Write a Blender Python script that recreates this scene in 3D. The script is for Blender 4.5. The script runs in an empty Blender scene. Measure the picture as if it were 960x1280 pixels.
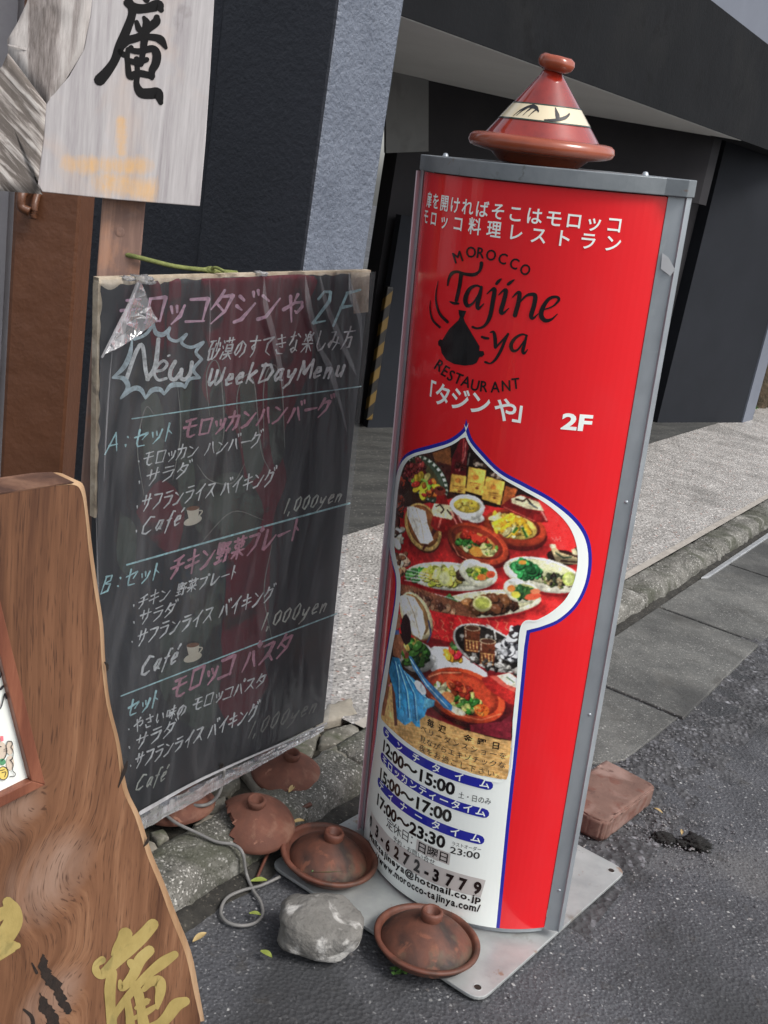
import bpy, bmesh, math, random
import numpy as np
from mathutils import Vector, Matrix, noise
from mathutils.geometry import tessellate_polygon
random.seed(7)
R = math.radians
scn = bpy.context.scene
col = scn.collection

# ------------------------------------------------------------------ camera
F, PITCH, ROLL = 1294.0, R(17.3), R(9.56)
_R0 = Vector((1, 0, 0)); _U0 = Vector((0, math.sin(PITCH), math.cos(PITCH)))
CZ = Vector((0, math.cos(PITCH), -math.sin(PITCH)))
CX = math.cos(ROLL)*_R0 + math.sin(ROLL)*_U0
CY = -math.sin(ROLL)*_R0 + math.cos(ROLL)*_U0
CAM = Vector((0, 0, 1.5))
cd = bpy.data.cameras.new('camera'); cam = bpy.data.objects.new('camera', cd); col.objects.link(cam)
cam.matrix_world = Matrix((( CX.x, CY.x, -CZ.x, CAM.x), (CX.y, CY.y, -CZ.y, CAM.y), (CX.z, CY.z, -CZ.z, CAM.z), (0, 0, 0, 1)))
cd.sensor_fit = 'VERTICAL'; cd.sensor_height = 36; cd.sensor_width = 27; cd.lens = 36*F/1280
cd.clip_start = 0.05; cd.clip_end = 500
scn.camera = cam
# ------------------------------------------------------------------ light
TOSUN = Vector((0.66, -0.40, 0.95)).normalized()
w = bpy.data.worlds.new('World'); scn.world = w; w.use_nodes = True
nt = w.node_tree; bg = nt.nodes['Background']
sk = nt.nodes.new('ShaderNodeTexSky'); sk.sky_type = 'NISHITA'; sk.sun_disc = False
sk.sun_elevation = math.asin(TOSUN.z); sk.sun_rotation = math.atan2(TOSUN.x, TOSUN.y)
sk.air_density = 1.0; sk.dust_density = 3.0; sk.ozone_density = 1.0
hs = nt.nodes.new('ShaderNodeHueSaturation'); hs.inputs['Saturation'].default_value = 0.32
nt.links.new(sk.outputs[0], hs.inputs['Color']); nt.links.new(hs.outputs[0], bg.inputs['Color'])
bg.inputs['Strength'].default_value = 0.13
ld = bpy.data.lights.new('sun', 'SUN'); lo = bpy.data.objects.new('sun', ld); col.objects.link(lo)
ld.energy = 1.3; ld.angle = R(20); ld.color = (1.0, 0.965, 0.92)
lo.rotation_euler = TOSUN.to_track_quat('Z', 'Y').to_euler(); lo.location = (3, -2, 6)
vs = scn.view_settings; vs.view_transform = 'Standard'; vs.look = 'None'; vs.exposure = 0.76; vs.gamma = 1.0

# ------------------------------------------------------------------ projections of sight lines onto real surfaces
def ray(x, y):
    return (CZ + (x-480)/F*CX - (y-640)/F*CY).normalized()
def on_z(x, y, z=0.0):
    d = ray(x, y); return CAM + d*((z-CAM.z)/d.z)
class Plane:
    def __init__(s, P, n):
        s.P = Vector(P); s.n = Vector(n).normalized()
        if s.n.dot(CAM-s.P) < 0: s.n = -s.n
    def at(s, x, y, off=0.0):
        d = ray(x, y); P = s.P + s.n*off
        return CAM + d*((P-CAM).dot(s.n)/d.dot(s.n))
def project(P):
    d = P-CAM; z = d.dot(CZ); return 480+F*d.dot(CX)/z, 640-F*d.dot(CY)/z
# street frame: k runs along the kerb, n towards the road
KA = R(32.0); KD = Vector((math.sin(KA), math.cos(KA), 0)); KN_ = Vector((math.cos(KA), -math.sin(KA), 0))
def KN(k, n, z=0.0): return KD*k + KN_*n + Vector((0, 0, z))

# ------------------------------------------------------------------ materials
def lin(c):
    f = lambda v: v/12.92 if v <= 0.04045 else ((v+0.055)/1.055)**2.4
    return tuple(f(v/255.0) for v in c[:3])+(1.0,)
def new_mat(name):
    m = bpy.data.materials.new(name); m.use_nodes = True
    return m, m.node_tree.nodes, m.node_tree.links, m.node_tree.nodes['Principled BSDF']
def ramp(N, L, src, stops, interp='LINEAR'):
    r = N.new('ShaderNodeValToRGB'); r.color_ramp.interpolation = interp
    e = r.color_ramp.elements
    while len(e) < len(stops): e.new(0.5)
    for i, (p, c) in enumerate(stops): e[i].position = p; e[i].color = c if len(c) == 4 else tuple(c)+(1,)
    L.new(src, r.inputs[0]); return r.outputs[0]
def mixc(N, L, f, a, b, mode='MIX'):
    n = N.new('ShaderNodeMix'); n.data_type = 'RGBA'; n.blend_type = mode
    for s, v in ((n.inputs[0], f), (n.inputs[6], a), (n.inputs[7], b)):
        if hasattr(v, 'links') or isinstance(v, bpy.types.NodeSocket): L.new(v, s)
        else: s.default_value = v
    return n.outputs[2]
def coords(N, L, scale=(1, 1, 1), rot=(0, 0, 0)):
    t = N.new('ShaderNodeTexCoord'); m = N.new('ShaderNodeMapping')
    m.inputs['Scale'].default_value = scale; m.inputs['Rotation'].default_value = rot
    if any(rot):
        r = N.new('ShaderNodeMapping'); r.inputs['Rotation'].default_value = rot; m.inputs['Rotation'].default_value = (0, 0, 0)
        L.new(t.outputs['Object'], r.inputs[0]); L.new(r.outputs[0], m.inputs[0]); return m.outputs[0]
    L.new(t.outputs['Object'], m.inputs[0]); return m.outputs[0]
def noise_t(N, L, co, scale, detail=6, rough=0.6, dist=0.0):
    n = N.new('ShaderNodeTexNoise'); n.inputs['Scale'].default_value = scale; n.inputs['Detail'].default_value = detail
    n.inputs['Roughness'].default_value = rough; n.inputs['Distortion'].default_value = dist
    L.new(co, n.inputs['Vector']); return n.outputs[0]
def voro(N, L, co, scale, feat='F1'):
    n = N.new('ShaderNodeTexVoronoi'); n.feature = feat; n.inputs['Scale'].default_value = scale
    L.new(co, n.inputs['Vector']); return n
def bump(N, L, h, strength, dist=0.002, prev=None):
    b = N.new('ShaderNodeBump'); b.inputs['Strength'].default_value = strength; b.inputs['Distance'].default_value = dist
    L.new(h, b.inputs['Height'])
    if prev is not None: L.new(prev, b.inputs['Normal'])
    return b.outputs[0]
def pm(name, cols, scale=4, detail=8, stretch=(1, 1, 1), dist=0, rough=0.6, rvar=0.0, bumps=(), specks=(), metallic=0, coat=0, spec=0.5, blotch=None, rot=(0,0,0)):
    """procedural surface: noise-mapped tones, optional stone specks, blotches and layered bumps"""
    m, N, L, B = new_mat(name)
    co = coords(N, L, stretch, rot); iso = coords(N, L)
    f = noise_t(N, L, co, scale, detail, 0.62, dist)
    n_ = len(cols); c = ramp(N, L, f, [(0.3+0.42*i/max(1, n_-1), lin(k)) for i, k in enumerate(cols)])
    if specks:
        dn = N.new('ShaderNodeTexNoise'); dn.inputs['Scale'].default_value = 130; L.new(iso, dn.inputs['Vector'])
        dm = N.new('ShaderNodeVectorMath'); dm.operation = 'MULTIPLY_ADD'; dm.inputs[1].default_value = (.009,)*3; L.new(dn.outputs['Color'], dm.inputs[0]); L.new(iso, dm.inputs[2]); jig = dm.outputs[0]
    for (sc, th, k, amt) in specks:
        v = voro(N, L, jig, sc)
        sep = N.new('ShaderNodeSeparateColor'); L.new(v.outputs['Color'], sep.inputs[0])
        msk = ramp(N, L, sep.outputs[0], [(th, (0, 0, 0, 1)), (min(1, th+0.04), (1, 1, 1, 1))])
        md = ramp(N, L, v.outputs['Distance'], [(0.28, (amt,)*3+(1,)), (0.48, (0, 0, 0, 1))])
        mm = mixc(N, L, 1.0, msk, md, 'MULTIPLY')
        c = mixc(N, L, mm, c, lin(k))
    if blotch:
        for (sc, lo_, hi_, k, amt) in blotch:
            g = noise_t(N, L, iso, sc, 5, 0.55, 0.4)
            msk = ramp(N, L, g, [(lo_, (0, 0, 0, 1)), (hi_, (amt,)*3+(1,))])
            c = mixc(N, L, msk, c, lin(k))
    L.new(c, B.inputs['Base Color'])
    if rvar:
        rr = ramp(N, L, noise_t(N, L, iso, scale*2.3, 4), [(0.3, (max(0, rough-rvar),)*3+(1,)), (0.7, (min(1, rough+rvar),)*3+(1,))])
        L.new(rr, B.inputs['Roughness'])
    else: B.inputs['Roughness'].default_value = rough
    prev = None
    for (kind, sc, st, d) in bumps:
        if kind == 'n': h = noise_t(N, L, iso, sc, 5, 0.6)
        elif kind == 's': h = noise_t(N, L, co, sc, 5, 0.6, dist)
        else: h = voro(N, L, iso, sc).outputs['Distance']
        prev = bump(N, L, h, st, d, prev)
    if prev is not None: L.new(prev, B.inputs['Normal'])
    B.inputs['Metallic'].default_value = metallic; B.inputs['Coat Weight'].default_value = coat
    B.inputs['Specular IOR Level'].default_value = spec
    return m
def wood(name, cols, axis_scale, scale=6, rings=14, rough=0.45, dist=3.0, bst=0.3, extra=None, rot=(0,0,0), coat=0, finemix=.45):
    m, N, L, B = new_mat(name)
    co = coords(N, L, axis_scale, rot)
    f1 = noise_t(N, L, co, scale, 4, 0.5, dist)
    wv = N.new('ShaderNodeMath'); wv.operation = 'MULTIPLY'; wv.inputs[1].default_value = rings; L.new(f1, wv.inputs[0])
    sn = N.new('ShaderNodeMath'); sn.operation = 'SINE'; L.new(wv.outputs[0], sn.inputs[0])
    fine = noise_t(N, L, co, scale*14, 6, 0.7)
    mp = N.new('ShaderNodeMapRange'); mp.inputs[1].default_value = -1; L.new(sn.outputs[0], mp.inputs[0])
    ad = mixc(N, L, finemix, mp.outputs[0], fine)
    n_ = len(cols); c = ramp(N, L, ad, [(0.22+0.5*i/max(1, n_-1), lin(k)) for i, k in enumerate(cols)])
    if extra:
        iso = coords(N, L)
        for (sc, lo_, hi_, k, amt) in extra:
            g = noise_t(N, L, iso, sc, 5, 0.6, 0.5)
            c = mixc(N, L, ramp(N, L, g, [(lo_, (0, 0, 0, 1)), (hi_, (amt,)*3+(1,))]), c, lin(k))
    L.new(c, B.inputs['Base Color']); B.inputs['Roughness'].default_value = rough; B.inputs['Coat Weight'].default_value = coat
    L.new(bump(N, L, ad, bst, 0.0012), B.inputs['Normal'])
    return m

MAT = {}
MAT['asphalt'] = pm('asphalt', [(52, 53, 56), (66, 67, 71), (80, 81, 84)], 3.2, 8, rough=0.78, rvar=0.12,
    specks=[(170, 0.5, (96, 97, 100), 0.8), (240, 0.6, (50, 50, 53), 0.9), (150, 0.93, (150, 150, 150), 0.9), (110, 0.978, (176, 176, 174), 0.9), (75, 0.985, (128, 124, 122), 0.9)],
    bumps=[('v', 110, 0.75, 0.004), ('n', 14, 0.3, 0.012), ('n', 60, 0.5, 0.004)], blotch=[(1.1, 0.46, 0.58, (44, 45, 47), 0.85), (3.0, 0.55, 0.68, (94, 93, 92), 0.5), (6, 0.56, 0.66, (40, 40, 42), 0.6), (14, .62, .7, (54, 52, 50), .6)])
MAT['rough_asphalt'] = pm('rough asphalt', [(40, 40, 42), (62, 62, 64), (84, 84, 86)], 16, 8, rough=0.85,
    specks=[(60, 0.6, (98, 98, 102), 0.9), (38, 0.9, (130, 130, 134), 0.9)], bumps=[('v', 60, 1.0, 0.008), ('n', 30, 0.6, 0.01)])
MAT['gutter'] = pm('gutter concrete', [(70, 70, 68), (92, 92, 89), (108, 107, 103)], 5, 8, rough=0.75, rvar=0.1,
    specks=[(170, 0.55, (122, 121, 117), 0.7), (130, 0.86, (150, 149, 145), 0.85), (220, 0.5, (52, 52, 52), 0.6)],
    bumps=[('v', 160, 0.5, 0.002), ('n', 40, 0.5, 0.004)], blotch=[(1.7, 0.45, 0.62, (52, 52, 51), 0.85), (6, 0.55, 0.7, (60, 58, 54), 0.6)])
MAT['kerb'] = pm('mossy kerb concrete', [(66, 66, 60), (98, 96, 90), (130, 128, 122)], 11, 9, rough=0.85,
    specks=[(170, 0.5, (142, 140, 134), 0.85), (130, 0.8, (182, 180, 174), 0.9), (210, 0.45, (52, 52, 47), 0.8)],
    bumps=[('v', 85, 0.7, 0.004), ('n', 26, 0.7, 0.008)], blotch=[(5, 0.47, 0.6, (58, 60, 46), 0.75), (9, 0.6, 0.7, (160, 158, 152), 0.5)])
MAT['aggregate'] = pm('exposed aggregate paving', [(130, 127, 123), (154, 151, 147), (176, 173, 169)], 6, 8, rough=0.55, rvar=0.2,
    specks=[(70, 0.45, (172, 166, 162), 0.9), (55, 0.72, (206, 202, 198), 0.95), (85, 0.62, (84, 80, 78), 0.85), (62, 0.93, (150, 112, 100), 0.9)],
    bumps=[('v', 75, 0.9, 0.005), ('n', 30, 0.4, 0.004)], blotch=[(1.6, 0.52, 0.68, (104, 102, 98), 0.55)])
MAT['pale_mortar'] = pm('pale mortar', [(140, 134, 126), (170, 164, 156)], 20, 6, rough=0.85, bumps=[('n', 60, 0.5, 0.003)])
MAT['drive'] = pm('dark driveway concrete', [(46, 47, 46), (62, 62, 60), (78, 78, 74)], 2.2, 8, stretch=(1, 5, 1), rot=(0, 0, R(-32)), rough=0.7, rvar=0.15,
    specks=[(80, 0.8, (104, 102, 98), 0.8)], bumps=[('n', 40, 0.5, 0.003)])
MAT['grime'] = pm('gutter grime', [(30, 29, 26), (44, 42, 38), (58, 56, 50)], 26, 8, rough=0.9, bumps=[('n', 60, 1.0, .006)], specks=[(160, .8, (90, 86, 78), .8)])
MAT['clod'] = pm('black crumbs', [(16, 15, 14), (26, 25, 23)], 40, 6, rough=.95, bumps=[('n', 90, 1, .006)])
MAT['soil'] = pm('damp soil', [(26, 25, 20), (44, 41, 33), (58, 54, 44)], 22, 8, rough=0.95, bumps=[('n', 50, 1.0, 0.01)])
MAT['stone'] = pm('mossy cobble', [(74, 73, 64), (104, 101, 92), (132, 129, 120)], 18, 8, rough=0.9,
    specks=[(110, 0.7, (156, 152, 142), 0.7)], bumps=[('n', 45, 0.8, 0.005)], blotch=[(14, 0.5, 0.62, (58, 64, 40), 0.7)])
MAT['stone2'] = pm('pale flag', [(110, 104, 94), (134, 128, 116), (150, 144, 132)], 14, 8, rough=0.9, bumps=[('n', 45, 0.6, 0.004)], blotch=[(12, 0.56, 0.66, (76, 74, 58), 0.6)])
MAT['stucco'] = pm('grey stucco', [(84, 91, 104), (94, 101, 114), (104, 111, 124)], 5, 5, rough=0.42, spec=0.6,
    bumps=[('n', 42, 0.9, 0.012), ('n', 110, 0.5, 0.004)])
MAT['stucco_shaded'] = pm('shaded grey stucco', [(55, 58, 64), (62, 65, 72)], 3, 5, rough=0.6, spec=0.25, bumps=[('n', 42, 0.55, 0.010), ('n', 110, 0.4, 0.004)])  # same stucco, with the shade on faces turned from the light in its colour
MAT['dark_paint'] = pm('charcoal paint', [(24, 25, 27), (30, 31, 33)], 2.5, 6, rough=0.8, spec=0.08, bumps=[('n', 60, 0.5, 0.003), ('n', 12, .3, .008)], blotch=[(1.4, .5, .72, (38, 38, 38), .6), (5, .6, .72, (20, 20, 21), .6)])
MAT['wall_paint'] = pm('slate paint', [(37, 39, 43), (42, 44, 49)], 2, 6, rough=0.8, spec=0.1, bumps=[('n', 60, 0.25, 0.002)])
MAT['black_paint'] = pm('black paint', [(46, 45, 47), (53, 52, 54)], 3, 6, rough=0.85, spec=0.1)
MAT['soffit'] = pm('grey soffit', [(196, 196, 193), (208, 208, 205)], 2, 6, rough=0.8, bumps=[('n', 40, 0.2, 0.002)])
MAT['panel_grey'] = pm('mid grey panel', [(104, 105, 104), (116, 117, 116)], 3, 6, rough=0.8, blotch=[(6, .5, .7, (84, 84, 82), .5)])
MAT['upper_wall'] = pm('pale upper wall', [(96, 101, 112), (106, 111, 122)], 2, 6, rough=0.7)
MAT['mauve'] = pm('mauve grey boards', [(92, 82, 82), (108, 96, 96)], 5, 6, rough=.8)
MAT['plaster'] = pm('weathered plaster', [(150, 146, 148), (172, 168, 170)], 4, 7, rough=0.85, bumps=[('n', 40, 0.4, 0.004)])
MAT['brown_paint'] = pm('brown paint', [(86, 54, 36), (94, 59, 39), (101, 64, 43)], 3, 6, rough=0.42, spec=0.5,
    bumps=[('n', 16, 0.55, 0.006), ('n', 4, 0.3, 0.01)], blotch=[(9, 0.72, 0.73, (120, 128, 128), 0.9), (3, 0.6, 0.75, (78, 46, 32), 0.6)])
MAT['alu'] = pm('galvanised aluminium', [(150, 157, 162), (168, 174, 179), (182, 188, 192)], 9, 7, stretch=(1, 1, 0.3), rough=0.42, rvar=0.08, metallic=0.55,
    bumps=[('n', 90, 0.12, 0.001)], blotch=[(22, 0.62, 0.7, (176, 182, 184), 0.5)])
MAT['alu_cap'] = pm('rusted cap metal', [(112, 118, 122), (138, 143, 146)], 12, 7, rough=0.5, metallic=0.45, bumps=[('n', 70, 0.3, 0.001)],
    blotch=[(16, 0.6, 0.66, (120, 84, 50), 0.85), (30, 0.62, 0.68, (88, 90, 84), 0.6)])
MAT['steel_plate'] = pm('scuffed steel plate', [(138, 142, 142), (160, 163, 162), (176, 179, 178)], 7, 8, rough=0.42, rvar=0.15, metallic=0.25,
    bumps=[('n', 30, 0.25, 0.002)], blotch=[(9, 0.58, 0.68, (118, 112, 102), 0.75), (20, 0.64, 0.70, (128, 92, 62), 0.7), (4, 0.56, 0.7, (112, 116, 116), 0.5)])
MAT['clear_edge'] = pm('clear acrylic edge', [(190, 170, 178), (206, 190, 196)], 6, 3, rough=0.18)
MAT['tape'] = pm('silver tape', [(176, 178, 180), (192, 194, 195)], 20, 4, rough=0.35)
def gloss(name, c, rough=0.16, coat=0.25, spec=0.5):
    m, N, L, B = new_mat(name)
    B.inputs['Base Color'].default_value = lin(c); B.inputs['Roughness'].default_value = rough
    B.inputs['Coat Weight'].default_value = coat; B.inputs['Coat Roughness'].default_value = 0.08
    co = coords(N, L)
    b1 = bump(N, L, noise_t(N, L, co, 5, 3), 0.25, 0.004)
    L.new(b1, B.inputs['Coat Normal'])
    L.new(mixc(N, L, ramp(N, L, noise_t(N, L, coords(N, L, (1, 1, 0.5)), 11, 7), [(0.5, (0, 0, 0, 1)), (0.75, (0.22,)*3+(1,))]), lin(c), lin(tuple(int(v*0.8+36) for v in c))), B.inputs['Base Color'])
    return m
MAT['red'] = gloss('red acrylic print', (226, 30, 38))
MAT['blue'] = gloss('blue print', (38, 42, 158))
MAT['white'] = gloss('white print', (246, 251, 246))
MAT['ink'] = gloss('black ink', (22, 18, 20))
MAT['thin_ink'] = gloss('dark grey ink', (50, 52, 52))
MAT['sticker'] = gloss('aged sticker', (196, 190, 186), 0.4, 0.0)
MAT['shirt'] = MAT['white']
TC = [(78, 47, 35), (96, 57, 43), (114, 70, 54)]
MAT['terracotta'] = pm('raw terracotta', TC, 14, 7, rough=0.8, bumps=[('n', 90, 0.5, 0.0015), ('n', 24, .4, .003)], blotch=[(9, 0.5, 0.66, (84, 50, 38), 0.75), (18, .58, .68, (130, 98, 80), .5), (34, 0.66, 0.7, (156, 112, 92), 0.5)])
MAT['sooty'] = pm('sooty terracotta', [(70, 42, 32), (92, 54, 40), (108, 66, 50)], 12, 8, rough=0.7, rvar=0.1, bumps=[('n', 60, 0.4, 0.0015)],
    blotch=[(8, 0.44, 0.58, (34, 28, 25), 0.9), (16, 0.56, 0.66, (84, 72, 56), 0.6), (30, .6, .68, (128, 78, 58), .5)])
MAT['dish_clay'] = pm('worn dish clay', [(82, 46, 34), (100, 58, 44), (116, 72, 56)], 16, 7, rough=0.6, bumps=[('n', 70, 0.35, 0.001)], blotch=[(12, 0.5, 0.64, (60, 40, 30), 0.75)])
MAT['rim_glaze'] = pm('orange brown glaze', [(126, 58, 36), (144, 68, 42), (156, 80, 52)], 10, 6, rough=0.25, coat=0.4, bumps=[('n', 50, 0.15, 0.001)], blotch=[(30, 0.62, 0.68, (130, 56, 34), 0.5)])
MAT['rock'] = pm('pale grey rock', [(92, 90, 86), (112, 110, 106), (132, 130, 126)], 9, 10, rough=0.95, spec=0.2, bumps=[('n', 30, 0.9, 0.006), ('n', 90, 1.0, 0.004), ('v', 40, .4, .004)],
    blotch=[(13, 0.54, 0.6, (186, 184, 180), 0.8), (10, 0.6, 0.68, (92, 88, 82), 0.5)], specks=[(200, 0.8, (90, 88, 84), 0.4)])
MAT['brick'] = pm('red brick paver', [(98, 76, 68), (112, 87, 78), (126, 100, 90)], 14, 8, rough=0.88, spec=.3, bumps=[('n', 90, 0.6, 0.002), ('n', 24, .5, .004)], blotch=[(20, 0.52, 0.62, (104, 68, 58), 0.75), (9, .52, .66, (146, 122, 114), .6), (40, .62, .68, (84, 62, 56), .7)])
MAT['cable'] = pm('grey cable', [(104, 103, 101), (122, 120, 118)], 20, 3, rough=0.55)
MAT['cord'] = pm('green rope', [(90, 98, 52), (122, 128, 74)], 60, 3, rough=0.9, bumps=[('n', 200, 0.8, 0.002)])
MAT['leaf'] = pm('yellow green leaf', [(120, 132, 56), (150, 160, 80)], 30, 3, rough=0.6)
MAT['dry_leaf'] = pm('dry leaf', [(150, 128, 84), (178, 156, 108)], 30, 3, rough=0.7)
MAT['weed'] = pm('weed green', [(58, 92, 40), (86, 124, 58)], 30, 3, rough=0.6)
MAT['hedge'] = pm('dull hedge green', [(46, 56, 34), (74, 80, 48), (98, 88, 56)], 30, 4, rough=0.7)
MAT['bank'] = pm('earth bank', [(50, 46, 38), (84, 74, 58), (100, 84, 68)], 10, 7, rough=0.95, bumps=[('n', 20, 0.8, 0.02)])
MAT['old_wood'] = wood('weathered signboard wood', [(134, 128, 130), (158, 153, 154), (172, 168, 168), (184, 180, 180)], (1, 1, 0.06), 10, 30, 0.75, 1.0, 0.3, finemix=.86,
    extra=[(5.5, 0.46, 0.66, (184, 166, 154), 0.75), (4, 0.55, 0.72, (132, 132, 142), 0.6), (9, .62, .7, (120, 112, 110), .5)])
MAT['rough_wood'] = wood('sawn weathered wood', [(96, 88, 84), (146, 138, 134), (184, 178, 174)], (1, 1, 0.08), 30, 14, 0.85, 0.6, 0.8, finemix=.6, extra=[(5, 0.52, 0.7, (120, 106, 98), 0.5)])
MAT['end_grain'] = wood('diagonal sawn wood', [(104, 96, 90), (164, 156, 150), (196, 190, 184)], (1, 1, 0.03), 120, 8, 0.85, 0.3, 0.8, rot=(0, R(50), 0), finemix=.4)
MAT['post_wood'] = wood('pale post timber', [(118, 92, 82), (156, 124, 108), (190, 160, 142)], (1, 1, 0.06), 14, 8, 0.75, 0.8, 0.35, extra=[(8, 0.64, 0.74, (128, 82, 62), 0.7), (4, 0.5, 0.7, (158, 142, 138), 0.6), (12, .5, .62, (176, 128, 98), .45)])
MAT['ochre'] = pm('worn ochre paint', [(214, 176, 120), (222, 182, 122), (220, 192, 150)], 18, 8, rough=0.75, bumps=[('n', 60, 0.4, 0.001)], blotch=[(26, 0.5, 0.56, (206, 198, 194), 0.95), (60, 0.58, 0.62, (190, 160, 130), 0.8)])
MAT['slab'] = wood('polished brown slab', [(78, 50, 36), (92, 60, 44), (104, 70, 50), (122, 86, 64)], (1, 1, 0.05), 9, 90, 0.42, 0.9, 0.10,
    extra=[(2.6, 0.52, 0.74, (134, 106, 92), 0.5), (5, 0.6, 0.76, (70, 42, 32), 0.5), (9, 0.66, 0.8, (128, 92, 62), 0.5)], coat=0.08)
MAT['slab_top'] = wood('slab end grain', [(66, 42, 32), (98, 68, 52), (128, 96, 76)], (0.3, 0.3, 3), 20, 10, 0.6, 0.5, 0.4)
MAT['sapwood'] = wood('pale sapwood', [(140, 106, 74), (164, 130, 96), (184, 152, 118)], (1, 1, 0.1), 14, 6, 0.5, 0.6, 0.2)
MAT['bark'] = pm('dark bark crack', [(20, 14, 10), (44, 30, 22)], 40, 5, rough=0.9, bumps=[('n', 60, 0.8, 0.004)])
MAT['frame_wood'] = wood('picture frame wood', [(104, 60, 44), (126, 76, 56), (142, 92, 70)], (1, 1, 0.1), 22, 8, 0.45, 0.8, 0.2)
MAT['gold'] = pm('gold paint', [(152, 134, 80), (172, 152, 94), (184, 166, 108)], 16, 7, stretch=(1, 1, 0.35), rot=(0, R(35), 0), rough=0.42, metallic=0.15, bumps=[('s', 60, 0.5, 0.002)], blotch=[(22, 0.62, 0.7, (132, 122, 76), 0.6)])
def slab_mat():
    m, N, L, B = new_mat('polished brown slab')
    co = coords(N, L, (1, 1, 1), (0, 0, R(-55)))      # x now runs across the slab face
    def vm(op, a, b=None, c=None):
        n = N.new('ShaderNodeVectorMath'); n.operation = op
        for i, q in enumerate((a, b, c)):
            if q is None: continue
            if isinstance(q, tuple): n.inputs[i].default_value = q
            else: L.new(q, n.inputs[i])
        return n
    t = N.new('ShaderNodeTexCoord'); iso = t.outputs['Object']
    low = N.new('ShaderNodeTexNoise'); low.inputs['Scale'].default_value = 3.2; low.inputs['Detail'].default_value = 2; L.new(vm('MULTIPLY', iso, (1, 1, .6)).outputs[0], low.inputs['Vector'])
    # swirl around two knots low on the slab
    sw = None
    for (kx, kz, rad) in ((60, 1100, .13), (64, 1250, .10), (20, 1010, .08)):
        kp = KNOT(kx, kz); d = vm('DISTANCE', iso, tuple(kp)).outputs['Value']; mr = N.new('ShaderNodeMapRange'); mr.interpolation_type = 'SMOOTHERSTEP'
        mr.inputs[1].default_value = 0; mr.inputs[2].default_value = rad; mr.inputs[3].default_value = 1; mr.inputs[4].default_value = 0; L.new(d, mr.inputs[0])
        if sw is None: sw = mr.outputs[0]
        else:
            ad = N.new('ShaderNodeMath'); ad.operation = 'ADD'; L.new(sw, ad.inputs[0]); L.new(mr.outputs[0], ad.inputs[1]); sw = ad.outputs[0]
    off = N.new('ShaderNodeMath'); off.operation = 'MULTIPLY_ADD'; L.new(sw, off.inputs[0]); off.inputs[1].default_value = .034
    l2 = N.new('ShaderNodeMath'); l2.operation = 'MULTIPLY'; L.new(low.outputs[0], l2.inputs[0]); l2.inputs[1].default_value = .045; L.new(l2.outputs[0], off.inputs[2])
    cx = N.new('ShaderNodeCombineXYZ'); L.new(off.outputs[0], cx.inputs[0]); L.new(off.outputs[0], cx.inputs[1])
    P = vm('ADD', iso, cx.outputs[0]).outputs[0]
    f1 = noise_t(N, L, vm('MULTIPLY', P, (1, 1, .035)).outputs[0], 150, 6, .7)
    f2 = noise_t(N, L, vm('MULTIPLY', P, (1, 1, .05)).outputs[0], 42, 5, .6)
    f3 = noise_t(N, L, vm('MULTIPLY', P, (1, 1, .12)).outputs[0], 11, 4, .55)
    g = mixc(N, L, .5, mixc(N, L, .5, f1, f2), f3)
    c = ramp(N, L, g, [(.36, lin((72, 45, 32))), (.45, lin((102, 69, 48))), (.54, lin((122, 85, 61))), (.64, lin((152, 114, 86)))])
    swc = N.new('ShaderNodeMath'); swc.operation = 'MULTIPLY'; L.new(sw, swc.inputs[0]); L.new(noise_t(N, L, vm('MULTIPLY', P, (1, 1, .4)).outputs[0], 30, 5), swc.inputs[1])
    c = mixc(N, L, ramp(N, L, swc.outputs[0], [(.12, (0, 0, 0, 1)), (.6, (.75,)*3+(1,))]), c, lin((150, 124, 108)))
    pore = noise_t(N, L, vm('MULTIPLY', P, (1, 1, .06)).outputs[0], 420, 2, .5)
    c = mixc(N, L, ramp(N, L, pore, [(.58, (0, 0, 0, 1)), (.68, (.7,)*3+(1,))]), c, lin((58, 36, 26)))
    L.new(c, B.inputs['Base Color']); B.inputs['Roughness'].default_value = .42; B.inputs['Coat Weight'].default_value = .06
    L.new(bump(N, L, g, .15, .001), B.inputs['Normal']); return m
MAT['brush_black'] = pm('black brush paint', [(10, 9, 10), (15, 14, 15)], 12, 4, rough=0.75, spec=0.25)
MAT['board'] = pm('chalkboard black', [(34, 36, 40), (44, 46, 50), (54, 56, 59)], 4, 7, rough=0.5, rvar=0.1, blotch=[(5, 0.56, 0.72, (52, 58, 56), 0.6)], stretch=(1, 1, 0.4))
MAT['maroon'] = pm('dark maroon reflection', [(74, 22, 32), (92, 28, 40), (100, 34, 44)], 6, 6, rough=0.5, blotch=[(9, 0.55, 0.62, (44, 40, 42), 0.9)])  # red reflection in the film, painted onto the board
MAT['grey_green'] = pm('dull grey green reflection', [(58, 66, 60), (78, 86, 78)], 9, 6, rough=0.5, blotch=[(16, 0.5, 0.58, (40, 40, 40), 0.9)])  # greenish reflection in the film, painted onto the board
MAT['board_edge'] = pm('chipped plywood edge', [(130, 116, 98), (168, 154, 134), (194, 182, 164)], 22, 7, rough=0.85, bumps=[('n', 60, 0.8, 0.003)], blotch=[(18, 0.56, 0.62, (84, 74, 66), 0.6)])
def chalk(name, c, lo_=0.36):
    return pm(name, [tuple(int(v*0.80) for v in c), c], 60, 6, rough=0.8, blotch=[(150, 0.48, 0.66, tuple(int(v*0.5+16) for v in c), 0.55), (24, 0.52, 0.7, tuple(int(v*0.55+18) for v in c), 0.45)])
MAT['pink'] = chalk('pink chalk marker', (252, 206, 224)); MAT['dim_pink'] = chalk('faded pink chalk marker', (222, 160, 176))
MAT['cyan'] = chalk('pale blue chalk marker', (206, 250, 252)); MAT['cwhite'] = chalk('white chalk marker', (250, 251, 248))
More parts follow.
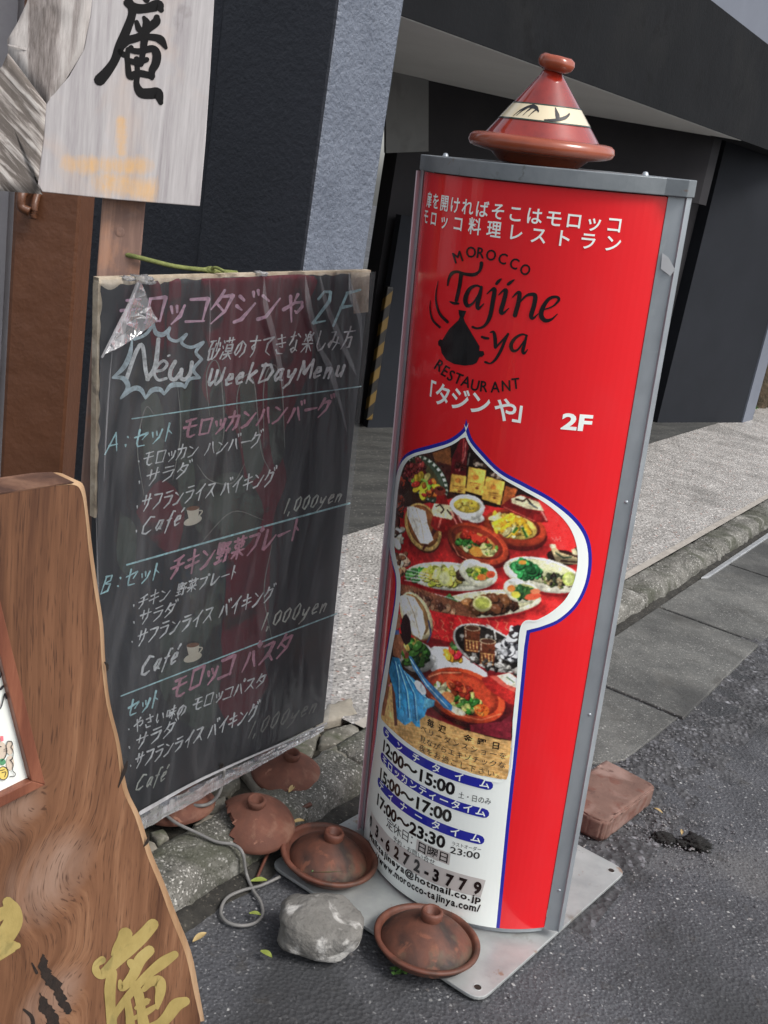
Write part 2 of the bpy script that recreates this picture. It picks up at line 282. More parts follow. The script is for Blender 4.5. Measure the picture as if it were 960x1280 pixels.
MAT['grey_chalk'] = chalk('grey chalk marker', (226, 228, 214)); MAT['dim_chalk'] = chalk('faded chalk marker', (150, 150, 142))
MAT['mint'] = chalk('thick pale chalk marker', (214, 232, 236)); MAT['coffee'] = pm('coffee brown', [(112, 74, 52), (130, 90, 66)], 20, 3); MAT['cup'] = pm('cup cream', [(196, 186, 164), (214, 206, 188)], 20, 3)
def film(name, clear, tint=(0.9, 0.92, 0.95), rough=0.12, bst=0.5):
    m, N, L, B = new_mat(name)
    out = N['Material Output']; tr = N.new('ShaderNodeBsdfTransparent'); gl = N.new('ShaderNodeBsdfGlossy'); df = N.new('ShaderNodeBsdfDiffuse')
    tr.inputs[0].default_value = (*tint, 1); gl.inputs['Roughness'].default_value = rough; df.inputs[0].default_value = (0.55, 0.55, 0.57, 1)
    co = coords(N, L, (1, 1, 0.22))
    bn = bump(N, L, noise_t(N, L, co, 13, 5, 0.55, 1.2), bst, 0.012); bn = bump(N, L, noise_t(N, L, coords(N, L), 55, 3), bst*0.5, 0.002, bn)
    L.new(bn, gl.inputs['Normal'])
    fr = N.new('ShaderNodeFresnel'); fr.inputs[0].default_value = 1.45; L.new(bn, fr.inputs['Normal'])
    m1 = N.new('ShaderNodeMixShader'); L.new(fr.outputs[0], m1.inputs[0]); L.new(tr.outputs[0], m1.inputs[1]); L.new(gl.outputs[0], m1.inputs[2])
    m2 = N.new('ShaderNodeMixShader')
    g = noise_t(N, L, coords(N, L, (1, 1, 0.18)), 16, 6, 0.6, 1.0)
    L.new(ramp(N, L, g, [(0.45, (1-clear,)*3+(1,)), (0.75, (min(1, (1-clear)*3.2),)*3+(1,))]), m2.inputs[0])
    L.new(m1.outputs[0], m2.inputs[1]); L.new(df.outputs[0], m2.inputs[2]); L.new(m2.outputs[0], out.inputs[0])
    return m
MAT['film'] = film('clear plastic film', 0.97)
MAT['film_milky'] = film('crumpled plastic film', 0.78, rough=0.2, bst=1.0)
MAT['film_white'] = film('rolled film edge', 0.45, rough=0.2, bst=0.6)
MAT['fold_highlight'] = film('pale fold highlight', 0.93, rough=0.25, bst=1.0)  # light streaks along the folds, put in as pale film
MAT['puddle'] = pm('pale strip metal', [(150, 152, 154), (178, 180, 182)], 20, 4, rough=0.25, metallic=0.3)

# ------------------------------------------------------------------ objects
def tag(o, label=None, cat=None, group=None, kind=None):
    for k, v in (('label', label), ('category', cat), ('group', group), ('kind', kind)):
        if v: o[k] = v
    return o
def thing(name, loc, label=None, cat=None, group=None, kind=None):
    o = bpy.data.objects.new(name, None); o.empty_display_size = 0.05; col.objects.link(o); o.location = loc
    return tag(o, label, cat, group, kind)
def base_of(p):
    l = Vector((0, 0, 0))
    while p is not None: l += p.location; p = p.parent
    return l
def obj(name, verts, faces, m, parent=None, smooth=False, origin=None, bevel=0):
    """links one mesh; verts in world coordinates"""
    if origin is None and parent is None:
        vv = [Vector(v) for v in verts]; origin = Vector((sum(v.x for v in vv)/len(vv), sum(v.y for v in vv)/len(vv), min(v.z for v in vv)))
    if origin is None: origin = base_of(parent)
    me = bpy.data.meshes.new(name)
    me.from_pydata([tuple(Vector(v)-origin) for v in verts], [], faces); me.update()
    if 6 <= len(faces) <= 4000:
        b_ = bmesh.new(); b_.from_mesh(me); bmesh.ops.recalc_face_normals(b_, faces=b_.faces[:]); b_.to_mesh(me); b_.free()
    if isinstance(m, list):
        for q in m: me.materials.append(q)
    else: me.materials.append(m)
    if smooth: me.polygons.foreach_set('use_smooth', [True]*len(me.polygons))
    o = bpy.data.objects.new(name, me); col.objects.link(o)
    if parent is not None:
        o.parent = parent; o.location = origin-base_of(parent)
    else: o.location = origin
    if bevel:
        b = o.modifiers.new('bevel', 'BEVEL'); b.width = bevel; b.segments = 2; b.limit_method = 'ANGLE'
    return o
class MB:
    def __init__(s): s.v = []; s.f = []; s.mi = []
    def add(s, v, f, mi=0):
        n = len(s.v); s.v += [Vector(q) for q in v]; s.f += [tuple(i+n for i in q) for q in f]; s.mi += [mi]*len(f); return s
    def build(s, name, m, parent=None, **kw):
        o = obj(name, s.v, s.f, m, parent, **kw)
        if isinstance(m, list): o.data.polygons.foreach_set('material_index', s.mi)
        return o
BF = [(0, 3, 2, 1), (4, 5, 6, 7), (0, 1, 5, 4), (1, 2, 6, 5), (2, 3, 7, 6), (3, 0, 4, 7)]
def prism(poly, up):
    """poly = base points (world), up = vector(s) to the top"""
    n = len(poly); ups = up if isinstance(up, list) else [up]*n
    v = [Vector(p) for p in poly]+[Vector(p)+u for p, u in zip(poly, ups)]
    return v, [tuple(range(n))[::-1], tuple(range(n, 2*n))]+[(i, (i+1) % n, (i+1) % n+n, i+n) for i in range(n)]
def knbox(k0, k1, n0, n1, z0, z1):
    return prism([KN(k0, n0, z0), KN(k1, n0, z0), KN(k1, n1, z0), KN(k0, n1, z0)], Vector((0, 0, z1-z0)))
def obox(c, ax, ay, sx, sy, z0, z1):
    c = Vector(c); ax = Vector(ax).normalized()*sx/2; ay = Vector(ay).normalized()*sy/2
    b = [c-ax-ay, c+ax-ay, c+ax+ay, c-ax+ay]
    return prism([(p.x, p.y, z0) for p in b], Vector((0, 0, z1-z0)))
def catmull(pts, per=6, closed=False):
    P = [Vector(p) for p in pts]
    if len(P) < 3: 
        return [P[0].lerp(P[-1], i/per) for i in range(per+1)]
    out = []; n = len(P); rng = range(n if closed else n-1)
    for i in rng:
        p0 = P[(i-1) % n] if (closed or i > 0) else P[0]*2-P[1]
        p1 = P[i]; p2 = P[(i+1) % n]; p3 = P[(i+2) % n] if (closed or i+2 < n) else P[-1]*2-P[-2]
        for j in range(per):
            t = j/per
            out.append(0.5*((2*p1)+(p2-p0)*t+(2*p0-5*p1+4*p2-p3)*t*t+(3*p1-p0-3*p2+p3)*t**3))
    if not closed: out.append(P[-1])
    return out
def tube(path, r, seg=8, per=6, taper=None):
    P = catmull(path, per); v = []; f = []
    up = Vector((0, 0, 1))
    for i, p in enumerate(P):
        d = (P[min(i+1, len(P)-1)]-P[max(i-1, 0)]).normalized(); a = d.cross(up)
        if a.length < 1e-3: a = Vector((1, 0, 0))
        a.normalize(); b = a.cross(d); rr = r*(taper(i/(len(P)-1)) if taper else 1)
        v += [p+a*rr*math.cos(2*math.pi*j/seg)+b*rr*math.sin(2*math.pi*j/seg) for j in range(seg)]
    for i in range(len(P)-1):
        f += [(i*seg+j, i*seg+(j+1) % seg, (i+1)*seg+(j+1) % seg, (i+1)*seg+j) for j in range(seg)]
    f += [tuple(range(seg))[::-1], tuple(range((len(P)-1)*seg, len(P)*seg))]
    return v, f
def lathe(prof, c, seg=48, tilt=None, wob=0.0, seed=0, skip=None):
    v = []; f = []; T = tilt or Matrix.Identity(3); c = Vector(c); n = len(prof)
    for j in range(seg):
        a = 2*math.pi*j/seg
        for (r, z) in prof:
            k = 1+wob*noise.noise(Vector((math.cos(a)*1.3+seed, math.sin(a)*1.3, z*9)))
            v.append(c+T@Vector((r*k*math.cos(a), r*k*math.sin(a), z+wob*r*0.6*noise.noise(Vector((math.cos(a)+seed*3, math.sin(a), 5))))))
    for j in range(seg):
        if skip and skip(j/seg): continue
        for i in range(n-1):
            q = (j*n+i, ((j+1) % seg)*n+i, ((j+1) % seg)*n+i+1, j*n+i+1)
            f.append(q)
    return v, f
# flat marks: strokes and polygons as 2-D meshes
def stroke(pts, wid, per=5, cap=True, flat=None):
    """variable width ribbon with round ends, 2-D"""
    ws = wid if isinstance(wid, (list, tuple)) else [wid]*len(pts)
    P3 = catmull([(p[0], p[1], ww) for p, ww in zip(pts, ws)], per if len(pts) > 2 else 2)
    v = []; f = []; n = len(P3)
    for i, p in enumerate(P3):
        a = P3[max(i-1, 0)]; b = P3[min(i+1, n-1)]; d = Vector((b.x-a.x, b.y-a.y))
        d = d.normalized() if d.length > 1e-9 else Vector((1, 0)); h = max(p.z, 0)/2
        v += [(p.x-d.y*h, p.y+d.x*h), (p.x+d.y*h, p.y-d.x*h)]
    f = [(2*i, 2*i+1, 2*i+3, 2*i+2) for i in range(n-1)]
    if cap:
        for (i, sg) in ((0, -1), (n-1, 1)):
            p = P3[i]; h = max(p.z, 0)/2
            if h < 1e-6: continue
            a = P3[max(i-1, 0)]; b = P3[min(i+1, n-1)]; th = math.atan2((b.y-a.y)*sg, (b.x-a.x)*sg)
            s0 = len(v); m = 5
            v += [(p.x+h*math.cos(th+math.pi/2-math.pi*j/m), p.y+h*math.sin(th+math.pi/2-math.pi*j/m)) for j in range(m+1)]
            f.append(tuple(range(s0, s0+m+1)))
    return v, f
def poly2(pts):
    tri = tessellate_polygon([[Vector((p[0], p[1], 0)) for p in pts]])
    return [(p[0], p[1]) for p in pts], [tuple(t) for t in tri]
def ell(cx, cy, rx, ry, ang=0, n=24):
    a = R(ang); return [(cx+rx*math.cos(t)*math.cos(a)-ry*math.sin(t)*math.sin(a), cy+rx*math.cos(t)*math.sin(a)+ry*math.sin(t)*math.cos(a)) for t in (2*math.pi*i/n for i in range(n))]
_tc = {}
def text2(s, bold=0.0):
    if (s, bold) in _tc: return _tc[(s, bold)]
    cu = bpy.data.curves.new('t', 'FONT'); cu.body = s; cu.offset = bold; cu.resolution_u = 3; cu.fill_mode = 'FRONT'
    o = bpy.data.objects.new('t', cu); col.objects.link(o); dg = bpy.context.evaluated_depsgraph_get(); dg.update()
    me = bpy.data.meshes.new_from_object(o.evaluated_get(dg))
    v = [(q.co.x, q.co.y) for q in me.vertices]; f = [tuple(p.vertices) for p in me.polygons]
    bpy.data.objects.remove(o); bpy.data.curves.remove(cu); bpy.data.meshes.remove(me)
    _tc[(s, bold)] = (v, f); return v, f
def marks(name, shapes, surf, off, m, parent, **kw):
    """2-D shapes in photograph-plane sight lines -> laid on the real surface, each a hair above the last"""
    mb = MB()
    for i, (v, f) in enumerate(shapes):
        mb.add([surf(p[0], p[1], off+(i % 10)*0.00005) for p in v], f)
    return mb.build(name, m, parent, **kw)
# ================================================================== SETTING
GZ, PZ = 0.0, 0.055            # road level, pavement level
def sheet(name, pts, z, m, kind='structure', thick=None, parent=None):
    v = [Vector((p.x, p.y, z)) for p in pts]
    return tag(obj(name, v, [tuple(range(len(v)))], m, parent), kind=kind)
sheet('asphalt_road', [KN(-40, -45), KN(-40, 90), KN(150, 90), KN(150, -45)][::-1], -0.03, MAT['asphalt'])
# near road surface with real unevenness and pebbles
def relief(name, k0, k1, n0, n1, z, step, amp, m, fn=None, kind='structure'):
    K = int((k1-k0)/step)+1; Nn = int((n1-n0)/step)+1; v = []; f = []
    for i in range(K):
        for j in range(Nn):
            k = k0+(k1-k0)*i/(K-1); n = n0+(n1-n0)*j/(Nn-1); p = KN(k, n)
            h = amp*noise.fractal(Vector((p.x*7, p.y*7, 1.3)), 1.0, 2.1, 4)
            v.append(KN(k, n, z+h+(fn(k, n) if fn else 0)))
    for i in range(K-1):
        for j in range(Nn-1): f.append((i*Nn+j, i*Nn+j+1, (i+1)*Nn+j+1, (i+1)*Nn+j))
    f = [t[::-1] for t in f]
    o = obj(name, v, f, m, smooth=True); return tag(o, kind=kind)
hole = on_z(850, 1048)
def pits(k, n):
    p = KN(k, n); d = (p-Vector((hole.x, hole.y, 0))).length
    return -0.012*math.exp(-(d/0.05)**2)
relief('road_surface', 0.2, 7.5, -1.20, 1.6, -0.004, 0.02, 0.0035, MAT['asphalt'], pits)
# gutter of concrete slabs between kerb and asphalt
gut = thing('gutter', KN(3.5, -0.95, 0), kind='structure')
for i in range(-1, 6):
    k0 = 2.30+0.928*i if i > 0 else 2.30
    if i < 1: continue
    k0 = 3.205+0.932*(i-1)
    v, f = prism([KN(k0+0.006, -1.155, -0.02), KN(k0+0.92, -1.155, -0.02), KN(k0+0.92, -0.725, -0.02), KN(k0+0.006, -0.725, -0.02)], Vector((0, 0, 0.026)))
    obj('concrete_slab', v, f, MAT['gutter'], gut, bevel=0.004)
v, f = prism([KN(2.42, -1.15, -0.02), KN(3.193, -1.15, -0.02), KN(3.193, -0.74, -0.02), KN(2.78, -0.76, -0.02), KN(2.5, -0.93, -0.02)], Vector((0, 0, 0.024)))
obj('concrete_slab', v, f, MAT['gutter'], gut, bevel=0.004)
# joint filled with crumbled dark asphalt
tag(relief('asphalt_patch', 1.9, 4.6, -0.80, -0.52, -0.002, 0.012, 0.012, MAT['rough_asphalt']), kind='structure')
tag(relief('rough_patch', 2.2, 2.95, -1.1, -0.62, -0.004, 0.012, 0.014, MAT['rough_asphalt']), kind='structure')
# kerb of rounded stones
kerb = thing('kerb', KN(3, -1.25, 0), kind='structure')
def kerb_stone(k0, k1, seed):
    prof = [(-1.335, -0.03), (-1.335, 0.054), (-1.322, 0.063), (-1.26, 0.067), (-1.226, 0.065), (-1.207, 0.056), (-1.199, 0.040), (-1.190, 0.012), (-1.186, -0.03)]
    # finer profile
    pr = []
    for a, b in zip(prof[:-1], prof[1:]):
        m = max(1, int(math.hypot(b[0]-a[0], b[1]-a[1])/0.012))
        pr += [(a[0]+(b[0]-a[0])*i/m, a[1]+(b[1]-a[1])*i/m) for i in range(m)]
    pr.append(prof[-1]); n = int((k1-k0)/0.014); v = []; f = []
    for i in range(n+1):
        k = k0+(k1-k0)*i/n; e = min(i, n-i); sh = 0.012 if e == 0 else 0.004 if e == 1 else 0
        for (a, z) in pr:
            p = KN(k, a, z); q = noise.fractal(p*14+Vector((seed, 0, 0)), 0.9, 2.1, 5)*0.009+noise.noise(p*60)*0.0026
            v.append(KN(k, a+(q if a > -1.3 else 0), z+(q*0.8 if z > 0 else 0)-sh))
    m = len(pr)
    for i in range(n):
        for j in range(m-1): f.append((i*m+j, (i+1)*m+j, (i+1)*m+j+1, i*m+j+1))
    f += [tuple(range(m))[::-1][::-1], tuple(range(n*m, n*m+m))[::-1]]
    return v, f
kk = [0.06, 1.065, 2.07, 3.075, 4.07, 5.06, 6.06, 7.06, 8.06, 9.06, 10.06]
for i in range(len(kk)-1):
    v, f = kerb_stone(kk[i]+0.004, kk[i+1]-0.004, i*7.0); obj('kerb_stone', v, f, MAT['kerb'], kerb, smooth=True)
# grime gathered along the foot of the kerb
relief('gutter_grime', 0.9, 7.4, -1.205, -1.135, 0.001, 0.010, 0.011, MAT['grime'], lambda k, n: -.012*max(0, (n+1.175)/.04)+.004)
# pavement of exposed aggregate, pale mortar line along the kerb
relief('pavement', 2.22, 10.5, -2.42, -1.36, PZ-0.002, 0.03, 0.002, MAT['aggregate'])
sheet('pavement_far', [KN(10.4, -4.5), KN(10.4, -1.36), KN(60, -1.36), KN(60, -4.5)][::-1], PZ-0.006, MAT['aggregate'])
sheet('mortar_line', [KN(2.22, -1.37), KN(2.22, -1.334), KN(10.5, -1.334), KN(10.5, -1.37)][::-1], PZ+0.003, MAT['pale_mortar'])
sheet('driveway', [KN(2.3, -12), KN(2.3, -2.36), KN(9.2, -2.36), KN(9.2, -12)][::-1], PZ+0.002, MAT['drive'])
sheet('driveway_far', [KN(9.0, -12), KN(9.0, -2.3), KN(60, -4.4), KN(60, -12)][::-1], PZ-0.012, MAT['drive'])
# soil and loose stones behind the kerb on the near side
tag(relief('soil', -1.5, 2.3, -3.0, -1.33, 0.028, 0.03, 0.008, MAT['soil']), kind='structure')
pav = thing('stone_paving', KN(1.4, -1.5, 0.03), kind='structure')
def cobble(poly, z0, z1, m, seed, name='stone'):
    P = [Vector((p[0], p[1], 0)) for p in poly]; c = sum(P, Vector())/len(P)
    # resample edge
    E_ = []
    for a, b in zip(P, P[1:]+P[:1]):
        mm = max(2, int((b-a).length/0.012)); E_ += [a.lerp(b, i/mm) for i in range(mm)]
    n = len(E_); v = []; f = []
    for (s, z) in ((1.0, z0), (1.0, z1-0.008), (0.95, z1-0.002), (0.82, z1), (0.5, z1+0.002)):
        for p in E_:
            q = c+(p-c)*s; r = noise.noise(q*40+Vector((seed, 0, 0)))
            d = (p-c).normalized()
            v.append(q+d*r*0.006+Vector((0, 0, z+r*0.003+noise.noise(q*15)*0.003)))
    for L_ in range(4):
        for i in range(n): f.append((L_*n+i, L_*n+(i+1) % n, (L_+1)*n+(i+1) % n, (L_+1)*n+i))
    v.append(c+Vector((0, 0, z1+0.003))); f += [(4*n+i, 4*n+(i+1) % n, 5*n) for i in range(n)]
    return obj(name, v, f, m, pav, smooth=True)
def pxpoly(pts, z): return [on_z(x, y, z) for x, y in pts][::-1]
STN = [([(180, 1046), (192, 1052), (201, 1066), (212, 1072), (226, 1074), (203, 1093), (190, 1088)], 'stone2'),
       ([(186, 1037), (204, 1034), (212, 1044), (199, 1054)], 'stone'), ([(204, 1052), (221, 1047), (235, 1061), (215, 1072)], 'stone'),
       ([(222, 1042), (239, 1037), (255, 1051), (241, 1059)], 'stone'), ([(241, 1030), (256, 1017), (280, 1015), (283, 1034), (278, 1045), (262, 1046)], 'stone2'),
       ([(253, 1010), (258, 998), (282, 992), (285, 1010), (272, 1014)], 'stone'), ([(300, 958), (325, 952), (336, 968), (376, 990), (374, 1004), (340, 998), (318, 980)], 'stone2'),
       ([(392, 948), (404, 935), (440, 922), (452, 934), (420, 952), (402, 963)], 'stone'), ([(398, 928), (404, 914), (446, 899), (452, 916), (420, 930)], 'stone'),
       ([(262, 985), (270, 960), (298, 950), (300, 975), (288, 986)], 'stone'), ([(330, 948), (350, 920), (390, 905), (400, 912), (392, 938), (370, 950)], 'stone'),
       ([(395, 905), (410, 880), (440, 872), (448, 892)], 'stone2'), ([(357, 1004), (376, 994), (392, 984), (400, 994), (372, 1010)], 'stone'), ([(280, 1052), (300, 1046), (318, 1060), (300, 1064)], 'stone')]
for i, (p, mm) in enumerate(STN): cobble(pxpoly(p, 0.055), 0.0, 0.056 if mm == 'stone2' else 0.052, MAT[mm], i*5.1)
rs = random.Random(3)
for i in range(17):
    for j in range(7):
        k = 0.2+i*0.105+rs.uniform(-.01, .01); n = -1.42-j*0.11+rs.uniform(-.01, .01)
        if k < 0.0 or k > 2.15: continue
        c = KN(k, n, 0.05); x, y = project(c)
        if 175 < x < 470 and 870 < y < 1110 and (n > -1.75): continue
        cobble([KN(k-.046+rs.uniform(-.008, .008), n-.048), KN(k+.046, n-.046+rs.uniform(-.01, .01)), KN(k+.046+rs.uniform(-.01, .01), n+.046), KN(k-.045, n+.046)][::-1], 0, 0.045+rs.uniform(0, .012), MAT['stone'], i*3.3+j)
# gravel chips scattered on the asphalt
gv = MB(); rg = random.Random(5); BRK = on_z(772, 1030)
def chip(mb, c, s, rg):
    v = [c+Vector((rg.uniform(-1, 1), rg.uniform(-1, 1), rg.uniform(-.3, .8)))*s*0.6 for _ in range(2)]
    a = rg.uniform(0, 6.3); q = [c+Vector((math.cos(a+i*1.57)*s*rg.uniform(.6, 1), math.sin(a+i*1.57)*s*rg.uniform(.6, 1), 0)) for i in range(4)]
    t = c+Vector((0, 0, s*rg.uniform(.5, .9))); b = c-Vector((0, 0, s*.4))
    mb.add(q+[t, b], [(0, 1, 4), (1, 2, 4), (2, 3, 4), (3, 0, 4), (1, 0, 5), (2, 1, 5), (3, 2, 5), (0, 3, 5)])
for i in range(2600):
    if i < 1100: k, n = rg.gauss(2.75, .35), rg.gauss(-.72, .11)
    elif i < 1500: k, n = rg.gauss(hole.dot(KD), .09), rg.gauss(hole.dot(KN_), .08)
    elif i < 1750: k, n = rg.gauss(BRK.dot(KD), .13), rg.gauss(BRK.dot(KN_), .13)
    elif i < 2100: k, n = rg.uniform(1.2, 6), -1.14+abs(rg.gauss(0, .03))
    else: k, n = rg.uniform(.8, 5), rg.uniform(-1.15, 1.2)
    chip(gv, KN(k, n, 0.002), rg.uniform(.002, .0055)*(1 if i < 1500 else .7), rg)
tag(gv.build('gravel', pm('gravel chips', [(70, 70, 73), (104, 104, 107), (140, 138, 136)], 30, 3, rough=0.9)), kind='stuff')
gv = MB()
for i in range(500):
    k, n = rg.uniform(.6, 2.3), rg.uniform(-2.0, -1.36); chip(gv, KN(k, n, 0.036), rg.uniform(.003, .009), rg)
tag(gv.build('soil_debris', pm('soil debris', [(60, 56, 46), (110, 100, 84), (150, 140, 120)], 30, 3, rough=0.95)), kind='stuff')

# ------------------------------------------------------------------ building over the garage entrance
bl = thing('building', KN(5.5, -3.2, 0), 'charcoal painted building with a stuccoed pillar and a low beam over a dark garage opening', 'building')
def part(name, vf, m, p=None, **kw): return obj(name, vf[0], vf[1], MAT[m] if isinstance(m, str) else m, p or bl, **kw)
part('pillar', knbox(2.83, 3.185, -2.75, -2.25, 0, 3.2), [MAT['stucco'], MAT['stucco_shaded']], bevel=0.012)
for q_ in bl.children[0].data.polygons: q_.material_index = 1 if q_.center.dot(KD)+bl.children[0].location.dot(KD) < (KN(2.84,-2.5)-bl.location).dot(KD) and abs(q_.normal.dot(KD)) > .8 else 0  # left face gets the darker stucco: its shade is painted in
part('side_wall', knbox(2.838, 3.0, -9, -2.752, 0, 3.2), 'stucco_shaded')
bz = lambda k: 2.06+(k-3.21)*0.0225
def slope_box(k0, k1, n0, n1, h):
    return prism([KN(k0, n0, bz(k0)), KN(k1, n0, bz(k1)), KN(k1, n1, bz(k1)), KN(k0, n1, bz(k0))], [Vector((0, 0, h+(0.0-(bz(k)-bz(5))))) for k in (k0, k1, k1, k0)])
part('beam', slope_box(3.187, 16, -2.45, -2.262, 0.645), 'dark_paint')
sp = [(3.187, -2.452), (3.187, -5.2), (5.9, -5.2), (5.94, -3.91), (7.27, -2.452)]
part('soffit', prism([KN(a, b, bz(a)+0.004) for a, b in sp], Vector((0, 0, 0.3))), 'soffit')
# beam underside strip carries the soffit tone up to the front arris
part('soffit_edge', prism([KN(a, b, bz(a)-0.003) for a, b in ((3.187, -2.451), (7.06, -2.451), (7.24, -2.268), (3.187, -2.268))], Vector((0, 0, 0.002))), 'soffit')
part('lintel', prism([KN(a, b, 1.72) for a, b in ((7.26, -2.455), (5.94, -3.91), (6.04, -4.0), (7.42, -2.455))], [Vector((0, 0, bz(a)-1.715)) for a in (7.26, 5.94, 6.04, 7.42)]), 'black_paint')
part('roof_slab', prism([KN(2.84, -9, 2.47), KN(2.84, -2.47, 2.47), KN(16, -2.47, 2.47), KN(16, -9, 2.47)], Vector((0, 0, 0.2))), 'dark_paint')
part('upper_wall', knbox(3.2, 16, -2.62, -2.47, 2.68, 6), 'upper_wall')
def wall_line(k0, n0, k1, n1, z0, z1, th, m, name='wall_panel'):
    d = (KN(k1, n1)-KN(k0, n0)).normalized(); q = Vector((-d.y, d.x, 0))*th
    a, b = KN(k0, n0, z0), KN(k1, n1, z0)
    part(name, prism([a, b, b+q, a+q], Vector((0, 0, z1-z0))), m)
wall_line(8.05, -2.63, 9.13, -2.262, 0, 2.3, .12, 'wall_paint')
wall_line(5.28, -3.62, 8.06, -2.72, 0, 2.45, .12, 'black_paint', 'garage_wall')
wall_line(5.26, -3.51, 5.70, -3.36, 0, 1.35, .05, 'wall_paint')
dW = (KN(8.06, -2.72)-KN(5.28, -3.62)).normalized(); HPn = Plane(KN(5.28, -3.62), Vector((dW.y, -dW.x, 0))); v, f = prism([HPn.at(x, y, .012) for x, y in ((480, 84), (533, 100), (533, 189), (480, 191))], HPn.n*.02); obj('hanging_panel', v, f, MAT['panel_grey'], bl)
part('end_pier', knbox(9.135, 9.45, -2.6, -2.25, 0, 2.2), 'upper_wall')
wall_line(3.2, -7.5, 9, -7.5, 0, 2.5, .1, 'black_paint', 'back_wall')
# hazard striped post
hp = thing('hazard_post', KN(5.24, -3.50, PZ), 'black and yellow hazard striped corner guard on the garage wall', 'corner guard')
m, N_, L_, B_ = new_mat('hazard stripes')
co = coords(N_, L_); sp_ = N_.new('ShaderNodeSeparateXYZ'); L_.new(co, sp_.inputs[0])
a1 = N_.new('ShaderNodeMath'); a1.operation = 'MULTIPLY_ADD'; L_.new(sp_.outputs[0], a1.inputs[0]); a1.inputs[1].default_value = -1.1; L_.new(sp_.outputs[2], a1.inputs[2])
a2 = N_.new('ShaderNodeMath'); a2.operation = 'MULTIPLY'; L_.new(a1.outputs[0], a2.inputs[0]); a2.inputs[1].default_value = 6.6
a3 = N_.new('ShaderNodeMath'); a3.operation = 'FRACT'; L_.new(a2.outputs[0], a3.inputs[0])
L_.new(ramp(N_, L_, a3.outputs[0], [(0.0, lin((96, 74, 26))), (0.5, lin((24, 22, 20)))], 'CONSTANT'), B_.inputs['Base Color']); B_.inputs['Roughness'].default_value = 0.5  # yellow darkened to carry the shade under the overhang
MAT['hazard'] = m
v, f = prism([KN(5.225, -3.53, PZ+.06), KN(5.268, -3.515, PZ+.06), KN(5.252, -3.475, PZ+.06), KN(5.208, -3.49, PZ+.06)], Vector((0, 0, 0.82)))
obj('guard', v, f, MAT['hazard'], hp, bevel=0.008)
# plaster wall and brown steel column at the far left
pw = thing('plaster_wall', (-1.2, 2.7, 0), 'pale weathered plaster wall at the left edge behind the brown column', 'wall')
PL = Plane((0, 2.62, 0), (0, -1, 0)); a = PL.at(13, 240); 
v, f = prism([(a.x-0.004, 2.62, 0), (a.x-0.004, 2.75, 0), (-3.4, 2.75, 0), (-3.4, 2.62, 0)], Vector((0, 0, 2.2))); obj('wall', v, f, MAT['plaster'], pw)
v, f = prism([(-3.4, 2.62, 2.203), (-3.4, 2.75, 2.203), (-1.0, 2.75, 2.203), (-1.0, 2.62, 2.203)], Vector((0, 0, .8))); obj('upper_wall', v, f, MAT['mauve'], pw)
PL = Plane((0, 2.50, 0), (0, -1, 0)); a, b = PL.at(13, 300), PL.at(100, 300)
bc = thing('steel_column', (a.x/2+b.x/2, 2.58, 0), 'glossy brown painted column with wrinkled peeling paint left of the timber post', 'column')
v, f = prism([(a.x, 2.5, 0), (b.x, 2.5, 0), (b.x-.01, 2.52, 0), (b.x-.02, 2.66, 0), (a.x, 2.66, 0)], Vector((0, 0, 2.9))); obj('column', v, f, MAT['brown_paint'], bc, bevel=0.012)
h = PL.at(40, 256)
mb = MB(); mb.add(*tube([h+Vector((-.014, -.006, .03)), h+Vector((-.014, -.03, .02)), h+Vector((-.012, -.034, -.006)), h+Vector((.006, -.03, -.014))], .011, 10)); mb.add(*tube([h+Vector((.012, 0, .03)), h+Vector((.013, -.02, .0)), h+Vector((.013, -.022, -.03))], .009, 10))
mb.build('lug', MAT['brown_paint'], bc, smooth=True)
# drain strip, hedge, bank
v, f = prism([KN(4.68, -1.150, 0.006), KN(6.6, -1.150, 0.006), KN(6.6, -1.120, 0.006), KN(4.72, -1.128, 0.006)], Vector((0, 0, 0.012)))
tag(obj('metal_strip', v, f, MAT['puddle'], bevel=0.003), 'thin pale metal strip lying in the gutter against the kerb', 'metal strip')
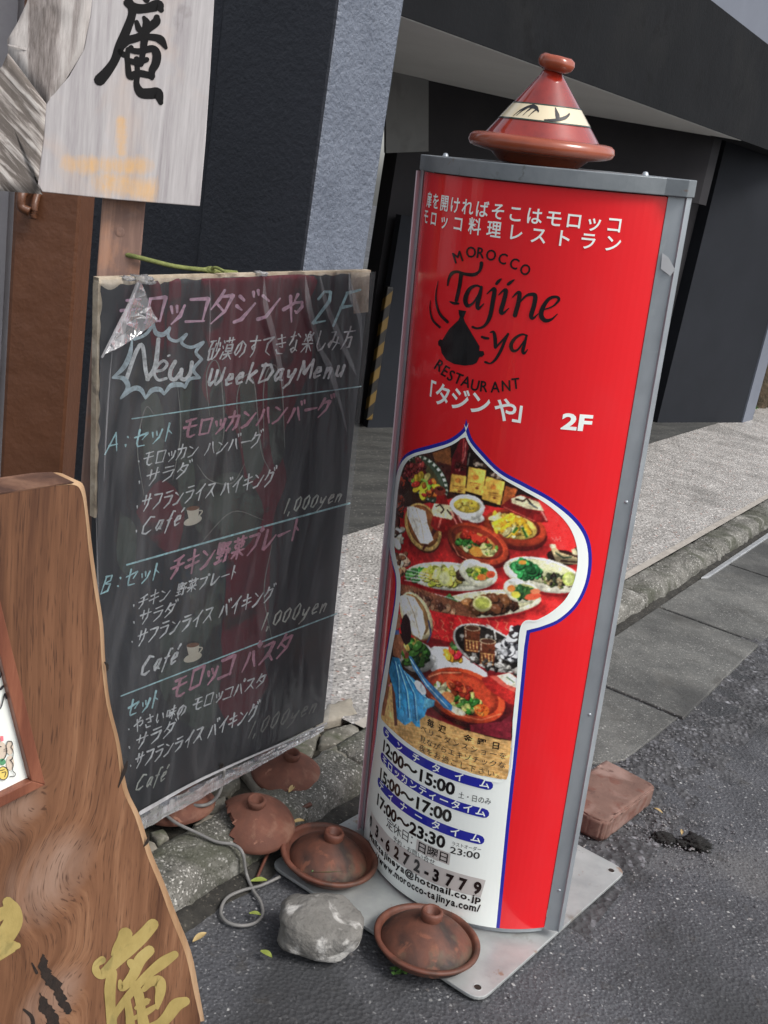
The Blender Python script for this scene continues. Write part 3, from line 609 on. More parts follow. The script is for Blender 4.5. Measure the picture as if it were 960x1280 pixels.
# earth bank
mb = MB()
def blob(c, rx, ry, rz, seed, sub=3, rough_=.25, fr=2.2):
    bm = bmesh.new(); bmesh.ops.create_icosphere(bm, subdivisions=sub, radius=1); v = []
    for q in bm.verts:
        d = q.co.normalized(); k = 1+rough_*noise.fractal(d*fr+Vector((seed, seed*.7, 0)), 1, 2, 4); v.append(Vector(c)+Vector((d.x*rx*k, d.y*ry*k, d.z*rz*k)))
    f = [tuple(q.index for q in t.verts) for t in bm.faces]; bm.free(); return v, f
mb.add(*blob(KN(10.6, -3.0, 0.2), .9, .7, .75, 4, 4))
tag(mb.build('earth_bank', MAT['bank'], smooth=True), kind='structure')
def leafclump(name, c, r, n, ls, m, label, cat, group=None, seed=1, flat=1.0):
    rl = random.Random(seed); t = thing(name, Vector(c)-Vector((0, 0, r*flat)), label, cat, group); mb = MB()
    for i in range(n):
        d = Vector((rl.gauss(0, 1), rl.gauss(0, 1), abs(rl.gauss(0, 1))*flat)).normalized()*r*rl.uniform(.35, 1)
        p = Vector(c)+Vector((d.x, d.y, d.z*flat)); a = Vector((rl.gauss(0, 1), rl.gauss(0, 1), rl.gauss(0, .5))).normalized()*ls; b = a.cross(Vector((rl.gauss(0, 1), rl.gauss(0, 1), 1))).normalized()*ls*.4
        mb.add([p-a, p+b, p+a+Vector((0, 0, -ls*.3)), p-b], [(0, 1, 2, 3)])
    mb.build('leaves', m, t); s = MB()
    for i in range(5):
        a = rl.uniform(0, 6.28); s.add(*tube([Vector(c)-Vector((0, 0, r*flat)), Vector(c)+Vector((math.cos(a)*r*.3, math.sin(a)*r*.3, 0)), Vector(c)+Vector((math.cos(a)*r*.6, math.sin(a)*r*.6, r*flat*.5))], ls*.1, 5, 3))
    s.build('stem', m, t); return t
leafclump('shrub', KN(10.0, -2.75, .45), .45, 900, .035, MAT['hedge'], 'dull green shrub beyond the slate wall at the right edge', 'shrub', seed=4)
g1 = on_z(888, 526, PZ); g2 = on_z(937, 516, PZ)
leafclump('weed', (g1.x, g1.y, PZ+.04), .05, 60, .02, MAT['weed'], 'small green weed at the foot of the slate wall, middle of its base', 'weed', seed=5, flat=.6)
leafclump('weed', (g2.x, g2.y, PZ+.05), .06, 70, .02, MAT['weed'], 'small green weed at the right corner of the slate wall', 'weed', seed=6, flat=.6)
# ================================================================== ILLUMINATED SIGN
SW, SAL, SH = 0.4959, 0.9239, 1.5406
SR = SW/2/math.sin(SAL); SL = SR*SAL
SM = Matrix.Rotation(-0.5797, 3, 'Z') @ Matrix.Rotation(0.0748, 3, 'X') @ Matrix.Rotation(-0.0384, 3, 'Y')
SO = Vector((0.2871, 2.0342, 0.012)); SMI = SM.transposed()
def sloc(a, b, c): return SO+SM@Vector((a, b, c))
def ssz(s, z, off=0.0):
    t = s/SR; return sloc((SR+off)*math.sin(t), -((SR+off)*math.cos(t)-SR*math.cos(SAL)), z)
def s_inv(x, y):
    """sight line -> (s, z) on the curved panel"""
    d = SMI@ray(x, y); o = SMI@(CAM-SO); cy = SR*math.cos(SAL)   # axis at y = +cy
    ox, oy = o.x, o.y-cy; A = d.x*d.x+d.y*d.y; Bq = ox*d.x+oy*d.y; Cq = ox*ox+oy*oy-SR*SR; D = Bq*Bq-A*Cq
    t = (-Bq-math.sqrt(D))/A if D > 0 else -Bq/A
    px_, py_ = ox+t*d.x, oy+t*d.y; return math.atan2(px_, -py_)*SR, o.z+t*d.z
def s_px(x, y, off=0.0):
    s, z = s_inv(x, y); return ssz(s, z, off)
sign = thing('standing_sign', SO-Vector((0, 0, .012)), 'tall red curved light box sign in grey metal frame on a square steel plate', 'standing sign')
CD = 0.034  # depth of the side channel
arcN = 44
def arc(off=0.0, a0=-1, a1=1, n=arcN): return [((SR+off)*math.sin(SAL*(a0+(a1-a0)*i/n)), -((SR+off)*math.cos(SAL*(a0+(a1-a0)*i/n))-SR*math.cos(SAL))) for i in range(n+1)]
def sprism(pl, z0, z1): return prism([sloc(a, b, z0) for a, b in pl], SM@Vector((0, 0, z1-z0)))
Z0 = 0.018
# panel shells
pl = arc(0)+arc(-0.004)[::-1]
obj('front_panel', *sprism(pl, Z0, SH), MAT['red'], sign)
bp = [(a, CD-b) for a, b in arc(0)]+[(a, CD-b) for a, b in arc(-0.004)[::-1]]
obj('back_panel', *sprism(bp, Z0, SH), MAT['red'], sign)
h = SW/2; FWD = .026
for sg, nm in ((1, 'side_channel'), (-1, 'side_channel')):
    mb = MB()
    g_ = FWD if sg > 0 else .006
    mb.add(*sprism([(sg*(h+.001), -.001), (sg*(h+.001), .002), (sg*(h+g_), .016 if sg > 0 else .002), (sg*(h+g_), .013 if sg > 0 else -.001)][::sg], Z0-.004, SH+.001))
    mb.add(*sprism([(sg*(h+g_-.001), .0125 if sg > 0 else 0), (sg*(h+g_+.003), .0105 if sg > 0 else 0), (sg*(h+g_+.003), CD), (sg*(h+g_-.001), CD)][::sg], Z0-.004, SH+.001))
    mb.add(*sprism([(sg*(h+.001), CD-.002), (sg*(h+.001), CD+.001), (sg*(h+g_-.002), CD+.001), (sg*(h+g_-.002), CD-.002)][::sg], Z0-.004, SH+.001))
    mb.build(nm, MAT['alu'], sign)
mb = MB(); mb.add(*sprism([(-h-.011, -.012), (-h-.008, -.012), (-h-.008, .02), (-h-.011, .02)], Z0, SH)); mb.build('clear_edge', MAT['clear_edge'], sign)
# cap and foot ring
cap = [(a, b) for a, b in arc(0.010)]; cap[0] = (-h-.012, .0); cap[-1] = (h+FWD+.007, .0)
outl = cap+[(a, CD-b) for a, b in cap[::-1]]
obj('cap', *sprism(outl, SH+.002, SH+.030), MAT['alu_cap'], sign, bevel=0.0015)
obj('foot_ring', *sprism([(a*1.0, b) for a, b in arc(-.010)]+[(a, CD-b) for a, b in arc(-.010)[::-1]], 0.0, Z0-.002), MAT['alu'], sign)
for a_ in (-.19, .21):
    c = sloc(a_, -.02, SH+.031); obj('cap_screw', *lathe([(0, .006), (.004, .005), (.006, 0)], c, 12, SM), MAT['alu'], sign, smooth=True)
for z_ in (.12, .55, 1.0, 1.42):
    c = sloc(h+.016, -.001+.016*.55+.000, z_); T_s = (SM@Vector((.5, -1, 0))).to_track_quat('Z', 'Y').to_matrix(); obj('frame_rivet', *lathe([(0, .0022), (.0025, .0018), (.0038, 0)], c, 10, T_s), MAT['alu'], sign, smooth=True)
# base plate with rounded corners, holes and turned edge
PN, PR_, PL_ = on_z(600, 1252, .012), on_z(784, 1088, .012), on_z(336, 1079, .012); PB = PL_+PR_-PN
def rounded(P, r, n=6):
    out = []
    for i in range(4):
        a, b, c = P[i-1], P[i], P[(i+1) % 4]; u = (a-b).normalized(); v_ = (c-b).normalized()
        for j in range(n+1):
            t = j/n; out.append((b+u*r)*(1-t)**2+b*2*t*(1-t)+(b+v_*r)*t*t)
    return out
rp = rounded([PN, PR_, PB, PL_], .035)
v, f = prism([Vector((p.x, p.y, .004)) for p in rp], Vector((0, 0, .008)))
bpz = obj('base_plate', v, f, MAT['steel_plate'], sign, bevel=0.0015)
for (x, y) in ((597, 1234), (764, 1088), (372, 1082)):
    c = on_z(x, y, .0121); obj('bolt_hole', *lathe([(0.0, .0004), (.0075, .0004)], c, 20), MAT['bark'], sign); obj('hole_rim', *lathe([(.0075, .0002), (.0085, .0012), (.0098, .0002)], c, 20), MAT['steel_plate'], sign, smooth=True)
# tape on the channel
def chan(x, y, off=.0):
    n = SM@Vector((.4, -1, 0)); return Plane(sloc(h+.001, -.0012-off, 0), n).at(x, y)
tq = [(828, 316), (836, 322), (844, 337), (838, 345), (826, 336)]
v = [chan(*p, .0010) for p in tq]+[chan(*p, .0020) for p in tq]
obj('tape_patch', v, prism(tq and [Vector((0, 0, 0))]*5, Vector())[1], MAT['tape'], sign)

# ---- printed shapes on the panel, in (s, z)
def flatsz(name, pts2, m, off, px=True, step=.010):
    P = [s_inv(x, y) for x, y in pts2] if px else pts2
    bm = bmesh.new(); vs_ = [bm.verts.new((a, 0, b)) for a, b in P]
    for t in tessellate_polygon([[Vector((a, b, 0)) for a, b in P]]):
        try: bm.faces.new([vs_[i] for i in t])
        except ValueError: pass
    s = -SL
    while s < SL:
        bmesh.ops.bisect_plane(bm, geom=bm.verts[:]+bm.edges[:]+bm.faces[:], plane_co=(s, 0, 0), plane_no=(1, 0, 0)); s += step
    bm.verts.index_update()
    v = [ssz(max(-SL, min(SL, q.co.x)), q.co.z, off) for q in bm.verts]; f = [tuple(q.index for q in t.verts) for t in bm.faces]; bm.free()
    return obj(name, v, f, m, sign)
BOT = [(455, 1046), (470, 1084), (486, 1107), (500, 1120), (540, 1140), (602, 1156), (624, 1160)]
right_o = [(583, 524), (589.5, 546.5), (601.7, 562.5), (626.5, 587.3), (658.3, 605), (690, 622.7), (718.5, 645.7), (734.5, 668.8), (739.8, 697), (735.5, 729), (722, 757), (701, 776.8), (679.6, 786.3), (662.6, 791)]
left_o = [(583, 524), (578.6, 536), (562.7, 548.3), (541.5, 555.4), (516.7, 562.5), (504, 571.4), (497, 587), (492, 612), (488.3, 651), (486.6, 679.4), (490, 704), (494.4, 722), (493.6, 746.7), (488.3, 782), (481, 828), (476, 860), (472, 897), (469, 925), (464, 960), (459, 1000), (456, 1030), (454.5, 1046)]
def smooth2(pts, per=5): return [(p.x, p.y) for p in catmull([(a, b, 0) for a, b in pts], per)]
def sidecurve():
    r = smooth2(right_o); l = smooth2(left_o); return r, l
r_, l_ = sidecurve()
BOTZ = Z0+.0005
def zclamp(P): return P
dn = [(660, 808), (651, 900), (637, 1030), (624.5, 1160)]
bx = [s_inv(x, y) for x, y in r_+dn]; lx = [s_inv(x, y) for x, y in l_]
bx[-1] = (bx[-1][0], BOTZ); lx[-1] = (lx[-1][0], BOTZ)
blue_poly = bx+lx[::-1][:-1]
def offset_poly(P, d):
    n = len(P); out = []
    ar = sum(P[i][0]*P[(i+1) % n][1]-P[(i+1) % n][0]*P[i][1] for i in range(n)); sg = 1 if ar > 0 else -1
    for i in range(n):
        a, b, c = Vector(P[i-1]), Vector(P[i]), Vector(P[(i+1) % n]); u = (b-a); w_ = (c-b)
        if u.length < 1e-7 or w_.length < 1e-7: u = w_ if w_.length > 1e-7 else u; w_ = u
        u.normalize(); w_.normalize(); t = (u+w_)
        if t.length < .35: t = Vector((-(u-w_).y, (u-w_).x)) if False else u
        t.normalize(); n_ = Vector((-t.y, t.x))*sg; k = 1/max(.45, abs(t.dot(u)))
        out.append((b.x+n_.x*d*k, b.y+n_.y*d*k))
    return out
def clampz(P): return [(max(-SL+.0005, a), max(BOTZ, b)) for a, b in P]
flatsz('blue_border', clampz(blue_poly), MAT['blue'], .0005, px=False)
wp = offset_poly(blue_poly, .0072)
flatsz('white_field', clampz([(a, (BOTZ if b < .05 else b)) for a, b in wp]), MAT['white'], .0009, px=False)
# photograph area
ph_r = [(583, 545), (588, 555), (598, 568), (625, 594), (655, 612), (684, 629), (707, 650), (719, 672), (723, 697), (719, 724), (708, 748), (690, 765), (672, 775), (652, 783), (647, 850), (642, 900), (634, 974)]
ph_b = [(583, 964), (542, 949), (512.5, 931), (492, 914), (479, 901), (477, 894)]
ph_l = [(479, 880), (483, 860), (489, 820), (496, 782), (500.5, 747), (501, 722), (497, 704), (493.5, 680), (495, 651), (498.5, 612), (503, 590), (509, 577), (520, 569), (543, 563), (565, 555), (577, 547)]
photo_px = smooth2(ph_r[:-1], 4)+[ph_r[-1]]+smooth2(ph_b, 4)+smooth2(ph_l, 4)
PH = [s_inv(x, y) for x, y in photo_px]

def build_photo():
    st = .00125; A = np.array(PH); s0, s1 = A[:, 0].min(), A[:, 0].max(); z0, z1 = A[:, 1].min(), A[:, 1].max()
    ns, nz = int((s1-s0)/st)+2, int((z1-z0)/st)+2
    S, Zg = np.meshgrid(s0+np.arange(ns)*st, z0+np.arange(nz)*st, indexing='ij')
    t = S/SR; loc = np.stack([SR*np.sin(t), -(SR*np.cos(t)-SR*math.cos(SAL)), Zg], -1)
    W = loc@np.array(SM).T+np.array(SO); d = W-np.array(CAM); zc = d@np.array(CZ)
    X = (480+F*(d@np.array(CX))/zc).ravel(); Y = (640-F*(d@np.array(CY))/zc).ravel()
    def inpoly(P, X, Y):
        P = np.array(P); r = np.zeros(X.shape, bool); j = len(P)-1
        for i in range(len(P)):
            xi, yi = P[i]; xj, yj = P[j]
            if yi != yj: r ^= ((yi > Y) != (yj > Y)) & (X < (xj-xi)*(Y-yi)/(yj-yi)+xi)
            j = i
        return r
    C = np.zeros((X.size, 3)); C[:] = (52, 26, 18); rng = np.random.RandomState(2)
    O, SC = (460, 520), 2.8235
    def T(P): return [(O[0]+x/SC, O[1]+y/SC) for x, y in P]
    def setc(m, c, sh=0.0, gx=0, gy=0):
        c = np.array(c, float)
        if sh or gx or gy:
            g = 1+gx*(X[m]-X[m].mean())/20+gy*(Y[m]-Y[m].mean())/20+rng.randn(m.sum())*sh; C[m] = np.clip(c*g[:, None], 0, 255)
        else: C[m] = c
    def poly(P, c, sh=.05, gx=0, gy=0): 
        m = inpoly(T(P), X, Y)
        if m.any(): setc(m, c, sh, gx, gy)
    def el(cx, cy, rx, ry, a, c, sh=.05, gx=0, gy=0, inner=None):
        (x0, y0), = T([(cx, cy)]); u = (X-x0)*SC; v = (Y-y0)*SC; a = math.radians(a); p = u*math.cos(a)+v*math.sin(a); q = -u*math.sin(a)+v*math.cos(a)
        r = (p/rx)**2+(q/ry)**2; m = r < 1
        if inner: m &= r > inner
        if m.any():
            setc(m, c, sh, gx, gy)
            if min(rx, ry) > 24: C[m] = np.clip(C[m]*(1.06-.22*np.clip((q[m]/ry), -1, 1)-.20*np.clip(r[m]-.7, 0, 1)/.3)[:, None], 0, 255)
        return m
    def shd(cx, cy, rx, ry, a, k=.45):
        (x0, y0), = T([(cx, cy)]); u = (X-x0)*SC; v = (Y-y0)*SC; a = math.radians(a); p = u*math.cos(a)+v*math.sin(a); q = -u*math.sin(a)+v*math.cos(a)
        C[:] *= (1-k*np.clip(1.5-1.2*((p/rx)**2+(q/ry)**2), 0, 1))[:, None]
    def flecks(cx, cy, rx, ry, a, n, cols, s=7, asp=1.8, seed=0):
        r_ = random.Random(seed+int(cx*7+cy)); a0 = math.radians(a)
        for _ in range(n):
            q = math.sqrt(r_.random()); t_ = r_.uniform(0, 6.28); u, v = q*rx*math.cos(t_), q*ry*math.sin(t_)
            c = r_.choice(cols); k = r_.uniform(.7, 1.25)
            xx, yy, ss, an = cx+u*math.cos(a0)-v*math.sin(a0), cy+u*math.sin(a0)+v*math.cos(a0), s*r_.uniform(.6, 1.3), r_.uniform(0, 180)
            el(xx+ss*.25, yy+ss*.35, ss*asp, ss, an, [i*.35 for i in c], 0); el(xx, yy, ss*asp, ss, an, [min(255, i*k) for i in c], .04); el(xx-ss*.3, yy-ss*.3, ss*.45, ss*.3, an, [min(255, i*k+50) for i in c], 0)
    def line(P, wd, c):
        for a, b in zip(P[:-1], P[1:]):
            dx, dy = b[0]-a[0], b[1]-a[1]; l = math.hypot(dx, dy) or 1; nx, ny = -dy/l*wd/2, dx/l*wd/2
            poly([(a[0]+nx, a[1]+ny), (b[0]+nx, b[1]+ny), (b[0]-nx, b[1]-ny), (a[0]-nx, a[1]-ny)], c, 0)
    RED = (206, 40, 40)
    # upper scene
    poly([(90, 330), (300, 290), (480, 310), (630, 280), (800, 330), (810, 800), (560, 770), (240, 720), (90, 560)], RED, .03, gx=.04)
    poly([(230, 130), (305, 105), (312, 200), (250, 200)], (128, 74, 38), .15); poly([(245, 160), (300, 175), (290, 235), (240, 210)], (64, 26, 22), .1)
    poly([(290, 60), (345, 30), (520, 190), (620, 290), (560, 300), (480, 320), (300, 275)], (30, 14, 12), .2)
    poly([(330, 75), (352, 75), (360, 150), (352, 268), (288, 262), (298, 150)], (86, 16, 22), .12); line([(340, 80), (336, 150), (310, 190)], 5, (170, 60, 60))
    poly([(352, 120), (372, 120), (416, 175), (416, 290), (345, 282)], (22, 12, 10), .2); line([(360, 130), (354, 175)], 4, (120, 110, 100)); line([(346, 90), (344, 140), (322, 196)], 3, (220, 130, 120)); poly([(425, 180), (445, 182), (488, 232), (478, 325), (405, 312)], (18, 12, 8), .2)
    for P in ([(297, 204), (348, 212), (344, 274), (288, 266)], [(357, 178), (418, 192), (406, 280), (346, 264)], [(419, 212), (484, 232), (468, 314), (402, 292)]):
        poly(P, (236, 182, 78), .04, gx=.15); cx = sum(p[0] for p in P)/4; cy = sum(p[1] for p in P)/4
        el(cx, cy-12, 11, 9, 0, (196, 120, 50)); line([(cx-20, cy+6), (cx+18, cy+12)], 3, (150, 90, 40)); line([(cx-18, cy+14), (cx+16, cy+20)], 2, (150, 90, 40)); el(cx+4, cy+26, 6, 4, 10, (120, 60, 30))
    poly([(486, 246), (528, 258), (512, 300), (470, 318)], (168, 84, 40), .15); flecks(330, 175, 20, 12, 0, 12, [(90, 20, 20), (60, 14, 14)], 6); flecks(392, 168, 26, 8, 15, 12, [(60, 40, 30), (180, 160, 140)], 5); flecks(455, 208, 26, 7, 15, 14, [(60, 40, 30), (180, 160, 140)], 5)
    # fruit plate with patterned rim
    el(208, 222, 98, 62, 52, (30, 34, 26)); el(210, 222, 94, 57, 52, (214, 218, 196)); el(208, 222, 86, 49, 52, (52, 62, 48)); 
    for i in range(26):
        t_ = i/26*6.28; u, v = 90*math.cos(t_), 53*math.sin(t_); a = math.radians(52); el(208+u*math.cos(a)-v*math.sin(a), 222+u*math.sin(a)+v*math.cos(a), 6, 5, 0, (44, 60, 44), 0)
    el(200, 222, 78, 42, 55, (60, 54, 34)); flecks(168, 190, 34, 42, 20, 46, [(110, 34, 34), (90, 24, 26), (136, 50, 46)], 8, 1.4); flecks(205, 248, 44, 34, 30, 34, [(240, 196, 50), (220, 110, 40), (128, 190, 60), (240, 220, 120), (200, 50, 40)], 9, 1.7); line([(190, 222), (208, 232), (218, 262)], 8, (150, 200, 80))
    for q_ in ((300, 410, 70, 26, 8), (365, 372, 80, 34, 8), (205, 430, 72, 74, -22), (532, 436, 130, 60, 14), (400, 490, 128, 62, 24)): shd(*q_)
    # soup bowl
    el(378, 358, 34, 18, 10, (236, 232, 220)); el(350, 322, 62, 46, 8, (246, 244, 232), .02, gx=-.05); el(398, 322, 16, 12, 0, (246, 244, 232)); el(350, 312, 50, 30, 8, (226, 220, 190)); el(350, 316, 46, 25, 8, (196, 168, 60)); flecks(350, 316, 30, 14, 8, 16, [(150, 120, 40), (214, 190, 90)], 4)
    # bread basket
    el(196, 398, 58, 90, -22, (70, 30, 18)); el(196, 392, 60, 88, -22, (196, 160, 92), .1); el(196, 388, 50, 78, -22, (120, 70, 36))
    for i in range(14): el(238-i*3, 400+i*5, 4, 9, -30+i*4, (60, 24, 20))
    poly([(140, 320), (160, 318), (205, 335), (212, 380), (232, 436), (214, 452), (186, 448), (160, 400), (140, 350)], (238, 232, 218), .03, gx=.1); line([(170, 325), (190, 380), (200, 445)], 3, (186, 176, 158)); line([(150, 330), (168, 380), (184, 440)], 2, (200, 190, 174))
    # small lidded tagine
    el(290, 390, 58, 26, 8, (110, 24, 20)); poly([(246, 275), (276, 275), (286, 312), (300, 335), (348, 378), (342, 402), (292, 414), (238, 402), (222, 385), (236, 330)], (122, 22, 20), .05, gx=-.1); line([(262, 350), (250, 396)], 7, (190, 90, 76)); line([(318, 350), (340, 392)], 6, (226, 150, 140))
    poly([(236, 308), (290, 314), (306, 352), (296, 366), (232, 352), (226, 330)], (238, 222, 176), .04); line([(240, 320), (256, 312), (270, 330), (258, 344)], 5, (30, 20, 16)); line([(280, 330), (296, 350)], 5, (30, 20, 16)); el(255, 264, 21, 17, 10, (120, 44, 30)); el(256, 257, 12, 6, 10, (50, 18, 14)); line([(292, 335), (320, 390)], 5, (220, 130, 120))
    # right tagine dish and lid
    el(520, 408, 114, 64, 14, (96, 20, 18)); el(520, 394, 112, 62, 14, (160, 52, 30), .05, gx=.06); el(518, 386, 92, 46, 14, (92, 30, 20)); el(516, 390, 82, 42, 14, (222, 190, 92), .05); flecks(500, 385, 70, 34, 14, 46, [(232, 180, 50), (240, 206, 90), (214, 150, 40), (236, 220, 150)], 8, 2.4)
    for P in ([(440, 380), (480, 362), (510, 352)], [(470, 400), (500, 380), (532, 360)], [(540, 362), (560, 392), (566, 420)], [(512, 420), (530, 396)]): line(P, 12, (238, 186, 44))
    line([(512, 412), (528, 392)], 10, (60, 110, 40)); line([(545, 392), (562, 428)], 10, (46, 96, 36)); line([(552, 398), (566, 424)], 4, (180, 200, 90))
    poly([(466, 318), (506, 288), (540, 276), (598, 292), (618, 330), (638, 374), (588, 374), (520, 346)], (118, 22, 22), .05, gx=.08); line([(610, 330), (632, 370)], 6, (214, 130, 120)); line([(478, 320), (588, 370)], 4, (180, 80, 64)); poly([(506, 290), (540, 280), (604, 304), (622, 336), (560, 326), (508, 306)], (238, 224, 180), .04); line([(520, 292), (548, 300), (560, 290), (580, 312)], 6, (36, 24, 20)); line([(568, 306), (600, 326)], 5, (60, 70, 80))
    # middle tagine dish
    el(392, 462, 116, 66, 24, (90, 16, 16)); el(390, 450, 113, 64, 24, (166, 58, 34), .05, gx=.07); el(386, 446, 96, 50, 24, (116, 36, 24), .05); el(382, 452, 76, 40, 22, (182, 120, 60)); flecks(372, 452, 62, 30, 22, 60, [(40, 100, 36), (60, 130, 50), (30, 80, 30), (220, 214, 150)], 6); flecks(380, 426, 50, 14, 12, 16, [(196, 50, 34), (160, 40, 28)], 9)
    el(384, 478, 23, 18, 20, (238, 150, 60)); el(424, 480, 24, 14, 20, (226, 222, 150)); flecks(430, 468, 30, 18, 20, 20, [(214, 214, 130), (90, 140, 50)], 6); el(384, 428, 20, 10, 20, (206, 50, 36)); line([(300, 452), (320, 490), (370, 515), (430, 520)], 3, (226, 130, 100))
    # cocktail drawings, patterned small tagine
    for k_ in range(5): line([(645+k_*8, 425+8*(k_ % 2)), (660+k_*5, 442-7*(k_ % 2))], 2, (230, 150, 140))
    el(688, 498, 58, 26, 10, (40, 20, 16)); poly([(640, 452), (660, 456), (676, 480), (742, 500), (742, 524), (664, 518)], (196, 176, 130), .1); line([(660, 480), (690, 500), (720, 496)], 6, (60, 80, 60)); line([(680, 510), (740, 515)], 5, (70, 40, 30)); poly([(716, 470), (745, 462), (745, 492), (722, 488)], (206, 196, 156)); el(652, 458, 11, 8, 0, (226, 214, 180)); line([(730, 462), (742, 480)], 4, (40, 30, 20))
    for q_ in ((296, 592, 168, 46, 5), (630, 596, 150, 50, 13), (430, 690, 200, 44, -5), (690, 516, 66, 26, 10)): shd(*q_)
    # long dishes
    el(292, 574, 158, 52, 5, (150, 20, 26)); el(292, 566, 156, 50, 5, (240, 238, 214), .02, gy=-.03); el(290, 560, 144, 38, 5, (214, 214, 178)); flecks(170, 560, 30, 22, 5, 22, [(50, 120, 50), (90, 150, 70)], 7); flecks(262, 566, 74, 28, 5, 76, [(206, 206, 90), (226, 222, 130), (180, 186, 60), (220, 196, 90)], 9, 1.6); el(270, 572, 22, 28, -20, (222, 226, 130)); el(270, 572, 15, 21, -20, (236, 236, 170)); flecks(330, 560, 12, 12, 0, 8, [(60, 40, 30)], 8)
    for i in range(4): line([(130, 540+i*13), (215, 560+i*10)], 2.5, (232, 232, 226))
    for (a_, b_) in ((370, 545), (410, 560)): el(a_, b_, 48, 40, 20, (238, 236, 206), .02)
    el(392, 566, 52, 38, 10, (238, 236, 206), .02); el(394, 555, 40, 26, 12, (190, 190, 130)); flecks(390, 552, 34, 18, 10, 30, [(60, 120, 40), (190, 190, 60), (120, 150, 60)], 6); el(402, 568, 16, 11, 0, (232, 110, 50)); el(434, 558, 16, 13, -10, (226, 80, 50))
    el(620, 572, 142, 56, 13, (160, 24, 28)); el(618, 560, 142, 58, 13, (240, 236, 212), .02, gy=-.03); el(618, 550, 124, 40, 13, (206, 206, 160)); flecks(560, 540, 46, 24, 18, 50, [(40, 120, 60), (60, 150, 80), (30, 90, 44)], 10, 1.7); el(546, 516, 14, 8, 0, (230, 150, 60)); flecks(666, 580, 54, 20, 8, 70, [(50, 60, 40), (150, 130, 90), (90, 110, 50), (200, 190, 150), (40, 30, 26)], 6); el(708, 574, 22, 24, 10, (204, 220, 110)); el(708, 574, 15, 17, 10, (226, 236, 150))
    el(420, 672, 192, 48, -5, (170, 26, 30)); el(420, 662, 192, 48, -5, (240, 236, 206), .02, gy=-.03); el(420, 656, 176, 38, -5, (216, 212, 168)); flecks(275, 655, 34, 20, -5, 26, [(60, 130, 60), (90, 160, 80)], 7); flecks(420, 664, 106, 24, -4, 90, [(96, 56, 34), (126, 78, 44), (70, 40, 26), (150, 100, 60)], 12, 1.5); el(404, 662, 34, 28, 10, (226, 220, 150)); el(404, 660, 26, 21, 10, (190, 196, 90))
    for i in range(3): line([(190, 615+i*22), (330, 652+i*14)], 2.5, (226, 226, 220))
    for (a_, b_) in ((520, 606), (560, 620)): el(a_, b_, 42, 34, 10, (240, 236, 206), .02)
    el(548, 626, 56, 32, 0, (240, 236, 206), .02); el(546, 616, 46, 24, 0, (190, 190, 120)); flecks(544, 622, 30, 18, 0, 26, [(40, 84, 44), (60, 110, 50)], 8); el(506, 608, 14, 12, 0, (236, 130, 60)); el(522, 630, 16, 12, 0, (240, 220, 80)); el(582, 636, 30, 12, -10, (230, 90, 60)); el(590, 618, 18, 9, 0, (238, 130, 90))
    flecks(112, 520, 26, 40, 10, 26, [(206, 150, 110), (150, 96, 66), (110, 60, 44), (230, 190, 160)], 9, 2); poly([(95, 590), (160, 600), (330, 660), (390, 712), (300, 702), (230, 690), (150, 640), (95, 618)], (126, 76, 54), .2); flecks(230, 660, 100, 16, 22, 40, [(120, 70, 50), (90, 50, 40), (160, 120, 90)], 7); flecks(105, 300, 16, 90, 4, 24, [(90, 40, 30), (150, 60, 40), (50, 30, 24)], 10, 2); flecks(106, 430, 12, 40, 0, 10, [(230, 224, 200), (60, 40, 30)], 9, 2)
    # lower scene
    poly([(95, 640), (240, 690), (380, 712), (560, 740), (550, 830), (300, 830), (95, 760)], (198, 34, 38), .05)
    for i in range(9):
        x0 = 225+i*32; line([(x0, 710+8*(i % 3)), (x0+12, 730), (x0+4, 748), (x0+22, 760)], 3, (228, 120, 90)); line([(x0+6, 782), (x0+24, 775), (x0+30, 792)], 2.5, (224, 110, 80))
    poly([(180, 770), (300, 800), (420, 880), (560, 900), (560, 1100), (200, 1100)], (116, 20, 26), .08)
    el(172, 708, 50, 90, -24, (160, 110, 64)); el(172, 704, 50, 88, -24, (222, 206, 160), .06); el(168, 700, 40, 78, -24, (150, 110, 66)); poly([(108, 636), (135, 630), (165, 640), (195, 690), (205, 750), (190, 790), (160, 770), (125, 700)], (236, 230, 214), .03, gx=.1); line([(140, 640), (165, 700), (185, 780)], 3, (176, 160, 134)); line([(215, 720), (224, 770), (210, 800)], 6, (60, 64, 96))
    poly([(200, 830), (235, 812), (300, 815), (355, 860), (420, 905), (425, 930), (340, 935), (225, 900)], (244, 244, 242), .015); flecks(302, 842, 28, 16, 10, 20, [(230, 70, 50), (240, 160, 50), (220, 40, 60), (250, 200, 60)], 8); flecks(302, 812, 14, 9, 0, 8, [(80, 120, 60)], 6)
    el(175, 850, 66, 54, 20, (236, 234, 226)); el(170, 838, 50, 44, 20, (190, 190, 150)); flecks(168, 836, 44, 42, 20, 70, [(60, 130, 40), (90, 160, 60), (220, 190, 90), (40, 90, 34)], 9)
    # tray with glasses
    el(424, 818, 134, 70, 27, (196, 192, 184), .1); el(424, 816, 126, 62, 27, (28, 24, 22), .2); flecks(424, 830, 110, 52, 27, 70, [(60, 56, 52), (120, 116, 110), (30, 26, 24), (200, 196, 190)], 7)
    line([(418, 735), (445, 750), (452, 790)], 5, (206, 200, 190)); line([(430, 738), (450, 760)], 3, (240, 236, 226))
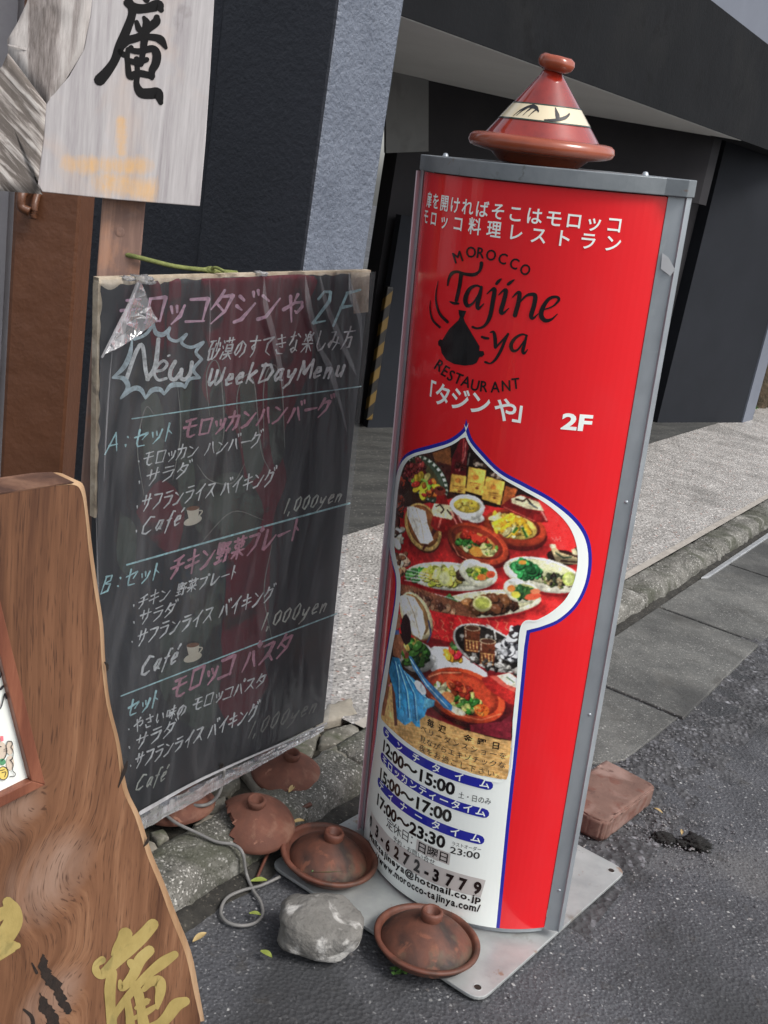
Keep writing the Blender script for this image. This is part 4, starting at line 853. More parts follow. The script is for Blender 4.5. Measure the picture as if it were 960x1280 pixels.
    for (a_, b_) in ((368, 790), (422, 836)):
        poly([(a_-28, b_-44), (a_+30, b_-38), (a_+22, b_+46), (a_-26, b_+38)], (92, 44, 28), .15, gx=.2); el(a_+1, b_-42, 29, 10, 5, (70, 40, 30)); el(a_+1, b_-42, 29, 10, 5, (206, 186, 150), inner=.7)
        for q in range(4): line([(a_-20+q*12, b_+4), (a_-18+q*12, b_+32)], 3, (216, 176, 110))
        line([(a_-24, b_), (a_+24, b_+6)], 3, (206, 160, 96)); line([(a_-23, b_+34), (a_+22, b_+40)], 3, (206, 160, 96)); line([(a_-22, b_-34), (a_-22, b_-8)], 3, (224, 200, 170))
    el(500, 830, 42, 34, 10, (150, 150, 152), .1); flecks(500, 826, 40, 34, 0, 60, [(226, 226, 228), (70, 70, 74), (250, 250, 250), (30, 30, 34)], 8); el(515, 780, 26, 18, 0, (220, 220, 216)); flecks(520, 772, 26, 22, 0, 20, [(240, 240, 236), (60, 50, 50)], 7); poly([(508, 745), (530, 735), (545, 742), (545, 765), (515, 762)], (36, 26, 30)); flecks(450, 880, 90, 10, 18, 30, [(180, 176, 168), (60, 56, 50)], 5)
    shd(358, 1022, 160, 88, 22, .5); shd(180, 872, 74, 50, 20, .4)
    # big tagine dish
    el(345, 1000, 150, 92, 22, (70, 12, 18)); el(343, 985, 148, 88, 22, (196, 66, 36), .04, gx=.07); el(340, 978, 128, 70, 22, (150, 44, 28), .04); el(338, 980, 118, 62, 22, (178, 60, 36), .04); line([(215, 920), (260, 905), (330, 905)], 5, (236, 150, 110)); line([(225, 990), (300, 1050), (400, 1072), (470, 1050)], 4, (232, 120, 80))
    flecks(330, 1000, 66, 40, 24, 90, [(50, 120, 40), (80, 150, 60), (200, 200, 110), (40, 90, 36)], 8); flecks(270, 966, 34, 22, 20, 30, [(120, 160, 70), (226, 222, 170)], 8); flecks(325, 958, 44, 16, 20, 20, [(200, 50, 34), (170, 40, 30), (220, 90, 50)], 10); el(283, 992, 24, 20, 20, (240, 150, 90)); el(402, 1038, 26, 22, 20, (234, 110, 40)); flecks(402, 1036, 18, 14, 0, 10, [(240, 140, 60), (210, 80, 30)], 6); el(315, 1040, 32, 12, 24, (236, 228, 196)); el(350, 1022, 10, 9, 0, (190, 196, 110))
    poly([(400, 925), (440, 912), (530, 955), (545, 1020), (500, 1016), (420, 960)], (180, 38, 34), .05, gx=.1); poly([(430, 918), (470, 912), (530, 950), (520, 975), (470, 950)], (214, 90, 76), .05); poly([(455, 915), (500, 905), (535, 930), (528, 960), (490, 946)], (236, 230, 206), .04); line([(490, 920), (516, 940)], 4, (60, 90, 70))
    # sand floor and dancer (coordinates of the lower zoom)
    O, SC = (470, 720), 4.74
    poly([(20, 800), (60, 620), (110, 640), (130, 850), (300, 820), (420, 870), (560, 920), (720, 965), (810, 975), (800, 1230), (560, 1170), (250, 1080), (20, 900)], (206, 160, 98), .04)
    for i in range(46):
        y0 = 850+i*8.5; P_ = [(60+q*60, y0+q*11+6*math.sin(q*1.3+i)) for q in range(13)]
        P_ = [p for p in P_ if p[1] > 846+max(0, p[0]-300)*.27 or p[0] < 260]
        if len(P_) > 1: line(P_, 2.6, (176, 128, 70) if i % 2 else (226, 186, 128))
    poly([(60, 640), (95, 640), (110, 850), (50, 820)], (214, 170, 110), .04)
    poly([(296, 822), (330, 790), (400, 850), (520, 905), (560, 925)], (120, 24, 34), .06); poly([(560, 880), (740, 860), (800, 820), (804, 972), (690, 950), (560, 918)], (110, 26, 38), .08)
    poly([(104, 470), (100, 360), (112, 310), (140, 330), (168, 400), (150, 470), (150, 492)], (136, 84, 58), .06, gx=.1); poly([(108, 225), (140, 235), (150, 300), (120, 320), (104, 300)], (150, 96, 68), .05); line([(118, 320), (150, 400), (186, 470)], 20, (140, 88, 62)); el(185, 470, 13, 20, 10, (120, 60, 44)); poly([(108, 320), (140, 318), (140, 345), (108, 350)], (70, 90, 140), .1)
    poly([(168, 232), (184, 224), (204, 260), (212, 330), (206, 390), (178, 412), (160, 380), (148, 300), (158, 256)], (34, 20, 20), .1); el(136, 246, 14, 22, 0, (150, 96, 68))
    poly([(62, 560), (90, 540), (86, 640), (66, 760), (52, 830), (36, 824)], (134, 80, 56), .06); poly([(96, 640), (124, 640), (130, 884), (112, 888)], (96, 54, 40), .08)
    poly([(100, 478), (140, 486), (160, 550), (230, 612), (280, 660), (300, 720), (352, 735), (346, 770), (306, 786), (290, 830), (262, 850), (264, 896), (240, 890), (214, 860), (176, 884), (128, 846), (116, 700), (78, 570)], (54, 134, 182), .05, gx=.12, gy=.05)
    for P_ in ([(110, 500), (130, 600), (136, 780)], [(130, 520), (180, 680), (196, 840)], [(160, 560), (226, 700), (240, 860)], [(190, 590), (270, 700), (330, 742)]):
        line(P_, 7, (34, 90, 140)); line([(a+9, b+4) for a, b in P_], 5, (150, 206, 226))
    el(266, 660, 22, 50, -35, (226, 236, 240), .03); poly([(196, 470), (214, 480), (290, 600), (380, 690), (456, 770), (448, 800), (404, 780), (300, 660), (220, 540)], (62, 130, 188), .05); line([(206, 490), (300, 640), (430, 780)], 6, (190, 224, 236)); line([(206, 480), (310, 620), (450, 765)], 3, (24, 60, 110)); poly([(290, 724), (350, 738), (330, 776), (280, 786)], (100, 176, 206), .05)
    el(85, 648, 8, 7, 0, (214, 120, 130))
    G = C.reshape(ns, nz, 3)
    def blur(G):
        P_ = np.pad(G, ((1, 1), (1, 1), (0, 0)), 'edge'); H_ = (P_[:-2]+2*P_[1:-1]+P_[2:])/4; return (H_[:, :-2]+2*H_[:, 1:-1]+H_[:, 2:])/4
    G = blur(G)
    for cell, amp in ((4, .09), (11, .09), (34, .07)):
        g = rng.randn(ns//cell+3, nz//cell+3); ii = np.arange(ns)/cell; jj = np.arange(nz)/cell; i0 = ii.astype(int); j0 = jj.astype(int); fi = (ii-i0)[:, None]; fj = (jj-j0)[None]
        fi = fi*fi*(3-2*fi); fj = fj*fj*(3-2*fj)
        val = g[i0][:, j0]*(1-fi)*(1-fj)+g[i0+1][:, j0]*fi*(1-fj)+g[i0][:, j0+1]*(1-fi)*fj+g[i0+1][:, j0+1]*fi*fj; G = G*(1+amp*val)[..., None]
    G = np.clip(G*1.12+6, 0, 255); C = G.reshape(-1, 3)
    # grain of the print
    C *= (1+rng.randn(C.shape[0], 1)*.03); C = np.clip(C, 0, 255)
    A2 = np.array(PH); ins = inpoly(A2, S.ravel(), Zg.ravel()).reshape(ns, nz)
    q = ins[:-1, :-1] | ins[1:, :-1] | ins[:-1, 1:] | ins[1:, 1:]
    I, J = np.nonzero(q); idx = np.arange(ns*nz).reshape(ns, nz)
    Fq = np.stack([idx[I, J], idx[I+1, J], idx[I+1, J+1], idx[I, J+1]], -1)
    used, inv = np.unique(Fq, return_inverse=True); Fq = inv.reshape(Fq.shape)
    R2 = SR+.0013; loc = np.stack([R2*np.sin(t), -(R2*np.cos(t)-SR*math.cos(SAL)), Zg], -1).reshape(-1, 3)[used]
    V = loc@np.array(SM).T+np.array(SO)-np.array(sign.location)
    me = bpy.data.meshes.new('food_photo'); me.vertices.add(len(V)); me.vertices.foreach_set('co', V.ravel())
    me.loops.add(Fq.size); me.polygons.add(len(Fq)); me.loops.foreach_set('vertex_index', Fq.ravel().astype(np.int32)); me.polygons.foreach_set('loop_start', np.arange(0, Fq.size, 4, dtype=np.int32)); me.update(calc_edges=True); me.validate()
    c = C[used]/255.; c = np.where(c <= .04045, c/12.92, ((c+.055)/1.055)**2.4)
    at = me.color_attributes.new('print', 'FLOAT_COLOR', 'POINT'); at.data.foreach_set('color', np.concatenate([c, np.ones((len(c), 1))], 1).astype(np.float32).ravel())
    m, N, L, B = new_mat('food photo print'); a = N.new('ShaderNodeVertexColor'); a.layer_name = 'print'; L.new(a.outputs[0], B.inputs['Base Color']); B.inputs['Roughness'].default_value = .2; B.inputs['Coat Weight'].default_value = .25; B.inputs['Coat Roughness'].default_value = .08
    me.materials.append(m); o = bpy.data.objects.new('food_photo', me); col.objects.link(o); o.parent = sign
build_photo()
# crisp white edge over the photo's rim
def sedge(P, w2, off, m, name):
    v, f = stroke([s_inv(x, y) for x, y in P], w2, per=4, cap=False); obj(name, [ssz(a, b, off) for a, b in v], f, MAT[m], sign)
sedge(photo_px+[photo_px[0]], .0034, .0020, 'white', 'photo_edge')

# ---- lettering on the panel
def szlay(shapes, off, name, m):
    mb = MB()
    for i, (v, f) in enumerate(shapes): mb.add([ssz(a, b, off+(i % 10)*.00006) for a, b in v], f)
    return mb.build(name, MAT[m], sign)
def fit_text(s, pl, pr, hpx, bold=0.0, xs=None):
    """text between two sight-line points (left edge, right edge at mid height)"""
    (s0, z0), (s1, z1) = s_inv(*pl), s_inv(*pr); hh = abs(s_inv(pr[0], pr[1]-hpx/2)[1]-s_inv(pr[0], pr[1]+hpx/2)[1])
    v, f = text2(s, bold); xa = min(p[0] for p in v); xb = max(p[0] for p in v); ya = min(p[1] for p in v); yb = max(p[1] for p in v)
    return [(s0+(x-xa)/(xb-xa)*(s1-s0), z0+(z1-z0)*(x-xa)/(xb-xa)+(y-(ya+yb)/2)/(yb-ya)*hh) for x, y in v], f
def spread(s, pl, pr, hpx, bold=0.0, wf=1.0, cjk=True):
    """single glyphs spaced evenly from centre to centre"""
    (s0, z0), (s1, z1) = s_inv(*pl), s_inv(*pr); hh = abs(s_inv(pr[0], pr[1]-hpx/2)[1]-s_inv(pr[0], pr[1]+hpx/2)[1]); out = []; n = len(s)
    for i, ch in enumerate(s):
        if ch in ' \u3000': continue
        v, f = text2(ch, bold); t = i/(n-1); cs, cz = s0+(s1-s0)*t, z0+(z1-z0)*t
        if cjk: k = hh/0.92; x0, y0 = 0.5, 0.38
        else:
            xa = min(p[0] for p in v); xb = max(p[0] for p in v); k = hh/0.73; x0, y0 = (xa+xb)/2, .365
        out.append(([(cs+(x-x0)*k*wf, cz+(y-y0)*k) for x, y in v], f))
    return out
# measure the em of the fallback face once
_v, _ = text2('国'); EMX = (min(p[0] for p in _v)+max(p[0] for p in _v))/2; EMY = (min(p[1] for p in _v)+max(p[1] for p in _v))/2; EMH = max(p[1] for p in _v)-min(p[1] for p in _v)
print('em', EMX, EMY, EMH)
def spread_j(s, pl, pr, hpx, bold=0.0, wf=1.0):
    (s0, z0), (s1, z1) = s_inv(*pl), s_inv(*pr); hh = abs(s_inv(pr[0], pr[1]-hpx/2)[1]-s_inv(pr[0], pr[1]+hpx/2)[1]); out = []; n = len(s); k = hh/EMH
    for i, ch in enumerate(s):
        if ch in ' \u3000': continue
        v, f = text2(ch, bold); t = i/(n-1); out.append(([(s0+(s1-s0)*t+(x-EMX)*k*wf, z0+(z1-z0)*t+(y-EMY)*k) for x, y in v], f))
    return out
szlay(spread_j('扉を開ければそこはモロッコ', (537, 250), (768, 281), 20.5, .014), .0009, 'white_lettering', 'white')
szlay(spread_j('モロッコ料理レストラン', (533, 270.5), (766, 304.5), 20.5, .014), .0009, 'white_lettering', 'white')
szlay(spread_j('「タジン', (536, 489), (600, 504.6), 28, .02)+spread_j('や」', (632, 513), (657, 515), 28, .02), .0009, 'white_lettering', 'white')
szlay([fit_text('2F', (702, 526), (740, 529), 21, .035)], .0009, 'white_lettering', 'white')
OFT = .0016
for (a, b, t) in (((482, 914), (610, 981), 'ランチタイム'), ((479, 946.5), (605, 1016), 'モロッカンティータイム'), ((475, 978), (599, 1049), 'ディナータイム')):
    P = [s_inv(*a), s_inv(*b)]; zm = [P[0][1], P[1][1]]; n = 24; hz = abs(s_inv(b[0], b[1]-6)[1]-s_inv(b[0], b[1]+6)[1])
    v, f = stroke([(P[0][0]+(P[1][0]-P[0][0])*i/n, zm[0]+(zm[1]-zm[0])*i/n) for i in range(n+1)], hz*.98, per=1)
    szlay([(v, f)], OFT, 'blue_pill', 'blue')
    szlay(spread_j(t, (a[0]+2.5, a[1]+4), (b[0]-4, b[1]-2), 10.5, .02), OFT+.0003, 'white_lettering', 'white')
szlay([fit_text('12:00〜15:00', (480, 931), (569, 987), 16.5, .034)], OFT, 'black_lettering', 'ink')
szlay([fit_text('15:00〜17:00', (476, 966), (565, 1021), 16.5, .034)], OFT, 'black_lettering', 'ink')
szlay([fit_text('17:00〜23:30', (472.5, 998), (557, 1053.5), 16.5, .034)], OFT, 'black_lettering', 'ink')
szlay([fit_text('土・日のみ', (573.5, 992.5), (614, 1001.5), 8.5)], OFT, 'small_lettering', 'thin_ink')
szlay(spread_j('毎週　金曜日', (539, 904), (620, 931.5), 9, .02), OFT+.0008, 'black_lettering', 'ink')
szlay(spread_j('ベリーダンスショーを', (530.5, 911), (629, 944), 8), OFT+.0008, 'small_lettering', 'thin_ink')
szlay(spread_j('見ながらエキゾチックな', (529.5, 924), (627.5, 955.5), 8), OFT+.0008, 'small_lettering', 'thin_ink')
szlay(spread_j('夜をお過ごし下さい。', (528.5, 935), (626, 968), 8), OFT+.0008, 'small_lettering', 'thin_ink')
szlay(spread_j('定休日：', (488, 1030.5), (518.5, 1051), 13), OFT, 'small_lettering', 'thin_ink')
# stickers under the closing day and the phone number
def sbox(c, wpx, hpx):
    x, y = c; P = [s_inv(x-wpx/2, y-hpx/2), s_inv(x+wpx/2, y+hpx/2)]; s, z = s_inv(x, y); ws = abs(P[1][0]-P[0][0])/2; hz = abs(s_inv(x, y-hpx/2)[1]-s_inv(x, y+hpx/2)[1])/2
    return [(s-ws, z-hz), (s+ws, z-hz), (s+ws, z+hz), (s-ws, z+hz)], [(0, 1, 2, 3)]
szlay([sbox(p, 14, 15) for p in ((528, 1059.5), (541, 1065.5), (555, 1071))], OFT-.0003, 'sticker', 'sticker')
szlay(spread_j('日曜日', (528, 1059.5), (555, 1071), 12.5, .008), OFT+.0003, 'black_lettering', 'ink')
szlay([fit_text('ラストオーダー', (565.5, 1053.5), (601.5, 1061.5), 5.5)], OFT, 'small_lettering', 'thin_ink')
szlay([fit_text('23:00', (563, 1061.5), (600, 1069.5), 8.5, .012)], OFT, 'small_lettering', 'thin_ink')
szlay([fit_text('予約・お問い合せ', (492, 1047), (544, 1078), 7.5)], OFT, 'small_lettering', 'thin_ink')
ph = [('0', 464.5, 1026), ('3', 472, 1039), ('-', 478.5, 1047), ('6', 485.6, 1056), ('2', 496.5, 1065), ('7', 508.5, 1073.5), ('2', 522, 1081.5), ('-', 534, 1088), ('3', 545.5, 1093.5), ('7', 562.5, 1099.5), ('7', 578.8, 1104.5), ('9', 597, 1109)]
sh = []; bxs = []
for i, (ch, x, y) in enumerate(ph):
    v, f = text2(ch, .045); xa = min(p[0] for p in v); xb = max(p[0] for p in v); s, z = s_inv(x, y); hz = abs(s_inv(x, y-7.5)[1]-s_inv(x, y+7.5)[1]); k = hz/.73
    sh.append(([(s+(a-(xa+xb)/2)*k*.78, z+(b-.365)*k) for a, b in v], f))
for i in range(len(ph)-1):
    bxs.append(i)
P = [s_inv(x, y) for _, x, y in ph]; v, f = stroke([(P[0][0]-.008, P[0][1])]+P+[(P[-1][0]+.012, P[-1][1]-.001)], .047, per=3, cap=False)
szlay([(v, f)], OFT-.0004, 'phone_sticker', 'sticker'); szlay(sh, OFT+.0003, 'phone_number', 'ink')
def condensed(s, pts, hpx, bold, name):
    """heavy condensed line along a path of sight points"""
    Q = [s_inv(*p) for p in pts]; n = len(s); out = []
    adv = []; 
    for ch in s:
        v, f = text2(ch, bold); adv.append((max(p[0] for p in v)-min(p[0] for p in v)+.10) if v else .3)
    tot = sum(adv); acc = 0; hz = abs(s_inv(pts[-1][0], pts[-1][1]-hpx/2)[1]-s_inv(pts[-1][0], pts[-1][1]+hpx/2)[1]); k = hz/.73
    for ch, a in zip(s, adv):
        t = (acc+a/2)/tot; acc += a; q = t*(len(Q)-1); i = min(int(q), len(Q)-2); r = q-i; cs = Q[i][0]*(1-r)+Q[i+1][0]*r; cz = Q[i][1]*(1-r)+Q[i+1][1]*r
        v, f = text2(ch, bold); xa = min(p[0] for p in v); xb = max(p[0] for p in v); kx = (Q[-1][0]-Q[0][0])/tot*1.02
        out.append(([(cs+(x-(xa+xb)/2)*kx, cz+(y-.3)*k) for x, y in v], f))
    szlay(out, OFT+.0003, name, 'ink')
condensed('Mail:tajineya@hotmail.co.jp', [(463, 1042), (602, 1124)], 8.6, .03, 'mail_address')
condensed('http://www.morocco-tajinya.com/', [(461.5, 1053), (601, 1135.5)], 9.2, .03, 'web_address')

# ---- logo drawn with a broad pen (coordinates of a 5.333x enlargement of the photograph)
def lg(P): return [(530+p[0]/5.333, 295+p[1]/5.333) for p in P]
def fine(vf, mx=6):
    v, f = vf; bm = bmesh.new(); q = [bm.verts.new((a, b, 0)) for a, b in v]
    for t in f:
        try: bm.faces.new([q[i] for i in t])
        except ValueError: pass
    xs = [a for a, b in v]; x = min(xs)
    while x < max(xs):
        bmesh.ops.bisect_plane(bm, geom=bm.verts[:]+bm.edges[:]+bm.faces[:], plane_co=(x, 0, 0), plane_no=(1, 0, 0)); x += mx
    bm.verts.index_update(); r = [(k.co.x, k.co.y) for k in bm.verts], [tuple(k.index for k in t.verts) for t in bm.faces]; bm.free(); return r
def lgs(P, w_, **kw): return stroke(lg(P), [q*1.14/5.333 for q in (w_ if isinstance(w_, list) else [w_]*len(P))], **kw)
LOGO = [
 lgs([(160, 328), (168, 285), (190, 248), (225, 238), (270, 252), (330, 258), (368, 238), (382, 205), (385, 180)], [10, 14, 20, 16, 18, 22, 16, 20, 22]),
 lgs([(250, 255), (238, 340), (218, 430)], [24, 22, 22]), lgs([(175, 438), (200, 448), (232, 450)], [8, 16, 12]),
 lgs([(388, 345), (350, 330), (305, 355), (278, 420), (292, 465), (330, 445), (372, 380)], [10, 14, 22, 28, 22, 12, 10]), lgs([(385, 340), (372, 400), (358, 460), (365, 485), (400, 452)], [16, 24, 24, 16, 6]),
 lgs([(422, 385), (448, 362), (472, 355), (462, 430), (440, 540), (405, 598), (358, 615), (326, 606)], [6, 12, 24, 26, 24, 16, 12, 14]), lgs([(485, 318), (500, 300), (516, 286)], [16, 18, 8]),
 lgs([(500, 392), (525, 368), (548, 362), (535, 430), (515, 500), (528, 515), (568, 480)], [6, 12, 24, 26, 26, 16, 5]), lgs([(562, 322), (580, 308), (602, 292)], [16, 18, 8]),
 lgs([(592, 408), (618, 382), (638, 380), (632, 440), (608, 528)], [6, 14, 24, 26, 26]), lgs([(632, 450), (680, 400), (718, 388), (742, 400), (735, 460), (715, 530), (728, 548), (762, 518)], [8, 14, 20, 26, 26, 26, 16, 5]),
 lgs([(800, 490), (860, 468), (900, 425), (880, 405), (832, 420), (792, 480), (782, 530), (808, 562), (850, 555), (890, 520)], [8, 10, 16, 16, 20, 26, 28, 24, 14, 5]),
 lgs([(388, 672), (410, 680), (430, 682)], [14, 16, 14]), lgs([(442, 642), (465, 640), (475, 680), (478, 740)], [6, 16, 22, 20]), lgs([(562, 652), (540, 700), (515, 760), (480, 820), (445, 848), (410, 840)], [14, 16, 18, 16, 10, 14]), lgs([(478, 745), (520, 700), (560, 655)], [12, 12, 12]),
 lgs([(690, 665), (655, 655), (610, 680), (582, 725), (592, 762), (625, 758), (668, 700)], [8, 12, 18, 22, 20, 12, 8]), lgs([(685, 662), (672, 715), (660, 765), (670, 782), (692, 756)], [12, 18, 20, 14, 5]),
 lgs([(98, 300), (84, 380), (86, 450), (110, 520), (158, 572)], [3, 8, 12, 16, 18]), lgs([(46, 432), (44, 490), (62, 560), (108, 608)], [3, 7, 12, 14]),
 fine(poly2(lg([(232, 492), (284, 500), (276, 520), (266, 545), (274, 570), (320, 650), (372, 735), (370, 765), (398, 768), (404, 790), (388, 806), (372, 805), (352, 845), (325, 858), (270, 864), (200, 852), (150, 825), (120, 780), (112, 738), (98, 728), (96, 702), (110, 688), (124, 694), (170, 620), (232, 560), (240, 540), (234, 520)]))),
]
mb = MB()
for i, (v, f) in enumerate(LOGO): mb.add([s_px(x, y, .0009+(i % 10)*.00005) for x, y in v], f)
mb.build('logo', MAT['ink'], sign)
def arcword(L, hpx, name, th=.012):
    mb = MB()
    for i, (ch, x, y, ang) in enumerate(L):
        v, f = text2(ch, 0.0); xa = min(p[0] for p in v); xb = max(p[0] for p in v); k = hpx/.73; a = R(ang); cx, cy = 530+x/5.333, 295+y/5.333; out = []
        for (p, q) in v:
            u, w_ = (p-(xa+xb)/2)*k*.85, -(q-.365)*k; out.append((cx+u*math.cos(a)-w_*math.sin(a), cy+u*math.sin(a)+w_*math.cos(a)))
        for q_, (dx_, dy_) in enumerate(((-.35, 0), (.35, 0), (0, .35), (0, -.35))): mb.add([s_px(x_+dx_, y_+dy_, .0009+q_*.00006) for x_, y_ in out], f)
    mb.build(name, MAT['ink'], sign)
arcword([('M', 226, 138, -18), ('O', 315, 105, -2), ('R', 380, 110, 6), ('O', 449, 125, 10), ('C', 527, 149, 14), ('C', 604, 182, 18), ('O', 677, 222, 22)], 14, 'arched_lettering')
arcword([('R', 107, 862, 32), ('E', 146, 898, 30), ('S', 183, 928, 26), ('T', 232, 948, 22), ('A', 283, 968, 18), ('U', 342, 992, 12), ('R', 402, 1000, 6), ('A', 476, 1004, 0), ('N', 548, 996, -3), ('T', 612, 980, -6)], 14, 'arched_lettering')
